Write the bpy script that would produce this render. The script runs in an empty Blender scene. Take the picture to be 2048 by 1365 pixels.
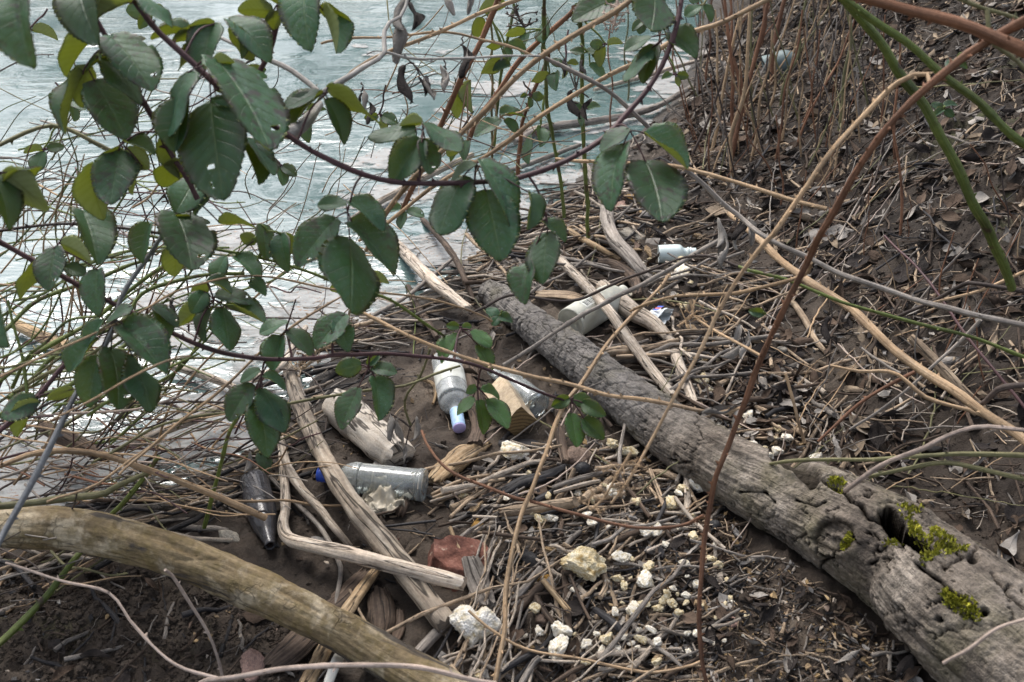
import bpy, math, random
import numpy as np
from mathutils import Matrix, Vector, Quaternion

# ------------------------------------------------------------------ camera, sky, sun, exposure
scene = bpy.context.scene
COL = scene.collection
R = math.radians
CAM_H, PITCH, FPX = 1.5, R(32.0), 1991.0          # FPX: focal length in pixels of the 2048-wide photograph
cam_data = bpy.data.cameras.new('camera')
cam = bpy.data.objects.new('camera', cam_data); COL.objects.link(cam)
cam.location = (0, 0, CAM_H); cam.rotation_euler = (R(90) - PITCH, 0, 0)
cam_data.sensor_width = 36.0; cam_data.lens = 36.0 * FPX / 2048.0
cam_data.clip_start = 0.05; cam_data.clip_end = 400.0
cam_data.dof.use_dof = True; cam_data.dof.focus_distance = 2.45; cam_data.dof.aperture_fstop = 6.3
scene.camera = cam

SUN_EL, SUN_AZ = R(54), R(-25)                      # azimuth from +Y towards +X: light comes from over the water, left
world = bpy.data.worlds.new('World'); scene.world = world; world.use_nodes = True
wn, wl = world.node_tree.nodes, world.node_tree.links
bg = wn['Background']
sky = wn.new('ShaderNodeTexSky'); sky.sky_type = 'NISHITA'; sky.sun_disc = False
sky.sun_elevation = SUN_EL; sky.sun_rotation = SUN_AZ
sky.air_density = 1.0; sky.dust_density = 4.0; sky.ozone_density = 1.0
hs = wn.new('ShaderNodeHueSaturation'); hs.inputs['Saturation'].default_value = 0.52
wl.new(sky.outputs[0], hs.inputs['Color']); wl.new(hs.outputs[0], bg.inputs[0])
bg.inputs[1].default_value = 0.14
sun_data = bpy.data.lights.new('sun', 'SUN'); sun_data.energy = 1.3; sun_data.angle = R(28); sun_data.color = (1, .98, .955)
sun = bpy.data.objects.new('sun', sun_data); COL.objects.link(sun)
sdir = Vector((math.cos(SUN_EL) * math.sin(SUN_AZ), math.cos(SUN_EL) * math.cos(SUN_AZ), math.sin(SUN_EL)))
sun.rotation_euler = sdir.to_track_quat('Z', 'Y').to_euler()
scene.view_settings.view_transform = 'Standard'; scene.view_settings.look = 'None'
scene.view_settings.exposure = 0.95; scene.view_settings.gamma = 1.0
scene.view_settings.use_curve_mapping = False
scene.cycles.max_bounces = 10; scene.cycles.transmission_bounces = 8; scene.cycles.transparent_max_bounces = 12
scene.cycles.diffuse_bounces = 3; scene.cycles.glossy_bounces = 3
scene.cycles.use_denoising = True
scene.cycles.sample_clamp_indirect = 6.0

rng = np.random.default_rng(7); rnd = random.Random(11)

# ------------------------------------------------------------------ noise in numpy
def _h(ix, iy, iz, k):
    n = (ix.astype(np.int64) * 374761393 + iy.astype(np.int64) * 668265263 + iz.astype(np.int64) * 2147483647 + k * 974711) & 0xffffffff
    n = ((n ^ (n >> 13)) * 1274126177) & 0xffffffff
    n = ((n ^ (n >> 16)) * 2246822519) & 0xffffffff
    return ((n ^ (n >> 15)) & 0xffff) / 65535.0
def vnoise(x, y, z=None, k=0):
    z = np.zeros_like(x) if z is None else z
    ix, iy, iz = np.floor(x), np.floor(y), np.floor(z)
    fx, fy, fz = x - ix, y - iy, z - iz
    sx, sy, sz = fx*fx*(3-2*fx), fy*fy*(3-2*fy), fz*fz*(3-2*fz)
    r = 0
    for a in (0, 1):
        for b in (0, 1):
            for c in (0, 1):
                w = (sx if a else 1-sx) * (sy if b else 1-sy) * (sz if c else 1-sz)
                r = r + w * _h(ix+a, iy+b, iz+c, k)
    return r * 2 - 1
def fbm(x, y, z=None, o=4, k=0, g=.5):
    r, a = 0, 1.0
    for i in range(o):
        s = 2.03 ** i
        r = r + a * vnoise(x*s + i*7.1, y*s - i*3.3, None if z is None else z*s + i*5.7, k+i); a *= g
    return r
def worley(x, y, z, k=0):
    ix, iy, iz = np.floor(x), np.floor(y), np.floor(z)
    f1 = np.full_like(x, 9.); f2 = np.full_like(x, 9.); cid = np.zeros_like(x)
    for a in (-1, 0, 1):
        for b in (-1, 0, 1):
            for c in (-1, 0, 1):
                cx, cy, cz = ix+a, iy+b, iz+c
                d = np.sqrt((cx + _h(cx,cy,cz,k) - x)**2 + (cy + _h(cx,cy,cz,k+1) - y)**2 + (cz + _h(cx,cy,cz,k+2) - z)**2)
                m = d < f1
                f2 = np.where(m, f1, np.minimum(f2, d)); cid = np.where(m, _h(cx,cy,cz,k+3), cid); f1 = np.where(m, d, f1)
    return f1, f2, cid

# ------------------------------------------------------------------ material helpers
class NT:
    def __init__(s, name):
        s.m = bpy.data.materials.new(name); s.m.use_nodes = True
        s.t = s.m.node_tree; s.n = s.t.nodes; s.l = s.t.links
        s.p = s.n['Principled BSDF']; s.out = s.n['Material Output']
        s.tc = s.n.new('ShaderNodeTexCoord')
    def put(s, sock, v):
        if v is None: return
        if hasattr(v, 'is_output'): s.l.new(v, sock)
        else:
            if isinstance(v, (tuple, list)) and len(v) == 3 and sock.type == 'RGBA': v = (*v, 1)
            sock.default_value = v
    def node(s, typ, outi=0, props=None, **ins):
        n = s.n.new(typ)
        for a, b in (props or {}).items(): setattr(n, a, b)
        for a, b in ins.items():
            key = int(a[1:]) if a[0] == 'i' and a[1:].isdigit() else a
            s.put(n.inputs[key], b)
        return n.outputs[outi]
    def math(s, op, a, b=None, c=None, clamp=False):
        return s.node('ShaderNodeMath', props={'operation': op, 'use_clamp': clamp}, i0=a, i1=b, i2=c)
    def noise(s, vec, scale, detail=4, rough=.55, dist=0):
        return s.node('ShaderNodeTexNoise', Vector=vec, Scale=scale, Detail=detail, Roughness=rough, Distortion=dist)
    def mapv(s, vec, sc):
        return s.node('ShaderNodeMapping', Vector=vec, Scale=sc)
    def ramp(s, fac, stops):
        n = s.n.new('ShaderNodeValToRGB'); s.l.new(fac, n.inputs[0]); e = n.color_ramp.elements
        while len(e) < len(stops): e.new(.5)
        for el, (p, c) in zip(e, stops):
            el.position = p; el.color = (*c, 1) if isinstance(c, (tuple, list)) else (c, c, c, 1)
        return n.outputs[0]
    def mix(s, fac, a, b, blend='MIX'):
        n = s.n.new('ShaderNodeMix'); n.data_type = 'RGBA'; n.blend_type = blend
        s.put(n.inputs[0], fac); s.put(n.inputs[6], a); s.put(n.inputs[7], b)
        return n.outputs[2]
    def bump(s, h, strength=.5, dist=.01, normal=None):
        n = s.n.new('ShaderNodeBump'); n.inputs['Strength'].default_value = strength; n.inputs['Distance'].default_value = dist
        s.l.new(h, n.inputs['Height'])
        if normal is not None: s.l.new(normal, n.inputs['Normal'])
        return n.outputs[0]
    def attr(s, name):
        return s.node('ShaderNodeAttribute', 2, props={'attribute_name': name})
    def shift(s):
        v = s.math('MULTIPLY', s.rand(), 57.)
        return s.node('ShaderNodeVectorMath', props={'operation': 'ADD'}, i0=s.tc.outputs['Object'], i1=s.node('ShaderNodeCombineXYZ', X=v, Y=v, Z=v))
    def rand(s):
        return s.node('ShaderNodeObjectInfo', 5)
    def set(s, **k):
        for a, b in k.items(): s.put(s.p.inputs[a.replace('_', ' ')], b)
        return s.m
MATS = {}
def vary(t, col, amt, use_attr=True):
    """object-to-object (and piece-to-piece) brightness differences"""
    r = t.rand()
    if use_attr: r = t.math('FRACT', t.math('ADD', r, t.attr('rnd')))
    v = t.math('MULTIPLY_ADD', r, 2*amt, 1-amt)
    return t.mix(1.0, col, t.node('ShaderNodeCombineColor', Red=v, Green=v, Blue=v), 'MULTIPLY')
def organic(name, cols, scale=30, rough=.8, bump=.4, dist=.004, uv=None, var=.3, spec=.3, fine=6, spots=None):
    """noise-mottled natural surface; uv=(a,b) stretches the grain along a tube's length"""
    t = NT(name)
    v = t.mapv(t.tc.outputs['UV'], (*uv, 1)) if uv else t.tc.outputs['Object']
    n1 = t.noise(v, 1 if uv else scale, 5, .6)
    k = len(cols); st = [(.28 + .44*i/max(1, k-1), c) for i, c in enumerate(cols)]
    c = t.ramp(n1, st)
    n2 = t.noise(t.tc.outputs['Object'], scale*fine, 3, .6)
    c = t.mix(.35, c, t.ramp(n2, [(.3, .25), (.7, .75)]), 'OVERLAY')
    if spots:
        ns = t.noise(t.tc.outputs['Object'], spots[0], 3, .5)
        c = t.mix(t.ramp(ns, [(spots[1], 0.), (spots[1]+.06, 1.)]), c, spots[2])
    n3 = t.noise(t.tc.outputs['Object'], scale*.38, 4, .6)
    c = t.mix(1., c, t.ramp(n3, [(.32, (.50, .50, .52)), (.5, (.92, .92, .92)), (.70, (1.22, 1.20, 1.18))]), 'MULTIPLY')
    if uv and name.split('_')[0] in ('wood', 'drift', 'stump'):
        n4 = t.noise(t.mapv(t.tc.outputs['UV'], (uv[0]*.30, uv[1]*.35, 1)), 1, 3, .5, .3)
        cr = t.ramp(t.math('ABSOLUTE', t.math('SUBTRACT', n4, .56)), [(.006, .85), (.022, 0.)])
        c = t.mix(cr, c, (.020, .015, .012)); n1 = t.math('SUBTRACT', n1, cr)
    c = vary(t, c, var)
    h = t.math('MULTIPLY_ADD', n2, .5, n1)
    MATS[name] = t.set(Base_Color=c, Roughness=rough, Specular_IOR_Level=spec, Normal=t.bump(h, min(1., bump*(2.2 if name.startswith('cane') else 1.2)), dist*(1.6 if name.startswith('cane') else 1.2)))
    return MATS[name]

# ------------------------------------------------------------------ mesh helpers
def mesh(name, V, F, mats=(), smooth=True, uv=None, mi=None, rndv=None):
    me = bpy.data.meshes.new(name)
    V = np.asarray(V, float).reshape(-1, 3)
    if isinstance(F, np.ndarray):
        nf, k = F.shape
        me.vertices.add(len(V)); me.vertices.foreach_set('co', V.ravel())
        me.loops.add(nf*k); me.loops.foreach_set('vertex_index', F.ravel().astype(np.int32))
        me.polygons.add(nf); me.polygons.foreach_set('loop_start', np.arange(0, nf*k, k, dtype=np.int32))
        me.update(calc_edges=True)
    else:
        me.from_pydata(V.tolist(), [], [tuple(int(i) for i in f) for f in F])
    if smooth: me.polygons.foreach_set('use_smooth', np.ones(len(me.polygons), bool))
    li = np.empty(len(me.loops), np.int32); me.loops.foreach_get('vertex_index', li)
    if uv is not None:
        ul = me.uv_layers.new(name='UVMap'); ul.data.foreach_set('uv', np.asarray(uv, np.float32)[li].ravel())
    if rndv is not None:
        a = me.attributes.new('rnd', 'FLOAT', 'POINT'); a.data.foreach_set('value', np.asarray(rndv, np.float32))
    for m in mats: me.materials.append(m)
    if mi is not None: me.polygons.foreach_set('material_index', np.asarray(mi, np.int32))
    me.update(); return me
def obj(name, me, parent=None, loc=None, mat=None):
    o = bpy.data.objects.new(name, me); COL.objects.link(o)
    if parent is not None: o.parent = parent
    if loc is not None: o.location = loc
    if mat is not None: o.matrix_basis = mat
    return o
LABELS = {}
def tag(o, label, cat, group=None):
    o['label'] = label; o['category'] = cat
    if group: o['group'] = group
    LABELS[label] = LABELS.get(label, 0) + 1
    return o
def empty(name, loc):
    o = bpy.data.objects.new(name, None); COL.objects.link(o); o.location = loc; o.empty_display_size = .05; return o
def structure(o): o['kind'] = 'structure'; return o
def stuff(o): o['kind'] = 'stuff'; return o

def smoothline(P, n):
    """Catmull-Rom through P (k x m), about n samples, spaced by length"""
    P = np.asarray(P, float); k = len(P)
    if k == 2: 
        t = np.linspace(0, 1, n)[:, None]; return P[0]*(1-t) + P[1]*t
    Q = np.vstack([2*P[0]-P[1], P, 2*P[-1]-P[-2]])
    seg = np.linalg.norm(np.diff(P[:, :3], axis=0), axis=1); cum = np.r_[0, np.cumsum(seg)]
    out = []
    for s in np.linspace(0, cum[-1], n):
        i = min(k-2, int(np.searchsorted(cum, s, 'right')-1)); u = (s-cum[i]) / max(seg[i], 1e-9)
        a, b, c, d = Q[i], Q[i+1], Q[i+2], Q[i+3]
        out.append(.5*((2*b) + (c-a)*u + (2*a-5*b+4*c-d)*u*u + (3*b-3*c+d-a)*u**3))
    return np.array(out)
def frames(C):
    T = np.gradient(C, axis=0); T /= np.linalg.norm(T, axis=1)[:, None] + 1e-12
    n = np.cross(T[0], [0, 0, 1.]); 
    if np.linalg.norm(n) < .1: n = np.cross(T[0], [0, 1., 0])
    N = []
    for t in T:
        n = n - t*np.dot(n, t); n = n/np.linalg.norm(n); N.append(n)
    N = np.array(N); return T, N, np.cross(T, N)
def tube(C, rad, seg=7, rough=0, k=0, flat=1.0):
    """verts, faces(list), uv of a capped tube along C with radii rad; flat squashes the second axis"""
    C = np.asarray(C, float); n = len(C); rad = np.broadcast_to(np.asarray(rad, float), (n,))
    T, N, B = frames(C)
    th = np.linspace(0, 2*math.pi, seg, endpoint=False)
    rr = rad[:, None] * np.ones((n, seg))
    if rough: rr = rr * (1 + rough*rng.uniform(-1, 1, (n, seg)))
    V = C[:, None, :] + rr[..., None]*(np.cos(th)[None, :, None]*N[:, None, :] + flat*np.sin(th)[None, :, None]*B[:, None, :])
    s = np.r_[0, np.cumsum(np.linalg.norm(np.diff(C, axis=0), axis=1))]
    U = np.stack([np.broadcast_to(th/(2*math.pi)*6.28*rad.mean(), (n, seg)), np.broadcast_to(s[:, None], (n, seg))], -1)
    F = []
    for i in range(n-1):
        for j in range(seg):
            a, b = i*seg+j, i*seg+(j+1) % seg
            F.append((a, b, b+seg, a+seg))
    V, U = V.reshape(-1, 3), U.reshape(-1, 2); k0 = len(V)          # caps get their own rim so that the cut ends stay crisp
    V = np.vstack([V, V[:seg], V[(n-1)*seg:n*seg]]); U = np.vstack([U, U[:seg], U[(n-1)*seg:n*seg]])
    F.append(tuple(range(k0+seg-1, k0-1, -1))); F.append(tuple(range(k0+seg, k0+2*seg)))
    return V, F, U
class Acc:
    """collects pieces into one mesh"""
    def __init__(s): s.V, s.F, s.U, s.R, s.n = [], [], [], [], 0
    def add(s, V, F, U=None, r=0.):
        V = np.asarray(V); s.V.append(V); s.U.append(np.zeros((len(V), 2)) if U is None else U); s.R.append(np.full(len(V), r))
        s.F.extend([tuple(i+s.n for i in f) for f in F]); s.n += len(V)
    def mesh(s, name, mats, smooth=True):
        return mesh(name, np.vstack(s.V), s.F, mats, smooth, np.vstack(s.U), None, np.concatenate(s.R))

# ------------------------------------------------------------------ camera rays, terrain
_c, _s = math.cos(PITCH), math.sin(PITCH)
def ray(px, py):
    a, b = (px-1024)/FPX, (682.5-py)/FPX
    return np.array([a, _c + b*_s, -_s + b*_c])
def P(px, py, d):
    """world point seen at photograph pixel px,py at depth d metres"""
    return np.array([0, 0, CAM_H]) + ray(px, py)*d
def project(p):
    x, y, z = p[0], p[1], p[2]-CAM_H
    d = y*_c - z*_s; return 1024 + FPX*x/d, 682.5 - FPX*(y*_s + z*_c)/d, d
WATER_Z = -0.03
SHORE = np.array([(-30,.2),(-8,.8),(-3,1.45),(-1.6,1.66),(-1.18,1.74),(-.96,1.78),(-.72,1.86),(-.60,1.98),(-.56,2.15),(-.52,2.3),(-.45,2.5),(-.3,2.70),(-.12,2.86),(.1,3.13),(.2,3.45),(.30,3.79),(.5,4.01),(.87,4.6),(1.15,5.85),(1.4,7.),(2.2,12),(6,30),(12,60)])
TOE = np.array([(13.,60),(7,30),(2.9,12),(1.75,7.2),(1.42,6.2),(1.02,4.9),(.86,3.9),(.79,3.05),(.78,2.5),(.84,2.1),(1.0,1.8),(1.25,1.3),(1.6,.6),(2.2,-1),(4,-8),(8,-30)])
def sdist(x, y, L):
    """signed distance to polyline, positive on its right-hand side"""
    best = np.full(x.shape, 1e9); sg = np.ones(x.shape)
    for (ax, ay), (bx, by) in zip(L[:-1], L[1:]):
        dx, dy = bx-ax, by-ay; l2 = dx*dx+dy*dy
        t = np.clip(((x-ax)*dx + (y-ay)*dy)/l2, 0, 1)
        ex, ey = x-(ax+t*dx), y-(ay+t*dy); d = ex*ex+ey*ey
        cr = dx*(y-ay) - dy*(x-ax)
        m = d < best - 1e-12
        sg = np.where(m, np.where(cr < 0, 1., -1.), sg); best = np.where(m, d, best)
    return np.sqrt(best)*sg
def Hf(x, y):
    d = sdist(x, y, SHORE); b = -sdist(x, y, TOE)
    land = WATER_Z + np.where(d > 0, .075*(1-np.exp(-np.maximum(d, 0)/.35))*1.0 + .012*np.maximum(d, 0), .22*np.maximum(d, -4))
    sp = np.where(b > 2, b, .16*np.log1p(np.exp(np.clip(b, -3, 3)/.16)))
    bank = .47*np.minimum(sp, 3.0) + .22*np.maximum(sp-3.0, 0)
    n = .016*fbm(x*2.3, y*2.3, o=3, k=3) + .011*fbm(x*9, y*9, o=3, k=9)*(1 + np.clip(b*2, 0, 1.2))
    n = n * np.clip(.35 + d*2.5, .25, 1)
    return land + np.minimum(bank, 8) + n
def axis(lo, hi, step, olo, ohi):
    a = list(np.arange(lo, hi, step)); s = step; x = a[-1]
    while x < ohi: s *= 1.22; x += s; a.append(x)
    s = step; x = lo; pre = []
    while x > olo: s *= 1.22; x -= s; pre.append(x)
    return np.array(pre[::-1] + a)
GX, GY = axis(-2.3, 3.4, .0125, -60, 60), axis(.75, 7.6, .0135, -20, 45)
XX, YY = np.meshgrid(GX, GY)
ZZ = Hf(XX, YY)
_nd = np.clip(3.4 - np.abs(XX-.5), 0, 1)*np.clip(8-YY, 0, 1)*np.clip(YY+.5, 0, 1)
_sd = sdist(XX, YY, SHORE)
_clod = np.maximum(0, fbm(XX*38, YY*38, o=3, k=31))**1.3*.018 + .0045*fbm(XX*90, YY*90, o=2, k=41)
_f1, _f2, _ = worley(XX*26 + .6*fbm(XX*12, YY*12, o=2, k=5), YY*26, XX*0, k=70)
_clod += .007*np.clip(.55-_f1, 0, 1)*np.clip(1.2*fbm(XX*4, YY*4, o=2, k=77)+.6, 0, 1.5)
ZZ = ZZ + _nd*_clod*np.clip(.2 + _sd*3, .1, 1.15)
def Hxy(x, y):
    """terrain height (bilinear on the built grid)"""
    x = np.asarray(x, float); y = np.asarray(y, float)
    i = np.clip(np.searchsorted(GX, x)-1, 0, len(GX)-2); j = np.clip(np.searchsorted(GY, y)-1, 0, len(GY)-2)
    u = (x-GX[i])/(GX[i+1]-GX[i]); v = (y-GY[j])/(GY[j+1]-GY[j])
    return ZZ[j,i]*(1-u)*(1-v) + ZZ[j,i+1]*u*(1-v) + ZZ[j+1,i]*(1-u)*v + ZZ[j+1,i+1]*u*v
_T = np.linspace(.9, 14, 700)
def G(px, py, h=0., water=False):
    """the point h above the ground (or water) under photograph pixel px,py"""
    d = ray(px, py); Q = np.array([0, 0, CAM_H])[:, None] + d[:, None]*_T
    g = Hxy(Q[0], Q[1]) + h
    if water: g = np.maximum(g, WATER_Z + h)
    k = np.nonzero(Q[2] <= g)[0]
    i = k[0] if len(k) else len(_T)-1
    if i == 0: return Q[:, 0]
    a0, a1 = Q[2, i-1]-g[i-1], Q[2, i]-g[i]
    f = a0/(a0-a1+1e-12); return Q[:, i-1]*(1-f) + Q[:, i]*f
def depth(p): return p[1]*_c - (p[2]-CAM_H)*_s

# ------------------------------------------------------------------ materials
def build_materials():
    # mud
    t = NT('mud'); o = t.tc.outputs['Object']
    n1, n2, n3 = t.noise(o, 3.2, 6, .6), t.noise(o, 26, 5, .65), t.noise(o, 170, 3, .6)
    c = t.ramp(n1, [(.3, (.018, .0125, .009)), (.5, (.044, .032, .023)), (.68, (.100, .078, .058))])
    c = t.mix(.55, c, t.ramp(n2, [(.3, .2), (.7, .8)]), 'OVERLAY')
    c = t.mix(.4, c, t.ramp(n3, [(.3, .25), (.75, .8)]), 'OVERLAY')
    w = t.attr('wet'); b = t.attr('bank')
    c = t.mix(t.math('MULTIPLY', w, .6), c, (.014, .011, .008))
    c = t.mix(t.math('MULTIPLY', b, .60), c, (.017, .0122, .0088))
    mo = t.math('MULTIPLY', t.ramp(t.noise(o, 5, 4, .6), [(.56, 0.), (.66, 1.)]), t.attr('mossy'))
    c = t.mix(mo, c, t.ramp(n3, [(.3, (.03, .045, .008)), (.7, (.09, .11, .015))]))
    rg = t.math('MULTIPLY_ADD', w, -.38, .86)
    h = t.math('ADD', t.math('MULTIPLY', n2, .8), t.math('MULTIPLY', n3, .35))
    MATS['mud'] = t.set(Base_Color=c, Roughness=rg, Specular_IOR_Level=.35, Normal=t.bump(h, .75, .012))
    # silty river water
    t = NT('water'); o = t.tc.outputs['Object']
    r1 = t.noise(t.mapv(o, (3.4, 7.5, 1)), 1, 4, .5, 1.8); r2 = t.noise(t.mapv(o, (15, 24, 1)), 1, 3, .5, 1.5); r3 = t.noise(o, 1.3, 2, .5)
    h = t.math('ADD', t.math('MULTIPLY', r1, 1.0), t.math('MULTIPLY', r2, .2))
    h = t.math('MULTIPLY', h, t.ramp(r3, [(.38, .12), (.62, 1.)]))
    c = t.ramp(t.noise(o, .9, 3, .5), [(.35, (.080, .135, .130)), (.65, (.125, .190, .185))])
    MATS['water'] = t.set(Base_Color=c, Roughness=.04, IOR=2.1, Specular_IOR_Level=.6, Normal=t.bump(h, .42, .032))
    # scum of foam and plant bits on the water
    t = NT('scum'); o = t.tc.outputs['Object']
    c = t.ramp(t.noise(t.mapv(o, (9, 22, 1)), 1, 6, .7, 1.5), [(.3, (.17, .18, .17)), (.5, (.34, .345, .335)), (.7, (.47, .475, .46))])
    c = t.mix(t.ramp(t.noise(t.mapv(o, (60, 130, 1)), 1, 3, .6, 1.), [(.60, 0.), (.66, 1.)]), c, (.30, .15, .07))
    den = t.math('ADD', t.attr('dens'), t.math('MULTIPLY_ADD', t.noise(t.mapv(o, (24, 60, 1)), 1, 6, .7, 1.2), .9, -.45))
    MATS['scum'] = t.set(Base_Color=c, Roughness=.7, Normal=t.bump(t.noise(o, 140, 4, .6), .5, .004), Alpha=t.math('MULTIPLY', t.ramp(den, [(.72, 0.), (.95, 1.)]), .9))
    # bramble leaves: upper and lower faces
    def leaf(name, dark, mid, dust, under=False, spots=0., trans=(.50, .58, .14)):
        t = NT(name); uv = t.tc.outputs['UV']
        sep = t.n.new('ShaderNodeSeparateXYZ'); t.l.new(uv, sep.inputs[0])
        u = t.math('ABSOLUTE', t.math('MULTIPLY_ADD', sep.outputs[0], 2., -1.)); v = sep.outputs[1]
        ph = t.math('MULTIPLY_ADD', v, 7.5, t.math('MULTIPLY', u, -2.1))
        tri = t.math('ABSOLUTE', t.math('MULTIPLY_ADD', t.math('FRACT', ph), 2., -1.))
        vein = t.ramp(tri, [(.88, 0.), (.985, 1.)])
        mid_r = t.ramp(u, [(.015, 1.), (.06, 0.)])
        vv = t.math('MAXIMUM', t.math('MULTIPLY', vein, .55), mid_r)
        o = t.shift()
        n = t.noise(o, 5, 5, .6)
        c = t.ramp(n, [(.3, dark), (.7, mid)])
        c = t.mix(t.math('MULTIPLY', t.ramp(tri, [(.0, 1.), (.9, 0.)]), .35), c, tuple(x*1.35 for x in mid))
        if not under:
            c = t.mix(t.math('MULTIPLY', vv, .40), c, (.15, .21, .10))
            dn = t.noise(o, 16, 6, .75)
            df = t.math('MULTIPLY', t.ramp(dn, [(.42, 0.), (.75, 1.)]), t.math('MULTIPLY_ADD', t.rand(), dust, .08))
            c = t.mix(df, c, (.26, .33, .33))
            sk = t.noise(o, 42, 2, .5)
            c = t.mix(t.math('MULTIPLY', t.ramp(sk, [(.69, 0.), (.73, 1.)]), .6), c, (.45, .5, .46))
            if True:
                spots = spots or .0
                br = t.math('MULTIPLY', t.ramp(u, [(.72, 0.), (.98, 1.)]), t.ramp(t.noise(o, 3.2, 4, .7), [(.56, 0.), (.66, 1.)]))
                c = t.mix(t.math('MULTIPLY', br, .8), c, (.10, .055, .035))
                a = t.ramp(t.noise(o, 9, 3, .6), [(.56, 0.), (.62, 1.)])
                c = t.mix(t.math('MULTIPLY', a, spots), c, (.035, .022, .035))
                e = t.math('MULTIPLY', t.ramp(u, [(.62, 0.), (.95, 1.)]), t.ramp(t.noise(o, 4, 3, .6), [(.42, 0.), (.58, 1.)]))
                c = t.mix(t.math('MULTIPLY', e, .8), c, (.06, .025, .05))
        else:
            c = t.mix(t.math('MULTIPLY', vv, .4), c, (.10, .07, .03))
        c = vary(t, c, .38, False)
        t.set(Base_Color=c, Roughness=(.50 if not under else .8), Specular_IOR_Level=(.45 if not under else .2),
              Normal=t.bump(t.math('MULTIPLY', vv, -1.), .35, .03))
        tr = t.node('ShaderNodeBsdfTranslucent', Color=trans)
        mx = t.n.new('ShaderNodeMixShader'); mx.inputs[0].default_value = .52 if under else .30
        t.l.new(t.p.outputs[0], mx.inputs[1]); t.l.new(tr, mx.inputs[2]); t.l.new(mx.outputs[0], t.out.inputs[0])
        MATS[name] = t.m
    leaf('leaf_top', (.008, .046, .020), (.018, .086, .036), .22)
    leaf('leaf_spot', (.010, .046, .020), (.021, .080, .034), .18, spots=.9)
    leaf('leaf_fresh', (.018, .066, .014), (.034, .105, .022), .08, spots=.45)
    leaf('leaf_under', (.24, .27, .13), (.32, .35, .18), 0, under=True, trans=(.56, .58, .09))
    def dead(name, a, b, v=.3):
        t = NT(name); uv = t.tc.outputs['UV']; o = t.shift()
        c = t.ramp(t.noise(o, 3.5, 5, .65), [(.3, a), (.7, b)])
        sep = t.n.new('ShaderNodeSeparateXYZ'); t.l.new(uv, sep.inputs[0])
        u = t.math('ABSOLUTE', t.math('MULTIPLY_ADD', sep.outputs[0], 2., -1.))
        ph = t.math('MULTIPLY_ADD', sep.outputs[1], 8., t.math('MULTIPLY', u, -2.))
        tri = t.math('ABSOLUTE', t.math('MULTIPLY_ADD', t.math('FRACT', ph), 2., -1.))
        vn = t.math('MAXIMUM', t.ramp(tri, [(.85, 0.), (.98, .6)]), t.ramp(u, [(.02, 1.), (.07, 0.)]))
        c = t.mix(t.math('MULTIPLY', vn, .4), c, tuple(x*.55 for x in a))
        c = vary(t, c, v)
        MATS[name] = t.set(Base_Color=c, Roughness=.85, Specular_IOR_Level=.2, Normal=t.bump(t.math('ADD', vn, t.noise(o, 30, 3, .6)), .4, .02))
    dead('dead_grey', (.20, .175, .15), (.36, .33, .295)); dead('dead_tan', (.17, .125, .085), (.33, .26, .185))
    dead('dead_brown', (.050, .034, .025), (.105, .073, .052)); dead('dead_dark', (.016, .013, .012), (.042, .034, .030))
    # canes and wood
    g = (260, 9)
    organic('cane_purple', [(.055, .024, .026), (.085, .040, .042), (.12, .075, .07)], 25, .55, .2, .002, g, .15)
    organic('cane_green', [(.072, .098, .020), (.125, .165, .036), (.21, .21, .08)], 20, .5, .3, .002, (420, 6), .2, spots=(26, .60, (.085, .060, .035)))
    organic('cane_olive', [(.10, .10, .045), (.16, .15, .07), (.22, .19, .11)], 25, .6, .25, .002, g, .2)
    organic('cane_rust', [(.11, .050, .028), (.20, .095, .052), (.29, .16, .10)], 25, .65, .3, .002, g, .2)
    organic('cane_tan', [(.24, .15, .078), (.41, .28, .165), (.53, .395, .26)], 25, .7, .3, .002, g, .2)
    organic('cane_grey', [(.17, .145, .12), (.27, .235, .20), (.37, .335, .30)], 25, .75, .3, .002, g, .2)
    organic('cane_dark', [(.035, .026, .022), (.065, .048, .040), (.11, .085, .072)], 25, .7, .3, .002, g, .2)
    organic('cane_blue', [(.13, .135, .14), (.21, .215, .22), (.30, .30, .30)], 25, .7, .3, .002, g, .15)
    organic('cane_white', [(.28, .25, .22), (.42, .39, .35), (.52, .49, .45)], 25, .75, .3, .002, g, .15)
    organic('cane_pink', [(.27, .20, .16), (.42, .33, .27), (.52, .43, .37)], 25, .7, .25, .002, g, .12)
    d = (190, 12)
    organic('wood_pale', [(.27, .21, .155), (.49, .41, .325), (.64, .57, .48)], 22, .8, .5, .003, d, .2)
    organic('wood_tan', [(.20, .14, .09), (.39, .29, .195), (.53, .42, .30)], 22, .8, .5, .003, d, .25)
    organic('wood_brown', [(.045, .030, .021), (.090, .062, .044), (.155, .115, .086)], 22, .8, .5, .003, d, .3)
    organic('wood_grey', [(.13, .11, .095), (.24, .21, .18), (.36, .325, .285)], 22, .85, .5, .003, d, .25)
    organic('wood_char', [(.012, .011, .012), (.030, .028, .029), (.060, .056, .058)], 22, .6, .5, .003, d, .3)
    organic('wood_orange', [(.22, .135, .065), (.38, .265, .15), (.50, .385, .25)], 22, .75, .5, .003, d, .2)
    organic('drift', [(.17, .13, .095), (.31, .255, .195), (.43, .375, .305)], 16, .8, .6, .004, (110, 7), .1, spots=(11, .68, (.035, .033, .036)))
    organic('stump_pale', [(.36, .30, .235), (.52, .46, .385), (.62, .57, .50)], 30, .8, .5, .003, (60, 14), .05, fine=9)
    t = NT('branch'); o = t.tc.outputs['Object']
    gr = t.noise(t.mapv(t.tc.outputs['UV'], (34, 4, 1)), 1, 6, .65, .4)
    n1, n2, n3 = t.noise(o, 9, 6, .62, .5), t.noise(o, 38, 4, .6), t.noise(t.mapv(t.tc.outputs['UV'], (14, 2.2, 1)), 1, 4, .6, .6)
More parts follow.
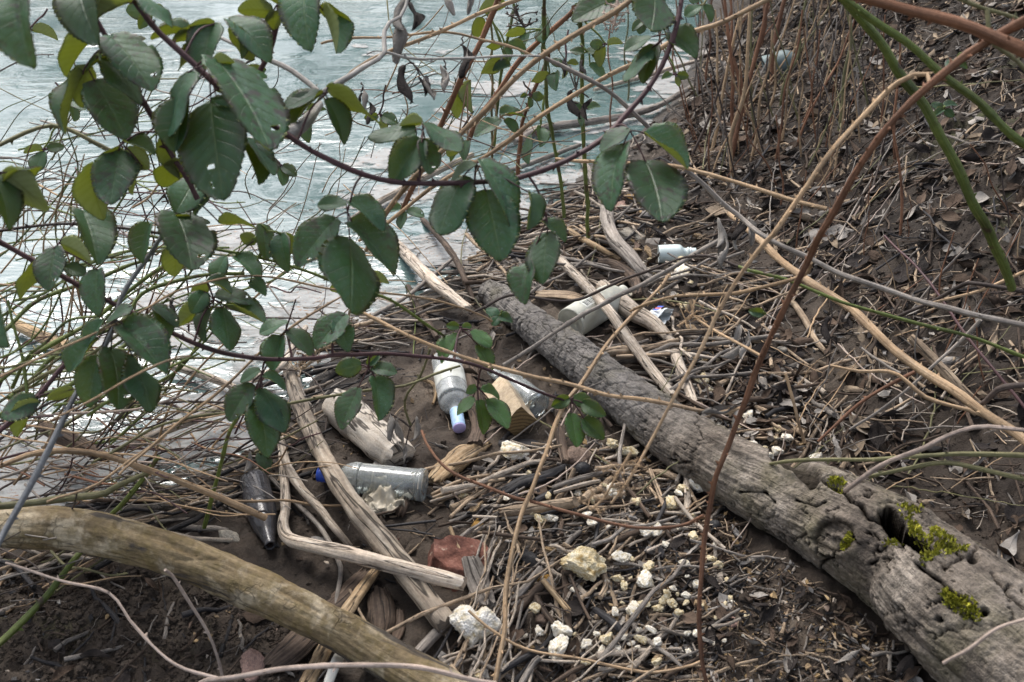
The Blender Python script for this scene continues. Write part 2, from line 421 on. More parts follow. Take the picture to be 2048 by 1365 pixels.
    c = t.ramp(gr, [(.3, (.085, .060, .030)), (.5, (.19, .138, .072)), (.68, (.31, .24, .14))])
    c = t.mix(t.ramp(n1, [(.50, 0.), (.60, 1.)]), c, (.40, .33, .225))
    c = t.mix(t.math('MULTIPLY', t.ramp(n2, [(.45, 0.), (.62, 1.)]), .6), c, (.15, .11, .04))
    c = t.mix(t.ramp(n3, [(.535, 0.), (.575, .9)]), c, (.040, .033, .028))
    vo = t.n.new('ShaderNodeTexVoronoi'); vo.feature = 'DISTANCE_TO_EDGE'; vo.inputs['Scale'].default_value = 34
    t.l.new(t.node('ShaderNodeVectorMath', props={'operation': 'ADD'}, i0=o, i1=t.node('ShaderNodeVectorMath', props={'operation': 'SCALE'}, i0=t.node('ShaderNodeTexNoise', 1, Vector=o, Scale=30.), Scale=.03)), vo.inputs['Vector'])
    ckk = t.math('MULTIPLY', t.ramp(vo.outputs['Distance'], [(.0, 1.), (.05, 0.)]), t.ramp(t.noise(o, 6, 3, .6), [(.54, 0.), (.66, .4)]))
    c = t.mix(ckk, c, (.05, .038, .025))
    c = t.mix(.4, c, t.ramp(t.noise(o, 130, 3, .6), [(.3, .2), (.7, .8)]), 'OVERLAY')
    MATS['branch'] = t.set(Base_Color=c, Roughness=.72, Specular_IOR_Level=.35, Normal=t.bump(t.math('SUBTRACT', t.math('ADD', gr, t.math('MULTIPLY', n2, .8)), ckk), .85, .008))
    t = NT('bark'); o = t.tc.outputs['Object']
    n1, n2, n3 = t.noise(o, 7, 6, .6), t.noise(o, 34, 5, .65), t.noise(o, 150, 3, .6)
    gr = t.noise(t.mapv(t.tc.outputs['UV'], (70, 5, 1)), 1, 5, .65, .5)
    c = t.ramp(n1, [(.3, (.095, .076, .060)), (.5, (.175, .147, .119)), (.7, (.275, .238, .198))])
    c = t.mix(.45, c, t.ramp(gr, [(.3, .15), (.7, .85)]), 'OVERLAY')
    c = t.mix(.75, c, t.ramp(n2, [(.3, .15), (.7, .82)]), 'OVERLAY')
    c = t.mix(.55, c, t.ramp(n3, [(.3, .2), (.7, .8)]), 'OVERLAY')
    c = t.mix(t.math('MULTIPLY', t.attr('scale_zone'), .8), c, t.ramp(n2, [(.3, (.125, .115, .106)), (.7, (.275, .256, .238))]))
    c0 = c
    ol = t.math('MULTIPLY', t.ramp(t.noise(o, 5.5, 4, .6), [(.5, 0.), (.68, 1.)]), .4)
    c = t.mix(ol, c, (.16, .145, .07)); ca = t.attr('crack_and_shade')
    c = t.mix(ca, c, (.006, .0045, .0035))  # dark crack lines, plus painted shade covering the walls of the hollow
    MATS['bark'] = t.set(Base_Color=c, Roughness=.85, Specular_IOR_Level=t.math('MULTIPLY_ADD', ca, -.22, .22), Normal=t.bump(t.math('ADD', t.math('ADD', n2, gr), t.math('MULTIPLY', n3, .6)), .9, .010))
    # stones, foam, litter
    t = NT('foam'); o = t.shift()
    c = t.ramp(t.noise(o, 2.2, 5, .6), [(.34, (.46, .37, .22)), (.46, (.70, .65, .54)), (.62, (.86, .84, .79))])
    c = t.mix(t.math('MULTIPLY', t.attr('pit'), .55), c, (.36, .28, .15)); c = vary(t, c, .10, False)
    MATS['foam'] = t.set(Base_Color=c, Roughness=.85, Specular_IOR_Level=.2)
    t = NT('foam_yellow'); o = t.shift()
    c = t.ramp(t.noise(o, 2.4, 5, .6), [(.33, (.30, .20, .07)), (.48, (.62, .53, .34)), (.66, (.74, .70, .56))])
    c = t.mix(t.math('MULTIPLY', t.attr('pit'), .55), c, (.26, .17, .07)); c = vary(t, c, .12, False)
    MATS['foam_yellow'] = t.set(Base_Color=c, Roughness=.85, Specular_IOR_Level=.2)
    organic('stone_grey', [(.13, .12, .11), (.22, .205, .19), (.31, .295, .275)], 18, .8, .4, .003, None, .2)
    organic('stone_brown', [(.10, .068, .050), (.17, .118, .088), (.24, .18, .14)], 18, .8, .4, .003, None, .25)
    organic('stone_dark', [(.022, .021, .022), (.042, .040, .040), (.075, .07, .068)], 18, .6, .4, .003, None, .25)
    organic('stone_pale', [(.30, .26, .20), (.42, .38, .31), (.52, .48, .42)], 18, .8, .4, .003, None, .15)
    organic('stone_ochre', [(.22, .11, .025), (.38, .21, .05), (.48, .31, .10)], 18, .8, .4, .003, None, .15)
    organic('stone_pink', [(.22, .13, .10), (.32, .205, .165), (.40, .28, .235)], 18, .8, .4, .003, None, .15)
    organic('brick', [(.10, .042, .030), (.165, .070, .050), (.25, .125, .095)], 34, .95, .8, .004, None, .05, spots=(60, .64, (.30, .22, .17)))
    organic('ball_black', [(.012, .012, .013), (.022, .022, .024), (.04, .04, .04)], 30, .5, .25, .002, None, .05)
    organic('moss', [(.11, .12, .010), (.27, .27, .025), (.46, .42, .06)], 60, .85, .3, .003, None, .35)
    organic('seed', [(.13, .08, .035), (.24, .16, .075), (.36, .26, .14)], 30, .7, .3, .002, None, .35)
    t = NT('clod'); o = t.tc.outputs['Object']
    c = t.ramp(t.noise(o, 40, 4, .6), [(.3, (.028, .020, .015)), (.7, (.072, .053, .040))]); c = vary(t, c, .35)
    MATS['clod'] = t.set(Base_Color=c, Roughness=.9, Specular_IOR_Level=.2)
    # glass and plastics: real walls with a film of dried silt
    def glass(name, tint, dirt, amt, rough=.03, trw=1.0, scale=14):
        t = NT(name); o = t.tc.outputs['Object']
        t.set(Base_Color=tint, Roughness=rough, IOR=1.48, Transmission_Weight=trw)
        d = t.node('ShaderNodeBsdfDiffuse', Color=dirt)
        f = t.math('MULTIPLY', t.ramp(t.noise(o, scale, 6, .7), [(.35, .25), (.7, 1.)]), amt)
        mx = t.n.new('ShaderNodeMixShader'); t.l.new(f, mx.inputs[0]); t.l.new(t.p.outputs[0], mx.inputs[1]); t.l.new(d, mx.inputs[2])
        t.l.new(mx.outputs[0], t.out.inputs[0]); MATS[name] = t.m
    glass('glass_clear', (.94, .98, .97), (.60, .63, .62), .36)
    glass('glass_silty', (.95, .98, .97), (.70, .72, .71), .62, .06)
    glass('glass_brown', (.045, .022, .012), (.22, .215, .23), .38, .06)
    glass('plastic_frost', (.92, .92, .85), (.72, .71, .61), .95, .28)
    glass('plastic_cup', (.86, .92, .96), (.66, .71, .76), .62, .12)
    def plain(name, c, rough=.5, bump=.1, sc=40, c2=None):
        t = NT(name); n = t.noise(t.tc.outputs['Object'], sc, 4, .6)
        MATS[name] = t.set(Base_Color=t.ramp(n, [(.3, c2 or tuple(x*.78 for x in c)), (.65, c)]), Roughness=rough, Normal=t.bump(n, bump, .002))
    plain('cap_blue', (.030, .090, .52), .4); plain('cap_light', (.40, .58, .80), .45); plain('cap_violet', (.47, .40, .68), .5)
    plain('paper', (.66, .67, .62), .8, .2, 30, (.42, .42, .36)); plain('white_plastic', (.72, .76, .76), .45)
    plain('teal_plastic', (.66, .73, .71), .45, .1, 20, (.48, .56, .54)); plain('pale_teal', (.17, .23, .23), .6, .3, 12, (.09, .12, .12)); plain('bag', (.55, .50, .40), .55, .4, 14, (.32, .27, .19))
    plain('ink', (.02, .02, .025), .6); plain('ink_red', (.45, .06, .07), .5)
    organic('lumber', [(.38, .28, .17), (.55, .43, .29), (.66, .55, .40)], 20, .75, .35, .003, (70, 6), .05)
    t = NT('lumber_end'); uv = t.tc.outputs['UV']
    nz = t.noise(uv, 9, 4, .6)
    sep = t.n.new('ShaderNodeSeparateXYZ'); t.l.new(uv, sep.inputs[0])
    rr = t.math('SQRT', t.math('ADD', t.math('POWER', t.math('ADD', sep.outputs[0], .35), 2.), t.math('POWER', t.math('ADD', sep.outputs[1], .3), 2.)))
    rg = t.math('ABSOLUTE', t.math('MULTIPLY_ADD', t.math('FRACT', t.math('MULTIPLY_ADD', rr, 7., t.math('MULTIPLY', nz, .5))), 2., -1.))
    c = t.ramp(rg, [(.0, (.070, .042, .018)), (.35, (.15, .095, .038)), (1., (.21, .140, .06))])
    c = t.mix(.6, c, t.ramp(t.noise(uv, 60, 3, .7), [(.3, .1), (.7, .8)]), 'OVERLAY')
    MATS['lumber_end'] = t.set(Base_Color=c, Roughness=.9, Normal=t.bump(t.noise(uv, 60, 3, .7), .6, .004))
    organic('far_bark', [(.05, .04, .03), (.09, .075, .06)], 6, .9, .3, .01, None, .2)
    organic('far_leaf', [(.025, .045, .018), (.05, .08, .03)], 3, .7, .1, .01, None, .3)
build_materials()

# ================================================================== THE SETTING
nx, ny = len(GX), len(GY)
idx = np.arange(nx*ny).reshape(ny, nx)
Fq = np.stack([idx[:-1,:-1], idx[:-1,1:], idx[1:,1:], idx[1:,:-1]], -1).reshape(-1, 4)
me = mesh('ground', np.stack([XX, YY, ZZ], -1).reshape(-1, 3), Fq, [MATS['mud']])
def fattr(me, name, v):
    a = me.attributes.new(name, 'FLOAT', 'POINT'); a.data.foreach_set('value', np.asarray(v, np.float32).ravel())
_bd = -sdist(XX, YY, TOE)
fattr(me, 'wet', np.clip(1.05 - (ZZ-WATER_Z)/.055 + .35*fbm(XX*5, YY*5, o=3, k=51), 0, 1)*(_bd < .6))
fattr(me, 'bank', np.clip(.55 + _bd*1.1, 0, 1))
fattr(me, 'mossy', np.clip((_bd-.35)*1.2, 0, 1)*np.clip((4-YY), 0, 1) + np.clip(-XX-.5, 0, 1)*np.clip(1.5-YY, 0, 1)*4)
structure(obj('ground', me))
# water: a sheet to the far bank
wx, wy = axis(-4, 3, .25, -120, 120), axis(1, 12, .25, -30, 90)
WX, WY = np.meshgrid(wx, wy); wi = np.arange(WX.size).reshape(WX.shape)
structure(obj('water', mesh('water', np.stack([WX, WY, WX*0 + WATER_Z], -1).reshape(-1, 3),
    np.stack([wi[:-1,:-1], wi[:-1,1:], wi[1:,1:], wi[1:,:-1]], -1).reshape(-1, 4), [MATS['water']])))
# far bank across the river (seen only as reflections in the water)
fx, fy = np.linspace(-70, 70, 60), np.linspace(34, 80, 20)
FX, FY = np.meshgrid(fx, fy); fi = np.arange(FX.size).reshape(FX.shape)
FZ = -.5 + 2.6*np.clip((FY-35)/5, 0, 1) + .6*fbm(FX*.2, FY*.2, o=3)
structure(obj('terrain', mesh('terrain', np.stack([FX, FY, FZ], -1).reshape(-1, 3),
    np.stack([fi[:-1,:-1], fi[:-1,1:], fi[1:,1:], fi[1:,:-1]], -1).reshape(-1, 4), [MATS['mud']])))

def far_tree(x, y, z, h, dens, label):
    root = empty('tree', (x, y, z)); r = random.Random(int(x*13+y*7)); g = np.random.default_rng(int(abs(x*31+y*17)))
    tag(root, label, 'tree', 'trees reflected from the far bank')
    a = Acc(); C = smoothline([(0,0,-.3), (r.uniform(-.2,.2), 0, h*.35), (r.uniform(-.5,.5), r.uniform(-.3,.3), h*.7), (r.uniform(-.6,.6), 0, h)], 9)
    a.add(*tube(C, np.linspace(h*.022, h*.004, 9), 7)); tips = []
    for i in range(16):
        k = r.uniform(.25, .95); p = C[int(k*8)]; an = r.uniform(0, 6.28); L = h*(.42-.25*k)
        q = p + np.array([math.cos(an)*L, math.sin(an)*L, L*r.uniform(.3, .8)])
        S = smoothline([p, (p+q)/2 + np.array([0, 0, -.05*L]), q], 5); a.add(*tube(S, np.linspace(h*.007, h*.0015, 5), 5)); tips += [S[2], S[3], S[4]]
    obj('trunk', a.mesh('trunk', [MATS['far_bark']]), root)
    b = Acc(); tips = np.array(tips)
    c = tips[g.integers(0, len(tips), dens)] + g.normal(0, h*.06, (dens, 3))
    for p in c:
        u = g.normal(size=3); u /= np.linalg.norm(u); w = np.cross(u, g.normal(size=3)); w /= np.linalg.norm(w); s_ = h*r.uniform(.014, .032)
        b.add([p-u*s_, p-w*s_*.5, p+u*s_, p+w*s_*.5], [(0, 1, 2, 3)], None, r.random())
    obj('crown', b.mesh('crown', [MATS['far_leaf']], False), root)
for i, (x, y, h, dn) in enumerate([(-26,38,13,900), (-19,40,15,700), (-13.5,37,12,500), (-8,39,16,600), (-3.5,38,14,800), (1,39,16,1200), (4.5,37,15,1300), (8,39,17,1400), (12,38,15,1000), (17,40,14,900)]):
    far_tree(x, y, 1.6, h, dn, ['tall bare tree', 'slender half-leafed tree', 'broad dark tree', 'leaning sparse tree', 'dense green tree'][i % 5] + ' mirrored in the water, %s along the far bank' % ['first', 'second', 'third', 'fourth', 'fifth', 'sixth', 'seventh', 'eighth', 'ninth', 'tenth'][i])
for i, (x, y, h, dn) in enumerate([(2.7,11.5,6.5,2600), (3.6,15,9,2600), (5.5,20,11,2200)]):
    far_tree(x, y, float(Hf(np.array([x]), np.array([y]))[0]), h, dn, ['dense dark shrub tree', 'tall dark leafy tree', 'low dark leafy tree'][i] + ' on the near bank, mirrored in the shaded water')

# rafts of scum along the shore
def scum():
    sx, sy = np.arange(-1.7, 1.2, .012), np.arange(1.7, 5.6, .012); X, Y = np.meshgrid(sx, sy)
    d = -sdist(X, Y, SHORE)
    n = fbm(X*2.6, Y*5.2, o=5, k=90, g=.58) + .35*fbm(X*16, Y*30, o=2, k=95)
    lane = np.exp(-((d-.16)/.22)**2)*1.05 + np.exp(-((d-.75-.3*fbm(X*1.1, Y*1.1, o=2, k=97))/.16)**2)*.75
    dens = n*.75 + lane
    Zm = (dens > .30) & (d > -.08) & (Hxy(X, Y) < WATER_Z+.004)
    yy, xx = np.nonzero(Zm); q = .0062
    hz = WATER_Z + .004 + .002*vnoise(X*30, Y*30, k=3)
    V = []; F = []
    vid = {}
    def v(j, i):
        k = (j, i)
        if k not in vid: vid[k] = len(V); V.append((sx[0]+(i-.5)*.012 + .004*math.sin(i*12.9+j*4.1), sy[0]+(j-.5)*.012 + .004*math.sin(i*7.3-j*9.2), float(hz[min(j, hz.shape[0]-1), min(i, hz.shape[1]-1)])))
        return vid[k]
    for j, i in zip(yy, xx): F.append((v(j, i), v(j, i+1), v(j+1, i+1), v(j+1, i)))
    me = mesh('water_scum', V, F, [MATS['scum']]); ks = list(vid)
    fattr(me, 'dens', [dens[min(j, dens.shape[0]-1), min(i, dens.shape[1]-1)] for j, i in ks]); return me
o = stuff(obj('water_scum', scum())); o['label'] = 'pale scum of foam and plant bits floating along the shore'; o['category'] = 'scum'

# ================================================================== THE BIG LOG
def surf(C, rad, nth, up=None):
    T = np.gradient(C, axis=0); T /= np.linalg.norm(T, axis=1)[:, None]
    N = np.cross(T, [0, 0, 1.]); N /= np.linalg.norm(N, axis=1)[:, None]; B = np.cross(N, T)
    th = np.linspace(0, 2*math.pi, nth, endpoint=False)
    D = np.cos(th)[None, :, None]*N[:, None, :] + np.sin(th)[None, :, None]*B[:, None, :]
    return D, th
def projv(Q):
    d = Q[..., 1]*_c - (Q[..., 2]-CAM_H)*_s
    return 1024 + FPX*Q[..., 0]/d, 682.5 - FPX*(Q[..., 1]*_s + (Q[..., 2]-CAM_H)*_c)/d
def segd(px, py, L):
    best = np.full(px.shape, 1e9)
    for (ax, ay), (bx, by) in zip(L[:-1], L[1:]):
        l2 = (bx-ax)**2+(by-ay)**2; t = np.clip(((px-ax)*(bx-ax)+(py-ay)*(by-ay))/l2, 0, 1)
        best = np.minimum(best, np.hypot(px-ax-t*(bx-ax), py-ay-t*(by-ay)))
    return best
def sstep(a, b, x): t = np.clip((x-a)/(b-a), 0, 1); return t*t*(3-2*t)
def closed(V, n, m):
    i = np.arange(n*m).reshape(n, m); j = np.roll(i, -1, 1)
    return [tuple(f) for f in np.stack([i[:-1], j[:-1], j[1:], i[1:]], -1).reshape(-1, 4)] + [tuple(i[0][::-1]), tuple(i[-1])]
LOGPX = [(972,578,.075),(1010,606,.088),(1060,645,.096),(1150,712,.108),(1240,785,.118),(1340,862,.130),(1455,935,.145),(1560,988,.168),(1664,1040,.190),(1765,1098,.200),(1843,1155,.208),(1905,1212,.220),(2060,1335,.24),(2220,1460,.26)]
def big_log():
    pts = []
    for x, y, dia in LOGPX:
        g = G(x, y, dia*.44); pts.append((*g, dia/2))
    S = smoothline(pts, 680); C, r0 = S[:, :3], S[:, 3]
    D, th = surf(C, r0, 250)
    s = np.r_[0, np.cumsum(np.linalg.norm(np.diff(C, axis=0), axis=1))]; s /= s[-1]
    Q = C[:, None, :] + r0[:, None, None]*D
    px, py = projv(Q); vis = (D @ np.array([0, -_c, _s]) > -.15)
    X, Y, Z = Q[..., 0], Q[..., 1], Q[..., 2]
    ss = np.broadcast_to(s[:, None], px.shape)
    disp = r0[:, None]*(.05*fbm(X*4, Y*4, Z*4, 2, 3) + .012*fbm(X*22, Y*22, Z*22, 3, 13))
    # scaly plates on the far half, long fissured slabs on the near half
    zone = 1 - sstep(.42, .60, ss + .1*fbm(X*6, Y*6, Z*6, 2, 20))
    wq = .45*fbm(X*34, Y*34, Z*34, 3, 30)
    f1, f2, cid = worley(X*22+wq, Y*22+wq, Z*22-wq, 40)
    disp += zone*((cid-.5)*.005 + .0035*(sstep(0, .08, f2-f1)-1))
    wr = .55*fbm(X*26, Y*26, Z*26, 4, 33)
    g1, g2, gid = worley(X*8.2+wr*.6, Y*8.2-wr*.5, Z*8.2+wr*.6, 60)
    gate = sstep(-.55, .05, fbm(X*4, Y*4, Z*4, 2, 66))
    ck = (1-sstep(.008, .034, g2-g1))*gate
    disp += (1-zone)*((gid-.5)*.004 - .010*ck)
    disp += .0018*fbm(X*70, Y*70, Z*70, 4, 77, .6)
    tA = np.broadcast_to(th[None, :], px.shape); sm_ = ss*2.3
    disp += (1-zone)*.0028*fbm(np.cos(tA)*7, np.sin(tA)*7, sm_*5, 4, 55, .6)
    crack_and_shade = np.clip(zone*(1-sstep(.012, .06, f2-f1))*.55*sstep(-.4, .3, fbm(X*7, Y*7, Z*7, 2, 91)) + (1-zone)*(1-sstep(.010, .042, g2-g1))*gate, 0, 1)
    for L, w, dp in [([(1640,958),(1662,975),(1690,985),(1702,1004),(1722,1012),(1738,1040),(1778,1050)], 6, .016), ([(1838,1135),(1880,1165),(1900,1185),(1945,1215)], 5, .013),
                     ([(1985,1150),(2015,1190),(2048,1215)], 6, .012), ([(1740,1130),(1760,1118),(1790,1120)], 4, .009), ([(1850,1350),(1820,1300),(1780,1265)], 7, .010),
                     ([(1590,1000),(1630,1012),(1650,1003)], 3, .006), ([(1480,985),(1530,985),(1548,1005)], 3, .006)]:
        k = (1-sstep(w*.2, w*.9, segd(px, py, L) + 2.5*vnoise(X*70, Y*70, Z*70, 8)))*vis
        disp -= dp*k; crack_and_shade = np.maximum(crack_and_shade, k)
    # knot
    kr = np.hypot((px-1672)*.9, (py-1072)*1.15); kv = vis & (kr < 90)
    disp += kv*(.010*np.exp(-((kr-44)/12)**2) - .010*np.exp(-(kr/32)**2) + (.010*np.exp(-(kr/14)**2) + .006*fbm(X*90, Y*90, Z*90, 3, 6)*np.exp(-(kr/38)**2)))
    crack_and_shade = np.maximum(crack_and_shade, kv*np.exp(-((kr-32)/5)**2)*.8)
    # hollow: pushed inward, its walls painted near-black for the shade inside
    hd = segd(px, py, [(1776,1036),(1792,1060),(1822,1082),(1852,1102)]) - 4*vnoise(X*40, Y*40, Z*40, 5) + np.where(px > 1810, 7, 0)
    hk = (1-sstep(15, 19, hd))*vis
    disp -= hk*.085; crack_and_shade = np.maximum(crack_and_shade, (1-sstep(18, 24, hd))*vis)
    disp += vis*.004*np.exp(-((hd-34)/10)**2)
    # bark gone from a notch on the upper edge, and a raised slab beside it
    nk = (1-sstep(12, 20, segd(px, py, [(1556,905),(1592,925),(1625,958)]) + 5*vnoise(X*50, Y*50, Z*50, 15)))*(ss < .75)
    disp -= nk*.022; crack_and_shade = np.maximum(crack_and_shade, nk*.8)
    sl = (1-sstep(20, 42, segd(px, py, [(1645,945),(1720,985),(1800,1010),(1830,1030)])))
    disp += sl*.006
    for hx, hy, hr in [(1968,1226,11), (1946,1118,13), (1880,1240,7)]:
        kk = (1-sstep(hr*.5, hr*1.1, np.hypot(px-hx, py-hy)))*vis; disp -= kk*.03; crack_and_shade = np.maximum(crack_and_shade, kk)
    R_ = np.maximum(r0[:, None] + disp, r0[:, None]*.25)
    R_[:14] *= np.linspace(.25, 1, 14)[:, None]**.6
    Q = C[:, None, :] + R_[..., None]*D
    base = C[len(C)//2].copy(); base[2] = float(Hxy(base[0], base[1]))
    root = empty('fallen_log', base)
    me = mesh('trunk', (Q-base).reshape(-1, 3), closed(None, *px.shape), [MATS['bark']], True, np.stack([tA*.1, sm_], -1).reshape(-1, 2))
    fattr(me, 'crack_and_shade', crack_and_shade); fattr(me, 'scale_zone', zone)
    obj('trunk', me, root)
    tag(root, 'big grey-brown fallen log with cracked bark, hollow and yellow-green moss, running to the corner', 'log')
    # moss cushions: short leafy blades standing on the bark
    def moss(spots, n):
        a = Acc(); g = np.random.default_rng(5)
        fp, fq = px.ravel(), py.ravel(); Qf, Df = Q.reshape(-1, 3), np.broadcast_to(D, Q.shape).reshape(-1, 3); vf = vis.ravel()
        for L, w in spots:
            dd = segd(fp, fq, L); cand = np.nonzero((dd < w) & vf)[0]
            if not len(cand): continue
            for i in g.choice(cand, int(n*w/12)):
                p = Qf[i] + g.normal(0, .0016, 3); nrm = Df[i] + g.normal(0, .55, 3); nrm /= np.linalg.norm(nrm)
                t_ = np.cross(nrm, g.normal(size=3)); t_ /= np.linalg.norm(t_); h = g.uniform(.005, .013)*(1.2-dd[i]/w*.6); b_ = g.uniform(.0012, .0024)
                p = p - nrm*.002
                a.add([p-base-t_*b_, p-base+t_*b_, p-base+nrm*h*.6+t_*b_*.9, p-base+nrm*h, p-base+nrm*h*.55-t_*b_], [(0, 1, 2, 3, 4)], None, g.random())
        return a.mesh('moss', [MATS['moss']], False)
    m = obj('moss', moss([([(1803,1024),(1816,1046),(1834,1070)], 10), ([(1806,1022),(1836,1026)], 6), ([(1836,1072),(1862,1086)], 7), ([(1868,1068),(1900,1086)], 9), ([(1880,1092),(1870,1115),(1852,1132)], 7), ([(1895,1096),(1908,1098)], 6), ([(1912,1205),(1942,1222)], 20),
                          ([(1895,1190),(1905,1200)], 9), ([(1664,968),(1682,972)], 9), ([(1700,1075),(1690,1092)], 9), ([(1770,1085),(1795,1092)], 6), ([(1850,1120),(1930,1100)], 6), ([(1900,1200),(1960,1235)], 12)], 330), root)
    stuff(m); m['label'] = 'yellow-green moss cushions round the hollow'
    return root
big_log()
for nm, pts, w, lab in [('bark_slab', [(1625,930),(1665,950),(1725,972)], 44, 'curved slab of loose grey bark on top of the big log')]:
    Cc = smoothline([P(x, y, depth(G(x, y, .13))-.02) for x, y in pts], 14)
    V, F, U = tube(Cc, np.array([.6]+[1]*12+[.7])*w*depth(Cc[7])/FPX/2, 14, .08, flat=.30)
    b = Cc[7].copy(); tag(obj(nm, mesh(nm, V-b, F, [MATS['bark']], True, U), loc=b), lab, 'bark')

# ================================================================== THE BARE BRANCH IN FRONT
def front_branch():
    L = [(-90,1034,82,1.84),(0,1050,82,1.84),(90,1057,86,1.84),(180,1066,88,1.84),(300,1097,86,1.83),(420,1139,84,1.82),(540,1192,84,1.80),(660,1252,86,1.77),(760,1309,90,1.75),(860,1368,96,1.72),(980,1447,102,1.70)]
    S = smoothline([(*P(x, y, d), w*d/FPX/2) for x, y, w, d in L], 300); C, r0 = S[:, :3], S[:, 3]
    D, th = surf(C, r0, 90); Q = C[:, None, :] + r0[:, None, None]*D
    X, Y, Z = Q[..., 0], Q[..., 1], Q[..., 2]; px, py = projv(Q); vis = D @ np.array([0, -_c, _s]) > -.1
    s = np.broadcast_to(np.linspace(0, 1, 300)[:, None], px.shape); tt = np.broadcast_to(th[None, :], px.shape)
    disp = r0[:, None]*(.10*fbm(X*6, Y*6, Z*6, 3, 3) + .03*fbm(X*25, Y*25, Z*25, 3, 9))
    disp += .0018*vnoise(s*40, np.cos(tt)*9, np.sin(tt)*9, 4)
    for Lc, w, dp in [([(235,1050),(290,1065),(390,1108)], 7, .008), ([(20,1080),(90,1078),(120,1085)], 3, .004), ([(560,1180),(640,1225)], 4, .004), ([(350,1120),(440,1118)], 3, .003)]:
        disp -= vis*dp*(1-sstep(w*.4, w*1.5, segd(px, py, Lc)))
    Q = C[:, None, :] + (r0[:, None]+disp)[..., None]*D
    b = C[150].copy()
    U = np.stack([tt/(6.28)*.27, s*1.25], -1).reshape(-1, 2)
    o = obj('bare_branch', mesh('bare_branch', (Q-b).reshape(-1, 3), closed(None, *px.shape), [MATS['branch']], True, U), loc=b)
    tag(o, 'thick barkless yellow-brown branch slanting across the bottom left corner', 'branch')
front_branch()

# ================================================================== STICKS LYING ON THE GROUND
LM = []                                           # landmarks used to describe small things
def lm(px, py, text): LM.append((px, py, text))
def stick(name, pts, w, mat, label, cat, lift=0., rough=.06, seg=10, flat=1., water=False, group=None, n=None, k=0):
    """a stick, pole or plank on the ground: pixel polyline pts, widths w (pixels), lift above ground (m)"""
    w = list(w) if isinstance(w, (list, tuple)) else [w]*len(pts)
    lift = list(lift) if isinstance(lift, (list, tuple)) else [lift]*len(pts)
    q = []
    for (x, y), ww, lf in zip(pts, w, lift):
        r = ww*depth(G(x, y, 0, water))/FPX/2
        g = G(x, y, r*.8*flat + lf, water); q.append((*g, ww*depth(g)/FPX/2))
    L = sum(np.linalg.norm(np.array(a[:3])-np.array(b[:3])) for a, b in zip(q[:-1], q[1:]))
    n = n or int(min(60, max(6, L/.018)))
    S = smoothline(q, n); C, r = S[:, :3], np.maximum(S[:, 3], .0012)
    r = r*(1 + .10*np.array([vnoise(np.array([i*.45+len(LM)+pts[0][0]]), np.array([.5+k]))[0] for i in range(n)]))
    r[0] *= .93; r[-1] *= .93
    if max(w) >= 16:                             # thick pieces: grooved, dented, slightly angular surface
        n2 = int(min(170, max(24, L/.006))); S = smoothline(np.c_[C, r], n2); C, r = S[:, :3], S[:, 3]; seg = 26; n = n2
        V, F, U = tube(C, r, seg, 0, flat=flat)
        T_, N_, B_ = frames(C); th = np.linspace(0, 2*math.pi, seg, endpoint=False); q_ = np.linspace(0, L, n2)
        A_, S_ = np.meshgrid(np.cos(th), q_); A2, _ = np.meshgrid(np.sin(th), q_); sd = pts[0][0]*.37
        R_ = (.13*fbm(A_*.9+sd, A2*.9, S_*7, 3, 5) + .055*fbm(A_*3.2+sd, A2*3.2, S_*9, 3, 15) + .05*rough/.06*fbm(A_*2+sd, A2*2, S_*45, 3, 25)) * r[:, None]
        R_ -= .22*r[:, None]*np.maximum(0, vnoise(A_*2.2+sd, A2*2.2, S_*3.2, 9)-.62)/.38
        Dv = (np.cos(th)[None, :, None]*N_[:, None, :] + flat*np.sin(th)[None, :, None]*B_[:, None, :])*R_[..., None]
        V[:n2*seg] += Dv.reshape(-1, 3)
        for e_, sl_ in ((1, slice(0, seg)), (-1, slice((n2-1)*seg, n2*seg))): V[sl_] += T_[0 if e_ > 0 else -1]*(-e_)*(r.mean()*.45*rng.uniform(-1, 1, seg))[:, None]
        V[n2*seg:n2*seg+seg] = V[:seg]; V[n2*seg+seg:] = V[(n2-1)*seg:n2*seg]
    else: V, F, U = tube(C, r, seg, rough, flat=flat)
    b = C[n//2].copy(); o = obj(name, mesh(name, V-b, F, [MATS[mat]], True, U), loc=b)
    return tag(o, label, cat, group)
stick('driftwood_pole', [(576,738),(596,800),(640,900),(700,1000),(760,1075),(830,1168),(895,1252)], [26,30,36,42,46,50,48], 'drift', 'long straight pale driftwood pole lying over the blue-capped bottle', 'driftwood', [.01,.02,.05,.075,.03,.02,.01], .05, 16)
stick('driftwood_elbow', [(560,868),(567,935),(571,1010),(566,1052),(578,1078),(620,1092),(700,1110),(800,1136),(925,1168)], [12,17,20,24,28,29,30,32,32], 'wood_pale', 'bent elbow-shaped driftwood stick crossing the long pole', 'driftwood', [.01,.02,.03,.03,.03,.035,.05,.06,.05], .05, 14)
stick('driftwood_stick', [(562,880),(575,930),(600,975),(637,1015),(668,1055),(700,1092)], [14,16,17,17,16,12], 'wood_pale', 'curved grey driftwood stick between the dark bottle and the pole', 'driftwood', [.02,.04,.045,.03,.02,.01])
stick('driftwood_stick', [(540,955),(585,1000),(640,1055),(676,1120),(681,1150),(671,1210)], [9,10,10,10,10,8], 'wood_grey', 'thin wavy grey stick passing under the elbow-shaped driftwood', 'driftwood', [.02,.02,.015,.012,.01,.01])
stick('split_wood', [(752,1140),(700,1215),(655,1290),(612,1372)], [20,26,30,34], 'wood_orange', 'split orange-tan stick poking out from under the elbow driftwood', 'driftwood', .015, .12, 8, .7)
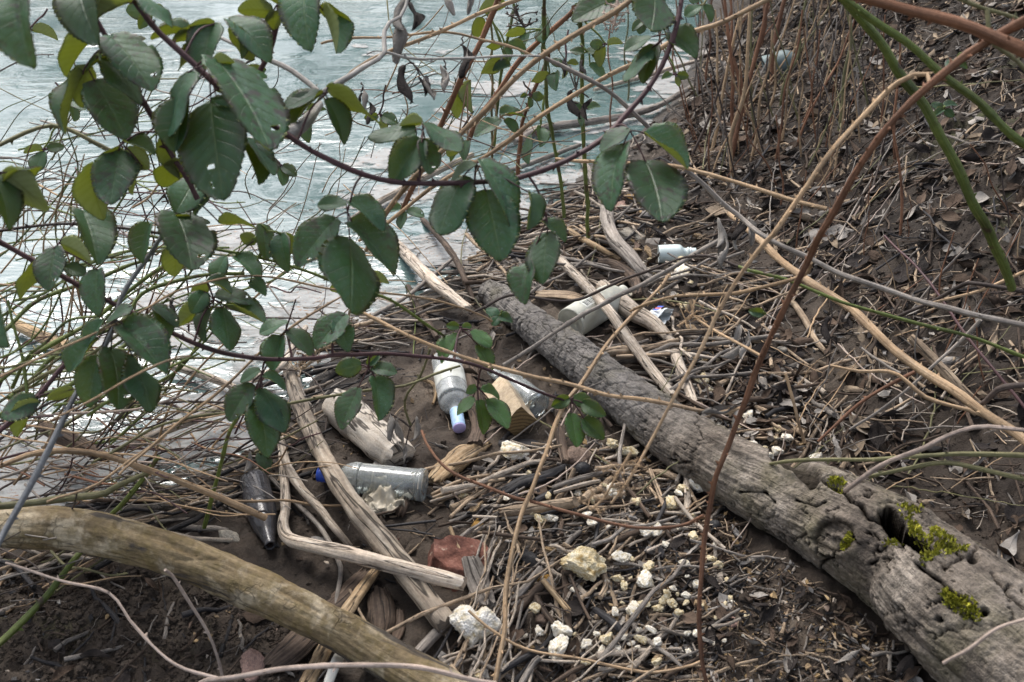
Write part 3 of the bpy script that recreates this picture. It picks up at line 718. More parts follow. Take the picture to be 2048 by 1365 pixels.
stick('dark_plank', [(735,1150),(660,1225),(590,1295),(540,1335)], [52,62,66,50], 'wood_brown', 'broad dark weathered plank lying beneath the bare front branch', 'plank', 0., .05, 12, .35)
stick('bark_chunk', [(758,1185),(766,1235),(760,1280)], [40,52,30], 'wood_brown', 'dark brown chunk of bark beside the long pole', 'bark', 0., .15, 10, .6)
stick('bark_chunk', [(800,1222),(798,1265),(786,1285)], [16,24,14], 'wood_brown', 'small dark brown sliver of bark beside the larger bark chunk', 'bark', 0., .15, 8, .6)
stick('speckled_stick', [(832,1312),(860,1280),(895,1245),(925,1218)], [24,22,22,18], 'wood_grey', 'stubby speckled grey-brown stick behind the white heart-shaped foam', 'driftwood', .01, .08)
stick('pale_stump', [(672,812),(690,827),(720,852),(755,880),(790,908),(798,914)], [62,69,72,72,70,66], 'stump_pale', 'short thick pale stripped log beside the blue-capped bottle', 'log', 0., .035, 26, n=26)
stick('ringed_stick', [(1000,1026),(1060,1018),(1120,1010),(1152,1004)], [18,22,24,25], 'wood_tan', 'short tan stick with a ringed cut end on the twig mat', 'driftwood', .02)
stick('ringed_stick', [(1156,1003),(1200,996),(1250,988)], [16,14,9], 'wood_tan', 'tapering tan stick butting against the ringed stick end', 'driftwood', .015)
stick('charred_stick', [(1003,988),(1045,966),(1090,955),(1130,934)], [20,28,26,16], 'wood_char', 'charred black chunk of wood above the ringed tan stick', 'driftwood', .012, .12, 10, .8)
stick('charred_stick', [(1070,1005),(1110,985),(1148,968)], [18,18,14], 'wood_char', 'short blackened stick between the charred chunk and the ringed stick', 'driftwood', .008, .12)
stick('driftwood_stick', [(1104,976),(1160,957),(1224,941)], [9,11,8], 'wood_grey', 'grey stick pointing at the black ball', 'driftwood', .03)
stick('driftwood_stick', [(1108,986),(1170,968),(1200,962)], [8,9,7], 'wood_pale', 'pale stick just below the black ball', 'driftwood', .03)
stick('weathered_board', [(940,1118),(955,1160),(973,1210)], [38,42,42], 'wood_grey', 'flat grey weathered board lying on the red brick piece', 'board', [.045,.03,.01], .02, 8, .3)
stick('bark_strip', [(800,497),(850,512),(920,528),(985,548),(1050,570),(1100,583)], [14,24,34,40,34,16], 'wood_grey', 'long flat pale strip of bark at the water edge', 'bark', .02, .10, 10, .12)
stick('bark_strip', [(1075,588),(1130,590),(1190,604)], [26,32,18], 'wood_tan', 'ragged tan strip of bark above the frosted bottle', 'bark', .02, .10, 10, .15)
stick('driftwood_stick', [(790,486),(830,528),(880,575),(938,620)], [22,24,24,20], 'wood_pale', 'thick pale stick slanting across the bark strip', 'driftwood', [.06,.06,.05,.03])
stick('driftwood_stick', [(835,430),(870,465),(907,512),(930,560),(946,600)], [10,12,13,12,10], 'wood_brown', 'brown bent stick crossing over the bark strip', 'driftwood', [.08,.09,.07,.05,.02])
stick('driftwood_stick', [(816,574),(832,610),(855,645),(874,676)], [12,15,15,11], 'wood_brown', 'short brown stick behind the wine bottle', 'driftwood', .015)
stick('driftwood_stick', [(698,660),(750,630),(812,594),(860,556),(905,518)], [8,9,9,9,7], 'wood_grey', 'thin grey stick reaching over the water to the bark strip', 'driftwood', [.02,.03,.05,.06,.07])
stick('driftwood_pole', [(1108,508),(1160,560),(1214,617),(1262,685),(1300,735),(1346,792)], [18,20,21,22,21,18], 'wood_pale', 'long pale pole passing behind the frosted bottle', 'driftwood', [.03,.05,.07,.06,.04,.02], .05, 12)
stick('driftwood_pole', [(1205,575),(1260,620),(1310,650),(1350,690)], [34,36,28,14], 'wood_pale', 'thick pale root-like stick behind the frosted bottle', 'driftwood', [.01,.02,.02,.01], .07, 12)
stick('reed_stick', [(1120,446),(1150,470),(1190,492),(1240,520)], [11,13,12,9], 'wood_orange', 'pale yellow reed stick below the arched root', 'driftwood', [.02,.03,.03,.02])
stick('arched_root', [(1160,310),(1178,345),(1194,376),(1212,408),(1214,440),(1228,478),(1262,515),(1296,560)], [12,14,18,24,28,28,27,22], 'wood_grey', 'smooth arched grey root curving down toward the small bottle', 'root', [.02,.02,.03,.04,.05,.05,.04,.01], .05, 14)
stick('bark_log', [(1196,527),(1235,536),(1268,562),(1276,592)], [20,26,24,18], 'wood_brown', 'stubby curved barky log under the arched root', 'log', .015, .08, 12)
stick('driftwood_pole', [(1346,696),(1360,735),(1375,780),(1394,822)], [22,26,26,20], 'wood_pale', 'thick pale stick ending at the big log near the yellow foam', 'driftwood', [.01,.015,.01,0])
stick('driftwood_stick', [(1166,716),(1220,704),(1290,700),(1356,680)], [14,20,18,10], 'wood_tan', 'rough splintered tan stick across from the frosted bottle', 'driftwood', .03, .15)
stick('driftwood_stick', [(1188,728),(1240,716),(1344,703)], [7,9,8], 'wood_pale', 'straight pale stick under the splintered stick', 'driftwood', .03)
stick('driftwood_stick', [(1292,700),(1360,706),(1432,718)], [8,9,7], 'wood_pale', 'straight pale stick reaching the white foam lumps', 'driftwood', .025)
stick('driftwood_log', [(1030,284),(1093,257),(1196,242),(1290,222),(1340,200),(1385,172)], [12,16,15,13,11,9], 'wood_grey', 'long grey branch lying in the shallow water at the shore', 'driftwood', .02, .06, 10, water=True)
stick('driftwood_log', [(700,440),(760,404),(845,358),(945,310)], [9,14,14,12], 'wood_pale', 'long pale branch floating in the scum', 'driftwood', .015, water=True)
stick('driftwood_log', [(985,300),(1060,262),(1120,250)], [10,14,12], 'wood_pale', 'pale half-sunk branch behind the grey shore branch', 'driftwood', .012, water=True)
stick('driftwood_log', [(1010,345),(1080,320),(1160,290)], [9,11,8], 'wood_grey', 'grey half-sunk stick in front of the shore branch', 'driftwood', .01, water=True)
stick('driftwood_log', [(1188,180),(1300,150),(1400,120)], [7,9,7], 'wood_pale', 'pale stick in the shaded shallow water at the bank foot', 'driftwood', .01, water=True)
stick('driftwood_log', [(30,648),(110,685),(200,712)], [22,26,20], 'wood_orange', 'orange-tan branch floating under the green canes at left', 'driftwood', .015, water=True)
stick('driftwood_log', [(330,728),(390,745),(470,775)], [12,18,12], 'wood_pale', 'pale stick floating in the scum below the hanging leaves', 'driftwood', .02, water=True)
stick('driftwood_log', [(80,850),(150,885),(215,918)], [26,34,22], 'wood_brown', 'brown knotty branch half hidden in the twigs at left', 'driftwood', .06, water=True)
stick('driftwood_log', [(225,905),(310,870),(400,835),(480,795)], [12,15,18,18], 'wood_pale', 'pale stick sloping up from the twigs toward the leaves', 'driftwood', .05, water=True)
stick('driftwood_log', [(505,760),(560,735),(590,690),(612,655)], [14,16,14,10], 'wood_pale', 'forked pale stick behind the top of the long pole', 'driftwood', .06, water=True)
stick('mossy_stick', [(1584,602),(1610,640),(1630,680),(1652,705)], [12,14,12,8], 'wood_tan', 'short lichen-flecked stick on the bank beneath the tan cane', 'driftwood', .005)
stick('broken_stick', [(1822,676),(1862,715),(1905,760),(1968,818)], [18,20,18,14], 'wood_tan', 'broken pale stick leaning on the bank beside the thick tan cane', 'driftwood', [.10,.08,.05,.02])
stick('wood_offcut', [(938,735),(948,790),(958,850),(950,888)], [36,38,32,34], 'wood_brown', 'dark rotten stick end between the wine bottle and the wood block', 'driftwood', .005, .12, 10, .6)
stick('fibrous_wood', [(868,962),(900,932),(940,905),(974,888)], [36,46,44,20], 'wood_orange', 'fibrous rotten orange-brown wood beside the blue-capped bottle', 'driftwood', 0., .18, 14, .55)
stick('charred_stick', [(1000,888),(1060,890),(1120,905)], [22,30,24], 'wood_char', 'black charred slab behind the lumpy foam below the wood block', 'driftwood', 0., .1, 10, .5)
stick('wood_wedge', [(818,990),(806,1012),(798,1030)], [10,22,20], 'wood_brown', 'small dark wedge of wood beside the crumpled bag', 'driftwood', .0, .08, 8, .8)
stick('orange_root', [(846,760),(866,768),(872,785),(866,808)], [6,8,8,6], 'wood_orange', 'small curled orange root left of the wine bottle', 'root', .005)
stick('driftwood_stick', [(1118,858),(1124,892),(1130,926)], [18,22,20], 'wood_brown', 'brown upright stick end behind the spotted leaves below the wood block', 'driftwood', .01)
for i, (pts, w, m, lb) in enumerate([
  ([(760,1055),(800,1050),(872,1042)], 6, 'wood_char', 'thin black twig right of the crumpled bag'), ([(770,1058),(820,1062),(865,1070)], 4, 'wood_char', 'thin black twig below the crumpled bag'),
  ([(862,990),(920,962),(990,948)], 7, 'wood_tan', 'tan twig right of the blue-capped bottle, uppermost of three'), ([(865,996),(930,972),(1010,958)], 7, 'wood_tan', 'tan twig right of the blue-capped bottle, middle of three'), ([(860,1004),(930,982),(990,955),(1060,950)], 6, 'wood_pale', 'pale twig right of the blue-capped bottle, lowest of three'),
  ([(945,1033),(1020,1036),(1100,1028)], 7, 'wood_pale', 'pale twig just above the ochre lump'), ([(965,1065),(1020,1072),(1090,1080)], 8, 'wood_brown', 'brown twig beneath the ochre lump'),
  ([(1020,1210),(1060,1165),(1082,1138)], 16, 'wood_grey', 'stout grey stick pointing from the foam heart to the oval foam'), ([(1022,1235),(1060,1195),(1090,1165)], 18, 'wood_brown', 'stout brown stick beside the stout grey one below the oval foam'),
  ([(1085,1160),(1110,1190),(1138,1222)], 12, 'wood_orange', 'splintered orange chip stick left below the oval foam'), ([(1070,1190),(1090,1225),(1120,1260)], 12, 'wood_brown', 'brown stick slanting between small foam lumps'),
  ([(1205,1140),(1212,1170),(1200,1195)], 12, 'wood_tan', 'upright tan chip right below the oval foam'), ([(1140,1150),(1160,1200),(1180,1240)], 6, 'wood_brown', 'slim brown twig below the oval foam'),
  ([(1190,1220),(1225,1245),(1240,1262)], 16, 'wood_char', 'stubby black stick between the white foam lumps'), ([(1000,1345),(1060,1310),(1100,1302)], 14, 'wood_char', 'black curved stick below the twig bundle'),
  ([(1040,1372),(1065,1330),(1080,1315)], 14, 'wood_grey', 'grey stick at the bottom edge below the foam lumps'), ([(1100,1372),(1150,1340),(1235,1300)], 10, 'wood_brown', 'dark brown twig near the bottom edge right of the foam lumps'),
  ([(950,1092),(956,1110),(958,1135)], 8, 'wood_pale', 'short pale upright twig over the red brick'), ([(900,1055),(912,1085),(930,1118)], 8, 'wood_orange', 'rough orange twig leaning over the red brick'),
  ([(1196,1042),(1193,1070),(1188,1098)], 8, 'wood_char', 'short black upright twig above the oval foam'), ([(1300,940),(1318,985),(1334,1030)], 9, 'wood_tan', 'tan stick beside the big log edge by the grey plastic piece'),
  ([(1338,975),(1330,1010),(1312,1048)], 8, 'wood_char', 'dark stick crossing toward the big log'), ([(1225,945),(1262,985),(1300,1035)], 9, 'wood_brown', 'brown stick slanting under the upright rust cane side twigs'),
  ([(700,1180),(720,1225),(752,1280)], 6, 'wood_tan', 'slim tan twig lying across the dark plank'), ([(1350,995),(1385,1040),(1450,1098)], 8, 'wood_pale', 'pale twig under the upright rust cane by the big log')]):
    stick('driftwood_twig', pts, w, m, lb, 'twig', .018 if i % 3 else .03, .08, 7)

# ================================================================== BOTTLES AND OTHER LITTER
def axis_mat(a, b, roll=0.):
    """local Z along a->b, origin a"""
    z = Vector(b)-Vector(a); q = z.to_track_quat('Z', 'Y') @ Quaternion((0, 0, 1), roll)
    return Matrix.Translation(Vector(a)) @ q.to_matrix().to_4x4()
def lathe(name, prof, mat, seg=40, close=True, uvs=False):
    prof = np.asarray(prof, float); n = len(prof); th = np.linspace(0, 2*math.pi, seg, endpoint=False)
    V = np.stack([prof[:, None, 0]*np.cos(th), prof[:, None, 0]*np.sin(th), np.broadcast_to(prof[:, None, 1], (n, seg))], -1).reshape(-1, 3)
    i = np.arange(n*seg).reshape(n, seg); j = np.roll(i, -1, 1)
    F = [tuple(f) for f in np.stack([i[:-1], j[:-1], j[1:], i[1:]], -1).reshape(-1, 4)]
    if close: F += [tuple(i[0][::-1]), tuple(i[-1])]
    return mesh(name, V, F, [MATS[mat]], True)
def hollow(outer, wall=.0028):
    """outer wall bottom->top, then the inner wall back down: a closed vessel with real thickness"""
    o = smoothline(outer, len(outer)*4); o[:, 0] = np.maximum(o[:, 0], .0008)
    inn = o[::-1].copy(); inn[:, 0] = np.maximum(inn[:, 0]-wall, .0006); inn = inn[inn[:, 1] > outer[0][1]+wall*1.6]
    inn = np.vstack([inn, [.0006, outer[0][1]+wall*1.8]])
    return np.vstack([[.0006, o[0, 1]+.006], o, inn])
def bottle(name, a, b, label, prof, mat, parts=(), wall=.0028, roll=0., seg=44):
    """prof: (radius, height) outer profile; parts: (name, profile, material, label)"""
    root = empty(name, a); M = axis_mat(a, b, roll); root.matrix_basis = M
    tag(root, label, 'bottle')
    obj('body', lathe('body', hollow(prof, wall), mat, seg), root)
    for nm, pf, mt in parts: obj(nm, lathe(nm, pf, mt, seg), root)
    return root
def rim(r, z0, z1, n=3):  # threaded cap profile
    out = [(.0006, z0+.002), (r*.9, z0+.002), (r, z0)]
    for k in range(n):
        z = z0 + (z1-z0)*(k+.5)/n; h = (z1-z0)/n*.3
        out += [(r, z-h), (r*.955, z-h*.5), (r*.955, z+h*.5), (r, z+h)]
    return out + [(r, z1-.002), (r*.92, z1), (.0006, z1)]
r = .0365
A, B = G(850, 971, r), G(636, 949, r*.95); L = float(np.linalg.norm(B-A))
bottle('clear_bottle', A, B, 'clear glass bottle with a blue cap lying under the driftwood pole', [(r*.7,.004),(r*.97,0),(r,.006),(r,.014),(r*.96,.018),(r*.96,.03),(r*.96,L*.55),(r*.96,L*.60),(r,L*.61),(r*.97,L*.63),(r,L*.65),(r*.96,L*.67),(r*.8,L*.74),(r*.45,L*.80),(r*.38,L*.84),(r*.38,L*.90),(r*.36,L*.965)], 'glass_clear',
       [('cap', rim(r*.46, L*.915, L, 2), 'cap_blue'), ('cap_ring', [(r*.38, L*.88), (r*.45, L*.882), (r*.45, L*.902), (r*.38, L*.904)], 'cap_blue')])
lm(760, 968, 'the blue-capped bottle')
r = .039
A, B = G(893, 722, r), G(919, 858, r*.5); L = float(np.linalg.norm(B-A))
bt = bottle('wine_bottle', A, B, 'clear wine bottle with pale label band and light blue cap on the mud', [(r*.7,.006),(r*.97,0),(r,.008),(r,.03),(r,L*.58),(r*.98,L*.62),(r*.78,L*.68),(r*.45,L*.73),(r*.37,L*.77),(r*.35,L*.96)], 'glass_silty',
       [('label_band', [(r*1.012, L*.20), (r*1.02, L*.205), (r*1.02, L*.42), (r*1.012, L*.425)], 'paper'), ('cap', rim(r*.42, L*.76, L*.985, 3), 'cap_light'), ('cap_top', [(.0006, L*.984), (r*.40, L*.984), (r*.41, L*.992), (r*.36, L*1.0), (.0006, L*1.0)], 'cap_violet')])
lm(900, 780, 'the wine bottle')
r = .0325
A, B = G(508, 962, r), G(541, 1092, r*.75); L = float(np.linalg.norm(B-A))
bottle('dark_bottle', A, B, 'dark brown glass bottle with a broken neck pointing at the viewer', [(r*.7,.006),(r*.96,0),(r,.012),(r,.04),(r,L*.42),(r*1.02,L*.44),(r*.99,L*.46),(r*.95,L*.56),(r*.8,L*.70),(r*.55,L*.83),(r*.36,L*.95),(r*.34,L)], 'glass_brown')
lm(515, 1020, 'the dark bottle')
r = .037
A, B = G(1076, 812, r), G(984, 742, r*.6); L = float(np.linalg.norm(B-A))
bottle('clear_bottle', A, B, 'clear glass bottle half hidden behind the sawn wood block', [(r*.7,.007),(r*.97,0),(r,.006),(r,.013),(r*.93,.02),(r*.93,L*.45),(r*.9,L*.55),(r*.6,L*.72),(r*.42,L*.85),(r*.40,L)], 'glass_clear')
r = .046
A, B = G(1141, 648, r), G(1248, 582, r); L = float(np.linalg.norm(B-A)); L = min(L, .27)
Bq = A + (B-A)/np.linalg.norm(B-A)*L
fb = bottle('frosted_bottle', A, Bq, 'frosted milky plastic bottle with a barcode label behind the big log', [(r*.75,.006),(r*.96,0),(r,.012),(r,L*.3),(r*.985,L*.36),(r,L*.40),(r*.985,L*.44),(r,L*.48),(r*.985,L*.52),(r,L*.56),(r*.985,L*.60),(r,L*.66),(r*.9,L*.78),(r*.5,L*.9),(r*.4,L*.93),(r*.4,L)], 'plastic_frost', wall=.0035)
lm(1165, 635, 'the frosted bottle')
def on_bottle(root, r, z0, z1, up, half, mat, name, inset=0.):
    """a curved sticker on a bottle wall, centred on the direction up (world), spanning half radians each way"""
    Mi = root.matrix_basis.to_3x3().inverted(); u = Mi @ Vector(up); c0 = math.atan2(u.y, u.x)
    th = np.linspace(c0-half, c0+half, 9); V = []
    for rr in (r, r*1.012):
        for z in (z0, z1): V += [(rr*math.cos(a), rr*math.sin(a), z) for a in th]
    F = []
    for k in range(8):
        F += [(18+k, 19+k, 28+k, 27+k), (k+1, k, k+9, k+10), (k, k+1, 19+k, 18+k), (9+k+1, 9+k, 27+k, 28+k)]
    F += [(0, 18, 27, 9), (8, 17, 35, 26)]
    return obj(name, mesh(name, V, F, [MATS[mat]], False), root)
upv = (-.15, -.42, .9)
lb_ = on_bottle(fb, r*1.004, L*.17, L*.45, upv, .30, 'paper', 'label_sticker')
for k in range(9):
    z = L*(.20 + .022*k); b_ = on_bottle(fb, r*1.018, z, z + L*(.006 if k % 3 else .012), upv, .20, 'ink', 'barcode_bar'); b_.parent = lb_
r = .0285
A, B = G(1317, 509, r), G(1392, 506, r); L = float(np.linalg.norm(B-A))
bottle('small_bottle', A, B, 'small pale teal plastic bottle under the arched root', [(r*.7,.004),(r*.96,0),(r,.006),(r,L*.5),(r*.9,L*.6),(r*.6,L*.68),(r*.56,L*.76),(r*.66,L*.77),(r*.66,L*.81),(r*.56,L*.82),(r*.55,L)], 'teal_plastic', [('neck_ring', [(r*.57, L*.84), (r*.66, L*.845), (r*.66, L*.87), (r*.57, L*.875)], 'white_plastic')])
lm(1350, 507, 'the small teal bottle')
A, B = G(1528, 138, .045), G(1592, 118, .045)
r = .055; L = float(np.linalg.norm(B-A))
bottle('teal_container', A, B, 'pale teal plastic container half buried among dry stems on the bank', [(r*.7,.004),(r*.96,0),(r,.01),(r*.94,L*.3),(r,L*.5),(r*.93,L*.75),(r*.6,L*.95),(r*.4,L)], 'pale_teal')
lm(1560, 130, 'the pale teal container')

# crushed cup with red and blue print, right of the frosted bottle
A = G(1295, 632, .028); root = empty('crushed_cup', A); tag(root, 'crushed white plastic cup right of the frosted bottle', 'cup')
n, m = 22, 28; th = np.linspace(0, 2*math.pi, m, endpoint=False); V = []
for i in range(n):
    z = i/(n-1); rr = .030 + .008*z
    for t_ in th:
        q = rr*(1 + .30*math.sin(3*t_+z*4) + .16*math.sin(7*t_-z*9)); V.append((q*math.cos(t_), q*.42*math.sin(t_), z*.062 + .008*math.sin(2*t_)))
idc = np.arange(n*m).reshape(n, m); jd = np.roll(idc, -1, 1)
F = [tuple(f) for f in np.stack([idc[:-1], jd[:-1], jd[1:], idc[1:]], -1).reshape(-1, 4)] + [tuple(idc[0][::-1])]
me = mesh('wall', V, F, [MATS['white_plastic']]); root.matrix_basis = axis_mat(A, A+np.array([.6, -.5, .25]))
o = obj('wall', me, root); sm = o.modifiers.new('s', 'SOLIDIFY'); sm.thickness = .0012
for k in range(3):
    o = obj('print_mark', mesh('print_mark', [(-.012+k*.011, .0235, .03), (-.004+k*.011, .0245, .03), (-.004+k*.011, .0245, .05), (-.012+k*.011, .0235, .046)], [(3, 2, 1, 0)], [MATS['ink_red' if k == 1 else 'cap_blue']]), root)

# sawn wood block
def hexa(name, X, Y, Z, mats, mi, sub=6, rough=.0015, bev=.004):
    """box half sizes; grid faces with worn edges, uv in face units"""
    V, F, U, M = [], [], [], []
    faces = [((0,0,1),(1,0,0),(0,1,0)), ((0,0,-1),(0,1,0),(1,0,0)), ((1,0,0),(0,1,0),(0,0,1)), ((-1,0,0),(0,0,1),(0,1,0)), ((0,1,0),(0,0,1),(1,0,0)), ((0,-1,0),(1,0,0),(0,0,1))]
    S = np.array([X, Y, Z])
    for fi_, (n_, u_, v_) in enumerate(faces):
        n_, u_, v_ = map(np.array, (n_, u_, v_)); b0 = len(V)
        for i in range(sub+1):
            for j in range(sub+1):
                p = (n_ + u_*(2*i/sub-1) + v_*(2*j/sub-1))*S
                e = np.maximum(np.abs(p) - (S-bev), 0); l = np.linalg.norm(e)
                if l > 1e-9: p = np.sign(p)*(np.minimum(np.abs(p), S-bev) + e/l*min(l, bev))
                w_ = np.array([vnoise(np.array([p[0]*60+9*k]), np.array([p[1]*60]), np.array([p[2]*60]), k)[0] for k in (1, 2, 3)])
                V.append(p + rough*w_); U.append((i/sub, j/sub))
        for i in range(sub):
            for j in range(sub):
                a = b0 + i*(sub+1)+j; F.append((a, a+sub+1, a+sub+2, a+1)); M.append(mi[fi_])
    return mesh(name, V, F, mats, True, U, M)
h_ = .034
A = G(1039, 846, h_*1.25); B = G(1006, 792, h_*1.25); ax = (B-A)/np.linalg.norm(B-A); Lb = float(np.linalg.norm(B-A))+.03
zc = Vector(-ax); q = zc.to_track_quat('Z', 'Y').to_matrix().to_4x4()
root = empty('wood_block', A + ax*Lb/2)
root.matrix_basis = Matrix.Translation(Vector(A + ax*Lb/2)) @ q @ Matrix.Rotation(R(38), 4, 'Z')
tag(root, 'sawn light wood block with dark ringed end grain between the two clear bottles', 'wood block')
obj('beam', hexa('beam', h_*1.0, h_*.92, Lb/2, [MATS['lumber'], MATS['lumber_end']], [1, 1, 0, 0, 0, 0], 8, .0018, .005), root)
lm(1035, 830, 'the wood block')
# red brick fragment
lm(920, 1115, 'the red brick piece')

# lumps: foam, stones, balls
def ico(sub):
    t_ = (1+5**.5)/2
    V = [(-1,t_,0),(1,t_,0),(-1,-t_,0),(1,-t_,0),(0,-1,t_),(0,1,t_),(0,-1,-t_),(0,1,-t_),(t_,0,-1),(t_,0,1),(-t_,0,-1),(-t_,0,1)]
    F = [(0,11,5),(0,5,1),(0,1,7),(0,7,10),(0,10,11),(1,5,9),(5,11,4),(11,10,2),(10,7,6),(7,1,8),(3,9,4),(3,4,2),(3,2,6),(3,6,8),(3,8,9),(4,9,5),(2,4,11),(6,2,10),(8,6,7),(9,8,1)]
    V = [np.array(v)/np.linalg.norm(v) for v in V]
    for _ in range(sub):
        c = {}; F2 = []
        def mid(a, b):
            k = (min(a, b), max(a, b))
            if k not in c: v = V[a]+V[b]; c[k] = len(V); V.append(v/np.linalg.norm(v))
            return c[k]
        for a, b, d in F:
            x, y, z = mid(a, b), mid(b, d), mid(d, a); F2 += [(a, x, z), (b, y, x), (d, z, y), (x, y, z)]
        F = F2
    return np.array(V), np.array(F)
ICO = {s_: ico(s_) for s_ in (1, 2, 3, 4, 5)}
def lump(name, seed, sub, mats, cuts=6, rough=.22, bead=0., smooth=True, fine=.03):
    """broken lump of radius about 1: noise, planar breaks, optional packed beads"""
    V, F = ICO[sub]; g = np.random.default_rng(seed); x, y, z = (V + seed*1.7).T
    r_ = 1 + rough*fbm(x*1.3, y*1.3, z*1.3, 3, seed)
    Q = V*r_[:, None]
    for _ in range(cuts):
        n_ = g.normal(size=3); n_ /= np.linalg.norm(n_); d_ = g.uniform(.55, .85)
        e = Q @ n_ - d_; Q = Q - np.maximum(e, 0)[:, None]*n_*.92
    pit = np.zeros(len(V))
    if bead:
        f1, f2, _ = worley(Q[:, 0]*bead+seed, Q[:, 1]*bead, Q[:, 2]*bead, seed)
        Q = Q + V*((.50-f1)*.9/bead)[:, None]; pit = 1-sstep(.03, .28, f2-f1)
    Q = Q + V*(fine*fbm(Q[:, 0]*5, Q[:, 1]*5, Q[:, 2]*5, 3, seed+5))[:, None]
    me = mesh(name, Q, F, mats, smooth); fattr(me, 'pit', pit); return me
def BRICK():
    V, F = ICO[4]; Q = V*np.array([1.3, 1.5, 1.2]); g = np.random.default_rng(3)
    for n_, d_ in [((0, 0, 1), .36), ((0, 0, -1), .36), ((1, .1, .1), .86), ((-.95, .25, 0), .80), ((.1, 1, .1), 1.0), ((.1, -1, .15), .95), ((.7, .7, .1), .98), ((-.6, -.8, .1), 1.0), ((-.5, .5, .7), .74), ((.6, -.5, .6), .82)]:
        n_ = np.array(n_, float); n_ /= np.linalg.norm(n_); Q = Q - np.maximum(Q @ n_ - d_, 0)[:, None]*n_
    Q = Q + V*(.05*fbm(Q[:, 0]*3, Q[:, 1]*3, Q[:, 2]*3, 5, 2, .6))[:, None]
    return mesh('fragment', Q*.060, F, [MATS['brick']], True)
A = G(922, 1120, .018); root = empty('brick_fragment', A); root.rotation_euler = (R(-8), R(10), R(-50))
tag(root, 'broken red brick fragment leaning under the grey weathered board', 'brick')
obj('fragment', BRICK(), root)
FOAM_M = {}
def foam(px, py, size, label, asp=(1, .8, .62), yellow=False, seed=None, big=False):
    seed = seed if seed is not None else rnd.randint(0, 7)
    d = depth(G(px, py)); s_ = size*d/FPX/2*1.08
    key = (seed, yellow, big)
    if key not in FOAM_M:
        FOAM_M[key] = lump('foam_lump', seed+3, 5 if big else 4, [MATS['foam_yellow' if yellow else 'foam']], 4 if big else 8, .42, 11 if big else 6.5, True, .02)
    o = obj('foam_lump', FOAM_M[key]); o.location = G(px, py, s_*asp[2]*.55 + .019*(1 if 1000 < px < 1460 and py > 930 else .3))
    o.rotation_euler = (rnd.uniform(-.3, .3), rnd.uniform(-.3, .3), rnd.uniform(0, 6.28) if not big else 0); o.scale = tuple(s_*a for a in asp)
    return tag(o, label, 'foam', 'lumps of polystyrene foam')
# the heart-shaped one has its own mesh
def heart():
    V, F = ICO[5]; x, y, z = V.T; d = depth(G(949, 1245)); s_ = 88*d/FPX/2
    n_ = fbm(x*1.4+3, y*1.4, z*1.4, 3, 4)
    Q = V.copy(); Q[:, 1] = np.where(y > 0, y*.82 - .34*np.exp(-(x/.22)**2)*(y > .2), y*(1.05-.25*np.abs(x)))
    Q[:, 0] *= np.where(y > 0, 1.04, 1.04 + .45*y*np.abs(y)); Q = Q*(1+.16*n_)[:, None]; Q[:, 2] *= .62
    f1, f2, _ = worley(Q[:, 0]*10.5, Q[:, 1]*10.5, Q[:, 2]*10.5, 8)
    Q = Q + V*((.5-f1)*.085)[:, None]; me = mesh('foam_lump', Q, F, [MATS['foam']]); fattr(me, 'pit', (1-sstep(.03, .28, f2-f1))*.6)
    o = obj('foam_lump', me); o.location = G(949, 1245, s_*.40 + .022); o.scale = (s_,)*3; o.rotation_euler = (R(30), R(4), R(-6))
    tag(o, 'large white heart-shaped lump of polystyrene foam', 'foam', 'lumps of polystyrene foam')
heart(); lm(949, 1245, 'the white heart-shaped foam')
foam(1176, 1130, 78, 'large yellowish oval lump of polystyrene foam on the twig mat', (1.05, .92, .62), True, 2, True); lm(1176, 1130, 'the yellowish oval foam')
foam(1028, 900, 52, 'lumpy cream foam piece below the sawn wood block', (1, .72, .55), False, 5, True)
FO = [(1245,1117,33),(1236,1157,22),(1292,1163,38),(1290,1208,24),(1268,1222,34),(1329,1201,25),(1316,1216,22),(1356,1226,17),(1073,1215,22),(1121,1262,48),(1116,1302,50),(1078,1262,20),(1174,1286,28),(1213,1280,32),(1203,1300,18),(1251,1275,21),(1283,1279,25),(1315,1281,21),(1304,1260,21),(1170,1327,22),(1313,1325,23),(954,1350,28),(1222,978,27),(1290,1060,30),(1313,1060,26),(1274,1003,25),(1345,1008,33),(1363,976,21),(1080,1038,30),(1102,1036,24),(1183,1045,22),(1224,887,30),(1258,903,40),(1370,544,36),(1348,556,24),(1425,721,30),(1390,709,22),(1404,764,38),(1507,896,28),(1557,860,20),(1518,849,15),(1552,901,24),(1536,912,20),(1632,916,28),(1394,974,36),(1387,1074,18),(1493,1234,13),(1391,1267,15),(1548,937,12),(1358,985,18),(1121,540,26),(1330,1090,18),(1230,1225,18),(1400,700,18),(1453,1158,12),(1470,920,18),(1500,915,16)]
def rel(px, py, skip=None):
    """phrase for a place in terms of the nearest landmark"""
    best = min(LM, key=lambda l: ((l[0]-px)/1.3)**2 + (l[1]-py)**2)
    dx, dy = (px-best[0])/1.3, py-best[1]; dist = math.hypot(dx, dy)
    if dist < 26: return 'right beside ' + best[2]
    a = 'right of' if dx > 0 else 'left of'; b = 'below' if dy > 0 else 'above'
    if abs(dx) > 2*abs(dy): w = a
    elif abs(dy) > 2*abs(dx): w = b
    else: w = b + ' and ' + a
    return ('well ' if dist > 170 else '') + w + ' ' + best[2]
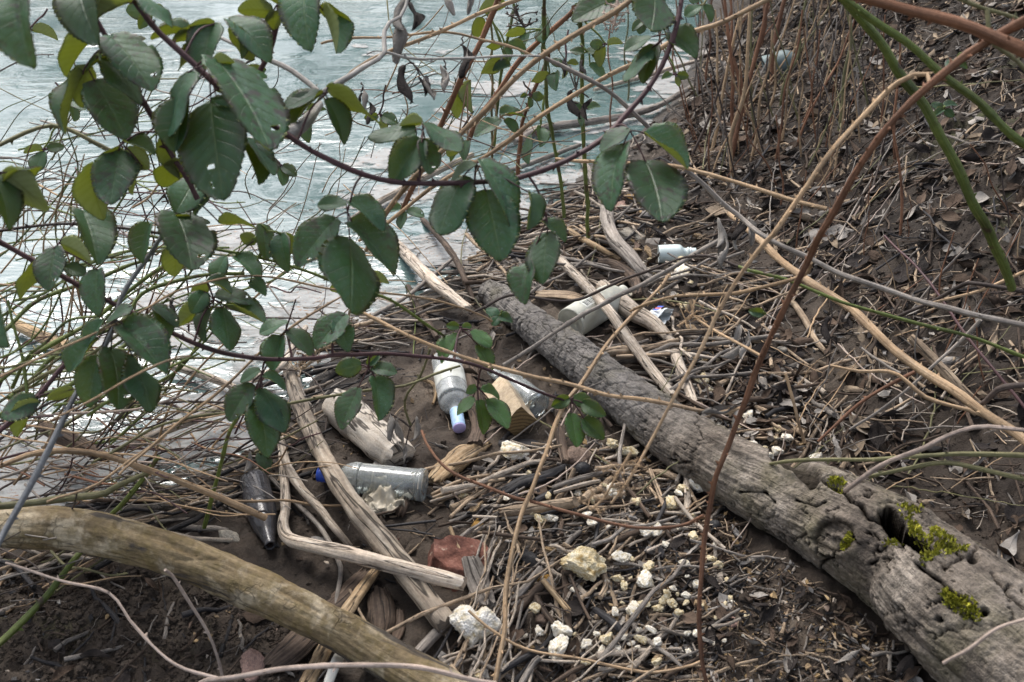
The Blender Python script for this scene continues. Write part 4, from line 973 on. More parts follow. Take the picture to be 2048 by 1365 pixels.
for x, y, t_ in [(1500,640,'the curved tan cane'), (1600,600,'the upright rust cane'), (1672,1072,'the knot of the big log'), (1830,1070,'the hollow in the big log'), (1230,780,'the middle of the big log'), (1440,930,'the upright rust cane foot by the log'),
                 (1404,1250,'the foot of the upright rust cane'), (1800,710,'the thick tan cane'), (1960,430,'the thick green cane'), (560,1075,'the driftwood elbow'), (800,1130,'the driftwood pole'), (300,1080,'the bare front branch'), (1250,480,'the arched root'), (1300,330,'the large spotted leaf'),
                 (1180,940,'the black ball'), (960,545,'the bark strip'), (720,850,'the pale stripped log'), (770,1020,'the crumpled bag'), (955,1050,'the ochre lump'), (1050,1110,'the dark lumpy stone'), (1620,930,'the loose bark slab'), (1930,1215,'the mossy patch low on the log'), (500,1330,'the pinkish stone'), (1700,180,'the two green canes'), (1950,900,'the lichen-grey canes')]: lm(x, y, t_)
def uniq(cands):
    for c in cands:
        if c not in LABELS: return c
    return cands[-1]
gf = random.Random(77)
for (cx, cy, sx, sy, n_) in [(1230,1190,230,150,26), (1180,1010,180,60,14), (1500,860,110,70,30), (1400,730,60,80,16), (1120,1290,140,60,12), (1340,560,90,60,12), (1420,1180,70,120,12)]:
    for _ in range(n_): FO.append((gf.gauss(cx, sx*.55), gf.gauss(cy, sy*.55), gf.choice([gf.uniform(6, 12), gf.uniform(8, 16), gf.uniform(14, 24)])))
for i, (x, y, s_) in enumerate(FO):
    yl = rnd.random() < .5 or (x, y) in ((1404,764), (1345,1008))
    sz = 'large' if s_ > 40 else 'medium' if s_ > 27 else 'small' if s_ > 19 else 'tiny'
    rr_ = rel(x, y).replace('the upright rust cane foot by the log', 'the rust cane foot'); cw = 'yellowed' if yl else 'white'
    if len(rr_.split()) > 9 and ' and ' in rr_: rr_ = rr_.split(' and ')[0] + ' ' + rr_.split(' of ', 1)[-1]
    foam(x, y, s_, uniq(['%s %s foam lump %s' % (sz, cw, rr_), '%s %s crumb of foam %s' % (sz, cw, rr_), '%s %s broken bit of foam %s' % (sz, cw, rr_), '%s rounded %s piece of foam %s' % (sz, cw, rr_), '%s chipped %s foam bit %s' % (sz, cw, rr_), '%s angular %s foam bit %s' % (sz, cw, rr_), '%s buried %s foam bit %s' % (sz, cw, rr_)]), (1, rnd.uniform(.65, .95), rnd.uniform(.5, .75)), yl)
STONE_M = {}
def stone(px, py, size, mat, label, cat='stone', asp=(1, .8, .6), seed=0, cuts=7, rough=.2, sub=3, name='stone', rz=None, lift=.45, group=None):
    d = depth(G(px, py)); s_ = size*d/FPX/2*1.05; key = (mat, seed, cuts, sub)
    if key not in STONE_M: STONE_M[key] = lump(name, seed+20, sub, [MATS[mat]], cuts, rough, 0, cuts < 8, .04)
    o = obj(name, STONE_M[key]); o.location = G(px, py, s_*asp[2]*lift); o.scale = tuple(s_*a for a in asp)
    o.rotation_euler = (rnd.uniform(-.2, .2), rnd.uniform(-.2, .2), rnd.uniform(0, 6.28) if rz is None else rz)
    return tag(o, label, cat, group)
stone(1166, 940, 30, 'ball_black', 'matt black ball among the twigs above the ringed stick', 'ball', (1, 1, 1), 1, 0, .02, 4, 'ball', lift=.7)
stone(1430, 1053, 26, 'ball_black', 'small dark ball beside the upright rust cane near the log', 'ball', (1, 1, .95), 2, 0, .03, 4, 'ball', lift=.7)
stone(455, 1075, 46, 'stone_pale', 'pale angular stone left of the dark bottle neck', asp=(1, .75, .6), seed=3, cuts=9)
stone(505, 1332, 62, 'stone_pink', 'pinkish-brown stone at the bottom edge under the bare branch', asp=(.75, 1.15, .6), seed=4, cuts=6, rz=.3)
stone(640, 1085, 46, 'stone_grey', 'flat grey stone under the thin wavy stick', asp=(1.1, .7, .4), seed=5, cuts=8)
stone(955, 1052, 30, 'stone_ochre', 'bright ochre lump above the red brick piece', 'lump', seed=6, cuts=3)
stone(1058, 1120, 46, 'stone_dark', 'dark lumpy stone left of the yellowish oval foam', asp=(.9, 1, .7), seed=7, cuts=4)
stone(1085, 1158, 28, 'stone_ochre', 'yellow ochre chip below the dark lumpy stone', 'lump', (1.2, .5, .4), 8, 5)
stone(1412, 800, 40, 'stone_grey', 'square-cut grey stone beside the big log below the yellow foam', asp=(1, .8, .75), seed=9, cuts=12)
stone(1085, 1240, 30, 'stone_brown', 'rounded brown stone among the foam lumps', asp=(1, .85, .7), seed=10, cuts=2)
stone(1245, 415, 60, 'stone_pink', 'flat pinkish slab of stone behind the large spotted leaf', asp=(1.1, .7, .35), seed=11, cuts=10, rz=.4)
stone(1270, 400, 46, 'stone_ochre', 'blocky ochre stone partly behind the large spotted leaf', asp=(1, .7, .6), seed=12, cuts=10)
stone(1262, 470, 62, 'stone_pale', 'flat pale stone slab beside the arched root', asp=(1.2, .7, .28), seed=13, cuts=12, rz=-.5)
stone(1295, 430, 40, 'stone_grey', 'grey stone above the flat pale slab', asp=(1.1, .8, .5), seed=14, cuts=9)
stone(1380, 1003, 30, 'stone_grey', 'grey rectangular plastic piece beside the big log', 'plastic piece', (.6, 1.3, .5), 15, 14, .05, rz=-.3)
stone(1155, 915, 50, 'stone_brown', 'reddish-brown lump behind the black ball', asp=(1, 1, .7), seed=16, cuts=2)
stone(1440, 1000, 40, 'stone_grey', 'flat grey-brown stone chip against the big log', asp=(1.2, .8, .3), seed=17, cuts=10)
stone(1372, 1112, 44, 'stone_grey', 'flat dark grey slab of stone under the upright rust cane', asp=(1.2, .8, .3), seed=18, cuts=10)
stone(1465, 1245, 36, 'stone_pink', 'pinkish square pebble right of the rust cane foot', asp=(.9, 1.1, .5), seed=19, cuts=10)
stone(1295, 1130, 30, 'stone_brown', 'dull brown pebble right of the yellowish oval foam', seed=20, cuts=5)
stone(1565, 700, 20, 'stone_pale', 'pale pebble behind the upright rust cane', seed=21)
stone(830, 945, 18, 'stone_ochre', 'small ochre pebble by the blue-capped bottle base', seed=6)
stone(795, 1080, 9, 'brick', 'tiny red brick crumb on the mud right of the driftwood pole', 'brick crumb', seed=23)
stone(800, 1092, 8, 'brick', 'tiny red brick crumb below its twin near the driftwood pole', 'brick crumb', seed=24)
stone(1255, 55, 30, 'stone_grey', 'grey stone in the shaded shallows behind the leaves', seed=25)
stone(1980, 60, 40, 'stone_dark', 'dark stone high on the bank behind the thick brown cane', seed=26)
# speckled foam stick at the bottom edge
stick('foam_stick', [(680,1308),(668,1335),(655,1372)], 20, 'foam', 'white beaded foam stick at the bottom edge under the bare branch', 'foam', .02, .12, 12)
# crumpled bag
g_ = 46; V = []
for i in range(g_):
    for j in range(g_):
        u, v = i/(g_-1)*2-1, j/(g_-1)*2-1
        a_ = np.array([u*2.2+3, v*2.2]); n_ = fbm(np.array([a_[0]]), np.array([a_[1]]), o=4, k=8)[0]; n2 = fbm(np.array([a_[0]+9]), np.array([a_[1]+4]), o=4, k=18)[0]
        rr_ = max(0, 1-.5*(u*u+v*v))
        V.append((.055*u*(1-.25*abs(v)) + .012*n2, .042*v*(1-.2*abs(u)) + .012*n_, .006 + .034*rr_*(.6+.5*abs(n_)+.6*abs(n2)) + .010*n_))
F = [(i*g_+j, (i+1)*g_+j, (i+1)*g_+j+1, i*g_+j+1) for i in range(g_-1) for j in range(g_-1)]
o = obj('crumpled_bag', mesh('crumpled_bag', V, F, [MATS['bag']]), loc=G(765, 1015, 0.002)); o.rotation_euler = (0, 0, R(-35))
o.modifiers.new('s', 'SOLIDIFY').thickness = .0008
tag(o, 'crumpled dirty cream plastic bag in front of the blue-capped bottle', 'bag')

# ================================================================== BRAMBLES
lmL = [(320,300,'the big holed leaf'), (430,640,'the leaves under the long purple cane'), (220,720,'the big left leaves'), (110,500,'the left edge leaves'), (520,840,'the pair of leaves above the dark bottle'), (150,1040,'the bare front branch end'), (620,180,'the cut pale stub'), (850,300,'the dark leaf pair at centre'), (1100,150,'the dark green upright cane'), (1310,100,'the purple leaves at the top edge'), (660,500,'the big split leaf'), (60,120,'the top left leaves'), (90,880,'the twig heap at left')]
def relL(x, y):
    b_ = min(lmL, key=lambda l: (l[0]-x)**2 + (l[1]-y)**2); dx, dy = x-b_[0], y-b_[1]
    return ('right of ' if dx > abs(dy) else 'left of ' if -dx > abs(dy) else 'below ' if dy > 0 else 'above ') + b_[2]
def leaf_mesh(name, seed, mats, wid=.70, fold=.10, droop=.12, wave=.02, hole=(), N=40, M=5, curl=0., serr=.012, twist=0.):
    """serrated pleated leaflet: x across, y 0..1 along, z up; upper and lower skins share the rim"""
    g = np.random.default_rng(seed); t = np.linspace(0, 1, N+1); s = np.linspace(-1, 1, 2*M+1)
    w = wid/2*np.sin(np.pi*np.clip(t, 0, 1)**.84)**.58; w[0] = .012; w[-1] = .003; w = w*(1-.10*np.clip((t-.8)/.2, 0, 1))
    V, U = [], []
    sk = g.uniform(-.05, .05)
    for i, ti in enumerate(t):
        tooth = serr*(1 if i % 2 else -.35)*(0 < i < N)*(1+.4*g.uniform(-1, 1))
        for sj in s:
            a = abs(sj); ww = w[i] + (tooth*a if a > .99 else 0)
            ph = ti*7.5 - a*1.05*2*.5*2
            z = fold*a*w[i]*2 - droop*ti*ti + .013*(1-abs(2*((ph) % 1)-1))*min(1, 4*a)*(1-.3*a)
            z += twist*sj*w[i]*2*(ti-.3) + wave*math.sin(ti*9+seed+sj*1.5)*a + .010*g.uniform(-1, 1)*(a > .99)
            x = sj*ww + sk*ti*ti; y = ti + (tooth*.5 if a > .99 else 0) - .04*a*(ti < .1)
            if curl:
                ang = curl*sj*(.6+.6*ti); rr = w[i]/max(abs(curl), .01)
                x = rr*math.sin(ang) + sk*ti; z = z + rr*(1-math.cos(ang))*(1 if seed % 2 else -1) + .10*math.sin(ti*5+seed)
            V.append((x, y, z)); U.append(((sj+1)/2, ti))
    m = 2*M+1; nV = len(V); low = {}
    def lo(k):
        i, j = divmod(k, m)
        if i in (0, N) or j in (0, m-1): return k
        if k not in low: low[k] = len(V); V.append((V[k][0], V[k][1], V[k][2]-.007)); U.append(U[k])
        return low[k]
    F, mi = [], []
    for i in range(N):
        for j in range(m-1):
            if any((((i+.5)/N-hy)/hr)**2 + (((j+.5)/(m-1)-hx)/hr/1.6)**2 < 1 for hx, hy, hr in hole): continue
            q = (i*m+j, i*m+j+1, (i+1)*m+j+1, (i+1)*m+j)
            F.append(q); mi.append(0); F.append(tuple(lo(k) for k in q[::-1])); mi.append(1)
    return mesh(name, V, F, mats, True, U, mi)
def variants(top, under, n, base, **k):
    return [leaf_mesh('leaflet', base+i, [MATS[top], MATS[under]], wid=[.74, .70, .78, .66][i % 4], fold=[.10, .34, .02, .20, -.06, .45][i % 6], droop=[.12, .22, .05, .36, .18, .10][i % 6], twist=[0, .25, -.3, .1, -.15, .3, .4][i % 7], wave=[.015, .04, .025][i % 3], **k) for i in range(n)]
LEAF = {'t': variants('leaf_top', 'leaf_under', 12, 1), 's': variants('leaf_spot', 'leaf_under', 4, 21), 'b': variants('leaf_fresh', 'leaf_under', 4, 31),
        'h': [leaf_mesh('leaflet', 41, [MATS['leaf_top'], MATS['leaf_under']], .72, .06, .12, hole=[(.62, .66, .03), (.70, .83, .028)], N=44, M=9)],
        'H': [leaf_mesh('leaflet', 44+i, [MATS['leaf_spot'], MATS['leaf_under']], .74, .12, .15, hole=[[(.05, .55, .07), (.35, .4, .02)], [(.97, .72, .08), (.6, .85, .03)], [(.25, .8, .035), (.02, .3, .05)]][i], N=40, M=6) for i in range(3)],
        'd': [leaf_mesh('leaflet', 50+i, [MATS['dead_grey'], MATS['dead_grey']], .6, 0, .1, .05, N=14, M=4, curl=1.6+.3*i) for i in range(4)],
        'D': [leaf_mesh('leaflet', 60+i, [MATS['dead_dark'], MATS['dead_dark']], .6, 0, .1, .05, N=14, M=4, curl=1.5+.3*i) for i in range(3)]}
LEAF['u'] = LEAF['t']
def leaflet(bx, by, tx, ty, w, side, d, parent, rloc, k=[0]):
    """leaflet whose base and tip appear at the two pixels, w pixels wide, near depth d; side u shows its underside"""
    k[0] += 1
    lp = math.hypot(tx-bx, ty-by); dirv = (ty-by)/max(lp, 1)
    tilt = R(26)*dirv*(1 if side != 'u' else -1) + R(rnd.uniform(-8, 8))
    Lm = lp*d/FPX; dd = math.tan(tilt)*Lm
    if w > .78*lp: dd += (1 if dirv >= 0 else -1)*Lm*math.tan(math.acos(max(.35, min(.95, .72*lp/w))))*.8*(1 if side != 'u' else -1)
    b, t = P(bx, by, d), P(tx, ty, d - dd)
    y = Vector(t-b); L = y.length; y.normalize()
    view = Vector(b - np.array([0, 0, CAM_H])).normalized()
    f = (-view + y*view.dot(y)).normalized()                # faces the camera
    wm = w*d/FPX; full = .70*L; ratio = min(1., wm/full)
    ang = math.acos(max(.16, ratio))
    if side == 'u': f = -f
    c1, c2 = (Quaternion(y, sg*ang) @ f for sg in (1, -1))
    z = c1 if c1.z > c2.z else c2
    x = y.cross(z).normalized(); z = x.cross(y)
    eff = full*max(.16, math.cos(ang)); sx = L*min(1.35, max(.35, wm/eff))
    M = Matrix((x*sx, y*L, z*L)).transposed().to_4x4(); M.translation = Vector(b) - Vector(rloc)
    if side == 't' and k[0] % 6 == 2: side = 'H'
    if side == 't' and k[0] % 5 == 3: side = 's'
    mv = LEAF[side]; return obj('leaflet', mv[k[0] % len(mv)], parent, mat=M)
def prickles(C, r, step, g):
    a = Acc(); s = np.r_[0, np.cumsum(np.linalg.norm(np.diff(C, axis=0), axis=1))]; T, N, B = frames(C)
    q = step*.5
    while q < s[-1]:
        i = min(len(C)-2, int(np.searchsorted(s, q))); th = g.uniform(0, 6.28); n_ = math.cos(th)*N[i] + math.sin(th)*B[i]
        b = C[i] + n_*r[i]*.8; h = g.uniform(.003, .0055)*min(1.5, .6 + r[i]/.005); w_ = h*.42; t_ = T[i]
        tip = b + n_*h*1.1 - t_*h*.5; k_ = np.cross(t_, n_)
        a.add([b-t_*w_*1.3, b+k_*w_*.6, b+t_*w_*1.3, b-k_*w_*.6, tip], [(0, 1, 4), (1, 2, 4), (2, 3, 4), (3, 0, 4)]); q += step*g.uniform(.5, 1.5)
    return a
def cane(label, pts, d, w, mat, clusters=(), thorn=.022, name='bramble_cane', group=None, cat='bramble', seg=9, petmat='cane_purple'):
    """pts: pixels; d: depths (interpolated over the points); w: widths in pixels; clusters: leaves carried by it"""
    n = len(pts); ds = np.interp(np.linspace(0, 1, n), np.linspace(0, 1, len(d)), d) if isinstance(d, (list, tuple)) else [d]*n
    ws = np.interp(np.linspace(0, 1, n), np.linspace(0, 1, len(w)), w) if isinstance(w, (list, tuple)) else [w]*n
    q = [(*P(x, y, dd), ww*dd/FPX/2) for (x, y), dd, ww in zip(pts, ds, ws)]
    L = sum(np.linalg.norm(np.array(a[:3])-np.array(b[:3])) for a, b in zip(q[:-1], q[1:]))
    S = smoothline(q, int(min(90, max(10, L/.02)))); C, r = S[:, :3], np.maximum(S[:, 3], .0008)
    g = np.random.default_rng(len(pts)*7 + int(pts[0][0]) % 97)
    kk = np.arange(len(C))
    C = C + (.005 if max(ws) < 13 else .002)*np.stack([vnoise(kk*.17+i*5, np.full(len(C), pts[0][0]*.017), None, i+7) for i in range(3)], -1)*np.minimum(1, np.minimum(kk, len(C)-1-kk)/5.)[:, None]
    C = C + .0030*np.stack([vnoise(kk*.31+i*9, np.full(len(C), pts[0][1]*.01), None, i) for i in range(3)], -1)
    r = r*(1 + .10*vnoise(kk*.55, kk*0+pts[0][0]*.013, None, 4) + .16*(kk % 6 == 3)*(max(ws) < 10))
    root = empty(name, C[0]); V, F, U = tube(C-C[0], r*(1+.05*g.uniform(-1, 1, len(C))), seg, .03)
    if max(ws) > 9:                              # ridged, five-angled stems
        seg = 15; V, F, U = tube(C-C[0], r*(1+.05*g.uniform(-1, 1, len(C))), seg, .02); T_, N_, B_ = frames(C)
        th = np.linspace(0, 2*math.pi, seg, endpoint=False); q_ = r[:, None]*(.09*np.cos(5*th)[None, :] + .04*g.normal(size=(len(C), seg)))
        V[:len(C)*seg] += ((np.cos(th)[None, :, None]*N_[:, None, :] + np.sin(th)[None, :, None]*B_[:, None, :])*q_[..., None]).reshape(-1, 3)
    obj('stem', mesh('stem', V, F, [MATS[mat]], True, U), root)
    if thorn:
        a = prickles(C-C[0], r, thorn, g)
        if a.n: stuff(obj('prickles', a.mesh('prickles', [MATS[mat]], False), root))
    tag(root, label, cat, group)
    for (jx, jy), leaves, *opt in clusters:
        pr = [project(c) for c in C]; i = min(range(len(C)), key=lambda i: (pr[i][0]-jx)**2 + (pr[i][1]-jy)**2)
        dj = opt[0] if opt else pr[i][2] - .01
        J = P(jx, jy, dj); base = C[i]
        mid = (base+J)/2 + np.array([0, 0, .15*np.linalg.norm(J-base)])
        a = Acc(); Pm = smoothline([base, mid, J], 8)-C[0]; rp = 2.2*dj/FPX
        a.add(*tube(Pm, np.linspace(rp*1.2, rp*.8, 8), 6))
        for bx, by, tx, ty, ww, sd in leaves:
            bb = P(bx, by, dj)
            if np.linalg.norm(bb-J) > .004: a.add(*tube(smoothline([J-C[0], (J+bb)/2-C[0]+[0, 0, .002], bb-C[0]], 5), rp*.75, 5))
        pet = obj('leaf_stalk', a.mesh('leaf_stalk', [MATS[petmat]]), root)
        for bx, by, tx, ty, ww, sd in leaves: leaflet(bx, by, tx, ty, ww, sd, dj, pet, C[0])
    return root

cane('purple leafy bramble cane arching from the top left up to the top right',
  [(250,-30),(300,42),(340,85),(440,175),(520,240),(590,282),(640,310),(700,343),(760,360),(860,369),(960,366),(1040,358),(1130,325),(1200,280),(1250,230),(1300,170),(1345,85),(1362,0),(1368,-60)],
  [1.34,1.36,1.4,1.46,1.52,1.55], [13,12,11,11,11,10,10], 'cane_purple', [
  ((418,129), [(425,131,468,117,24,'u'),(434,122,566,273,80,'t'),(422,205,440,387,130,'h'),(375,146,322,258,30,'t'),(372,203,345,300,62,'t'),(435,205,482,223,16,'t'),(460,222,515,267,32,'u')], 1.33),
  ((430,48), [(428,47,340,82,32,'u'),(425,50,395,120,62,'t'),(412,55,345,130,26,'u'),(380,62,300,72,16,'t')], 1.40),
  ((651,190), [(640,186,559,214,28,'t'),(645,188,570,243,26,'t'),(656,176,766,243,34,'u'),(655,200,704,267,42,'t')], 1.40),
  ((846,262), [(830,260,734,264,38,'t'),(845,246,800,250,26,'u'),(852,246,925,300,30,'t'),(842,282,783,358,72,'t'),(850,280,866,343,42,'t')], 1.44),
  ((952,330), [(950,328,898,353,20,'t'),(926,354,864,454,62,'t'),(962,322,1048,422,52,'t'),(972,384,1004,514,102,'t'),(1062,388,1066,452,34,'t')], 1.45),
  ((1260,262), [(1256,258,1200,297,30,'t'),(1246,292,1194,390,58,'s'),(1292,326,1336,428,98,'s'),(1290,268,1380,332,46,'t')], 1.48),
  ((695,425), [(692,410,634,406,24,'t'),(700,404,770,447,42,'t'),(670,438,590,527,68,'t'),(703,444,794,532,68,'t'),(700,480,714,602,98,'t')], 1.44),
  ((1094,438), [(1085,444,1132,482,30,'t'),(1095,468,1080,562,62,'t'),(1058,528,1038,598,48,'s')], 1.50),
  ((1340,70), [(1310,-20,1308,60,70,'s'),(1312,92,1278,150,44,'s'),(1300,100,1244,152,26,'t'),(1345,68,1392,112,52,'t'),(1302,75,1248,96,18,'t')], 1.56),
  ((262,8), [(272,2,170,28,30,'u'),(230,0,150,52,30,'u'),(160,-30,160,44,78,'t'),(282,-10,345,40,26,'t')], 1.33),
  ((487,280), [(485,284,523,364,44,'t'),(492,277,556,342,20,'t')], 1.42)])
cane('dark purple bramble cane slanting down from the top left corner', [(178,0),(190,28),(225,90),(270,175),(318,250),(352,320),(392,400)], [1.38,1.42,1.5], [11,11,10], 'cane_purple', [
  ((222,86), [(190,74,122,135,32,'u'),(222,74,313,162,78,'t'),(246,104,158,117,22,'t'),(206,114,293,192,24,'t'),(192,118,242,153,34,'u')], 1.38),
  ((172,132), [(172,132,158,212,48,'u'),(166,150,104,252,12,'t'),(190,164,258,268,86,'s')], 1.40),
  ((245,288), [(188,328,172,424,48,'u'),(238,302,221,407,80,'t'),(250,285,309,306,26,'t'),(252,300,302,337,38,'u'),(284,333,257,382,24,'u'),(240,296,205,330,24,'u')], 1.44),
  ((338,305), [(336,268,334,352,38,'u'),(345,318,324,364,48,'u'),(345,212,356,274,24,'u')], 1.46)])
cane('blue-grey dead cane running from the leaves to the left edge', [(432,378),(385,415),(337,450),(285,530),(240,605),(225,660),(172,753),(138,815),(83,920),(0,1085),(-30,1140)], [1.6,1.56,1.5,1.42], [9,9,9,10,12,13], 'cane_blue', [
  ((388,398), [(392,358,352,418,62,'t'),(425,370,383,424,38,'t'),(352,428,398,521,92,'t'),(440,447,512,436,26,'u'),(380,432,342,445,22,'u')], 1.55),
  ((318,452), [(300,448,280,524,46,'t'),(356,488,345,548,48,'u')], 1.57),
  ((228,640), [(246,650,330,727,80,'t'),(222,700,254,808,70,'t'),(196,714,168,808,62,'t'),(266,714,318,812,46,'t'),(196,680,134,742,36,'t'),(262,612,213,642,22,'t'),(206,642,164,692,32,'t')], 1.48)], .05, petmat='cane_dark')
cane('long purple bramble cane from the left edge to the fresh leaves by the wood block', [(-40,462),(0,485),(110,545),(237,612),(413,691),(527,718),(630,715),(680,706),(760,708),(835,712),(935,727),(1020,758),(1100,791),(1150,808)], [1.48,1.62,1.75,1.9,2.02], [11,10,9,8,6,5], 'cane_purple', [
  ((112,494), [(110,496,94,574,54,'t'),(122,488,198,517,42,'u'),(68,524,32,590,28,'u'),(196,540,177,617,48,'t'),(130,534,172,547,28,'t'),(166,424,202,508,76,'t')], 1.52),
  ((302,614), [(308,612,360,647,24,'t'),(310,616,347,664,34,'t')], 1.58),
  ((428,600), [(414,566,384,592,28,'u'),(414,562,464,584,26,'t'),(408,584,384,624,38,'t'),(412,612,358,642,38,'u'),(432,590,507,597,30,'t'),(426,617,397,677,22,'t'),(446,617,463,692,50,'t'),(456,616,530,639,20,'t')], 1.66),
  ((524,748), [(520,740,478,762,22,'t'),(527,752,572,774,22,'t'),(502,769,456,840,50,'t'),(515,800,545,896,76,'t'),(524,778,577,854,54,'t')], 1.72),
  ((572,662), [(562,674,544,740,46,'t'),(575,646,516,662,20,'t'),(577,663,628,700,38,'t')], 1.74),
  ((668,640), [(690,630,630,692,52,'t'),(672,640,702,690,44,'t')], 1.78),
  ((737,737), [(722,730,670,740,38,'t'),(735,730,760,708,24,'t'),(744,735,794,742,30,'s'),(750,756,766,832,50,'t'),(716,778,679,855,46,'t')], 1.86),
  ((922,658), [(918,654,892,650,20,'b'),(924,654,944,652,16,'b'),(918,672,876,718,28,'b'),(944,662,984,692,24,'b'),(956,690,986,736,34,'b')], 1.98),
  ((955,776), [(952,772,934,788,18,'b'),(962,778,1000,794,20,'b'),(946,795,913,830,24,'b'),(957,802,976,860,34,'b'),(977,799,1021,852,36,'b')], 1.98),
  ((1142,800), [(1138,797,1104,812,28,'b'),(1147,796,1184,806,28,'b'),(1165,806,1202,830,36,'b'),(1142,828,1160,892,38,'b'),(1168,838,1205,878,40,'b')], 2.0)], .03)
cane('olive-green cane with small leaves reaching right under the big hanging leaves', [(300,470),(427,498),(517,515),(651,553),(760,590),(850,650),(900,680)], [1.6,1.7,1.85,2.0], [6,6,6,5], 'cane_green', [
  ((536,462), [(450,514,426,560,30,'t'),(470,514,522,550,34,'t'),(523,450,541,515,38,'t'),(562,470,566,533,44,'t'),(565,468,596,502,28,'u'),(500,565,531,590,28,'t'),(512,485,480,470,26,'u')], 1.68)], .025, petmat='cane_green')
cane('bramble cane hanging just outside the left edge with big near leaves', [(60,-60),(-60,60),(-70,320),(-60,560),(-90,760)], [1.05,1.1,1.15], 9, 'cane_purple', [
  ((20,-25), [(38,-22,32,120,76,'t')], 1.02), ((-5,350), [(8,345,102,417,58,'u'),(-14,352,40,432,54,'t'),(76,334,3,354,20,'u')], 1.18), ((-15,545), [(-8,545,4,694,50,'t')], 1.1)])
cane('short purple-brown bramble shoot rising at the left edge', [(-20,885),(0,863),(69,801),(145,712),(182,655)], [1.5,1.58], [10,9,6], 'cane_purple', [((78,792), [(72,796,3,838,48,'t'),(82,805,25,858,30,'u'),(146,779,94,799,26,'u')])])
cane('purple-brown bramble shoot dropping from the top edge with pale grey leaves', [(575,-30),(565,0),(545,62),(528,115),(508,165)], [1.45,1.5], [12,12,9], 'cane_purple', [
  ((460,46), [(458,40,546,86,46,'t'),(462,53,516,112,32,'u'),(470,52,500,100,14,'t')], 1.42), ((548,20), [(545,22,476,16,38,'u'),(560,6,520,-10,20,'u'),(548,22,545,60,30,'u')], 1.45), ((632,8), [(610,-32,597,64,78,'t'),(642,14,706,40,28,'u'),(646,22,681,102,28,'t')], 1.42)])
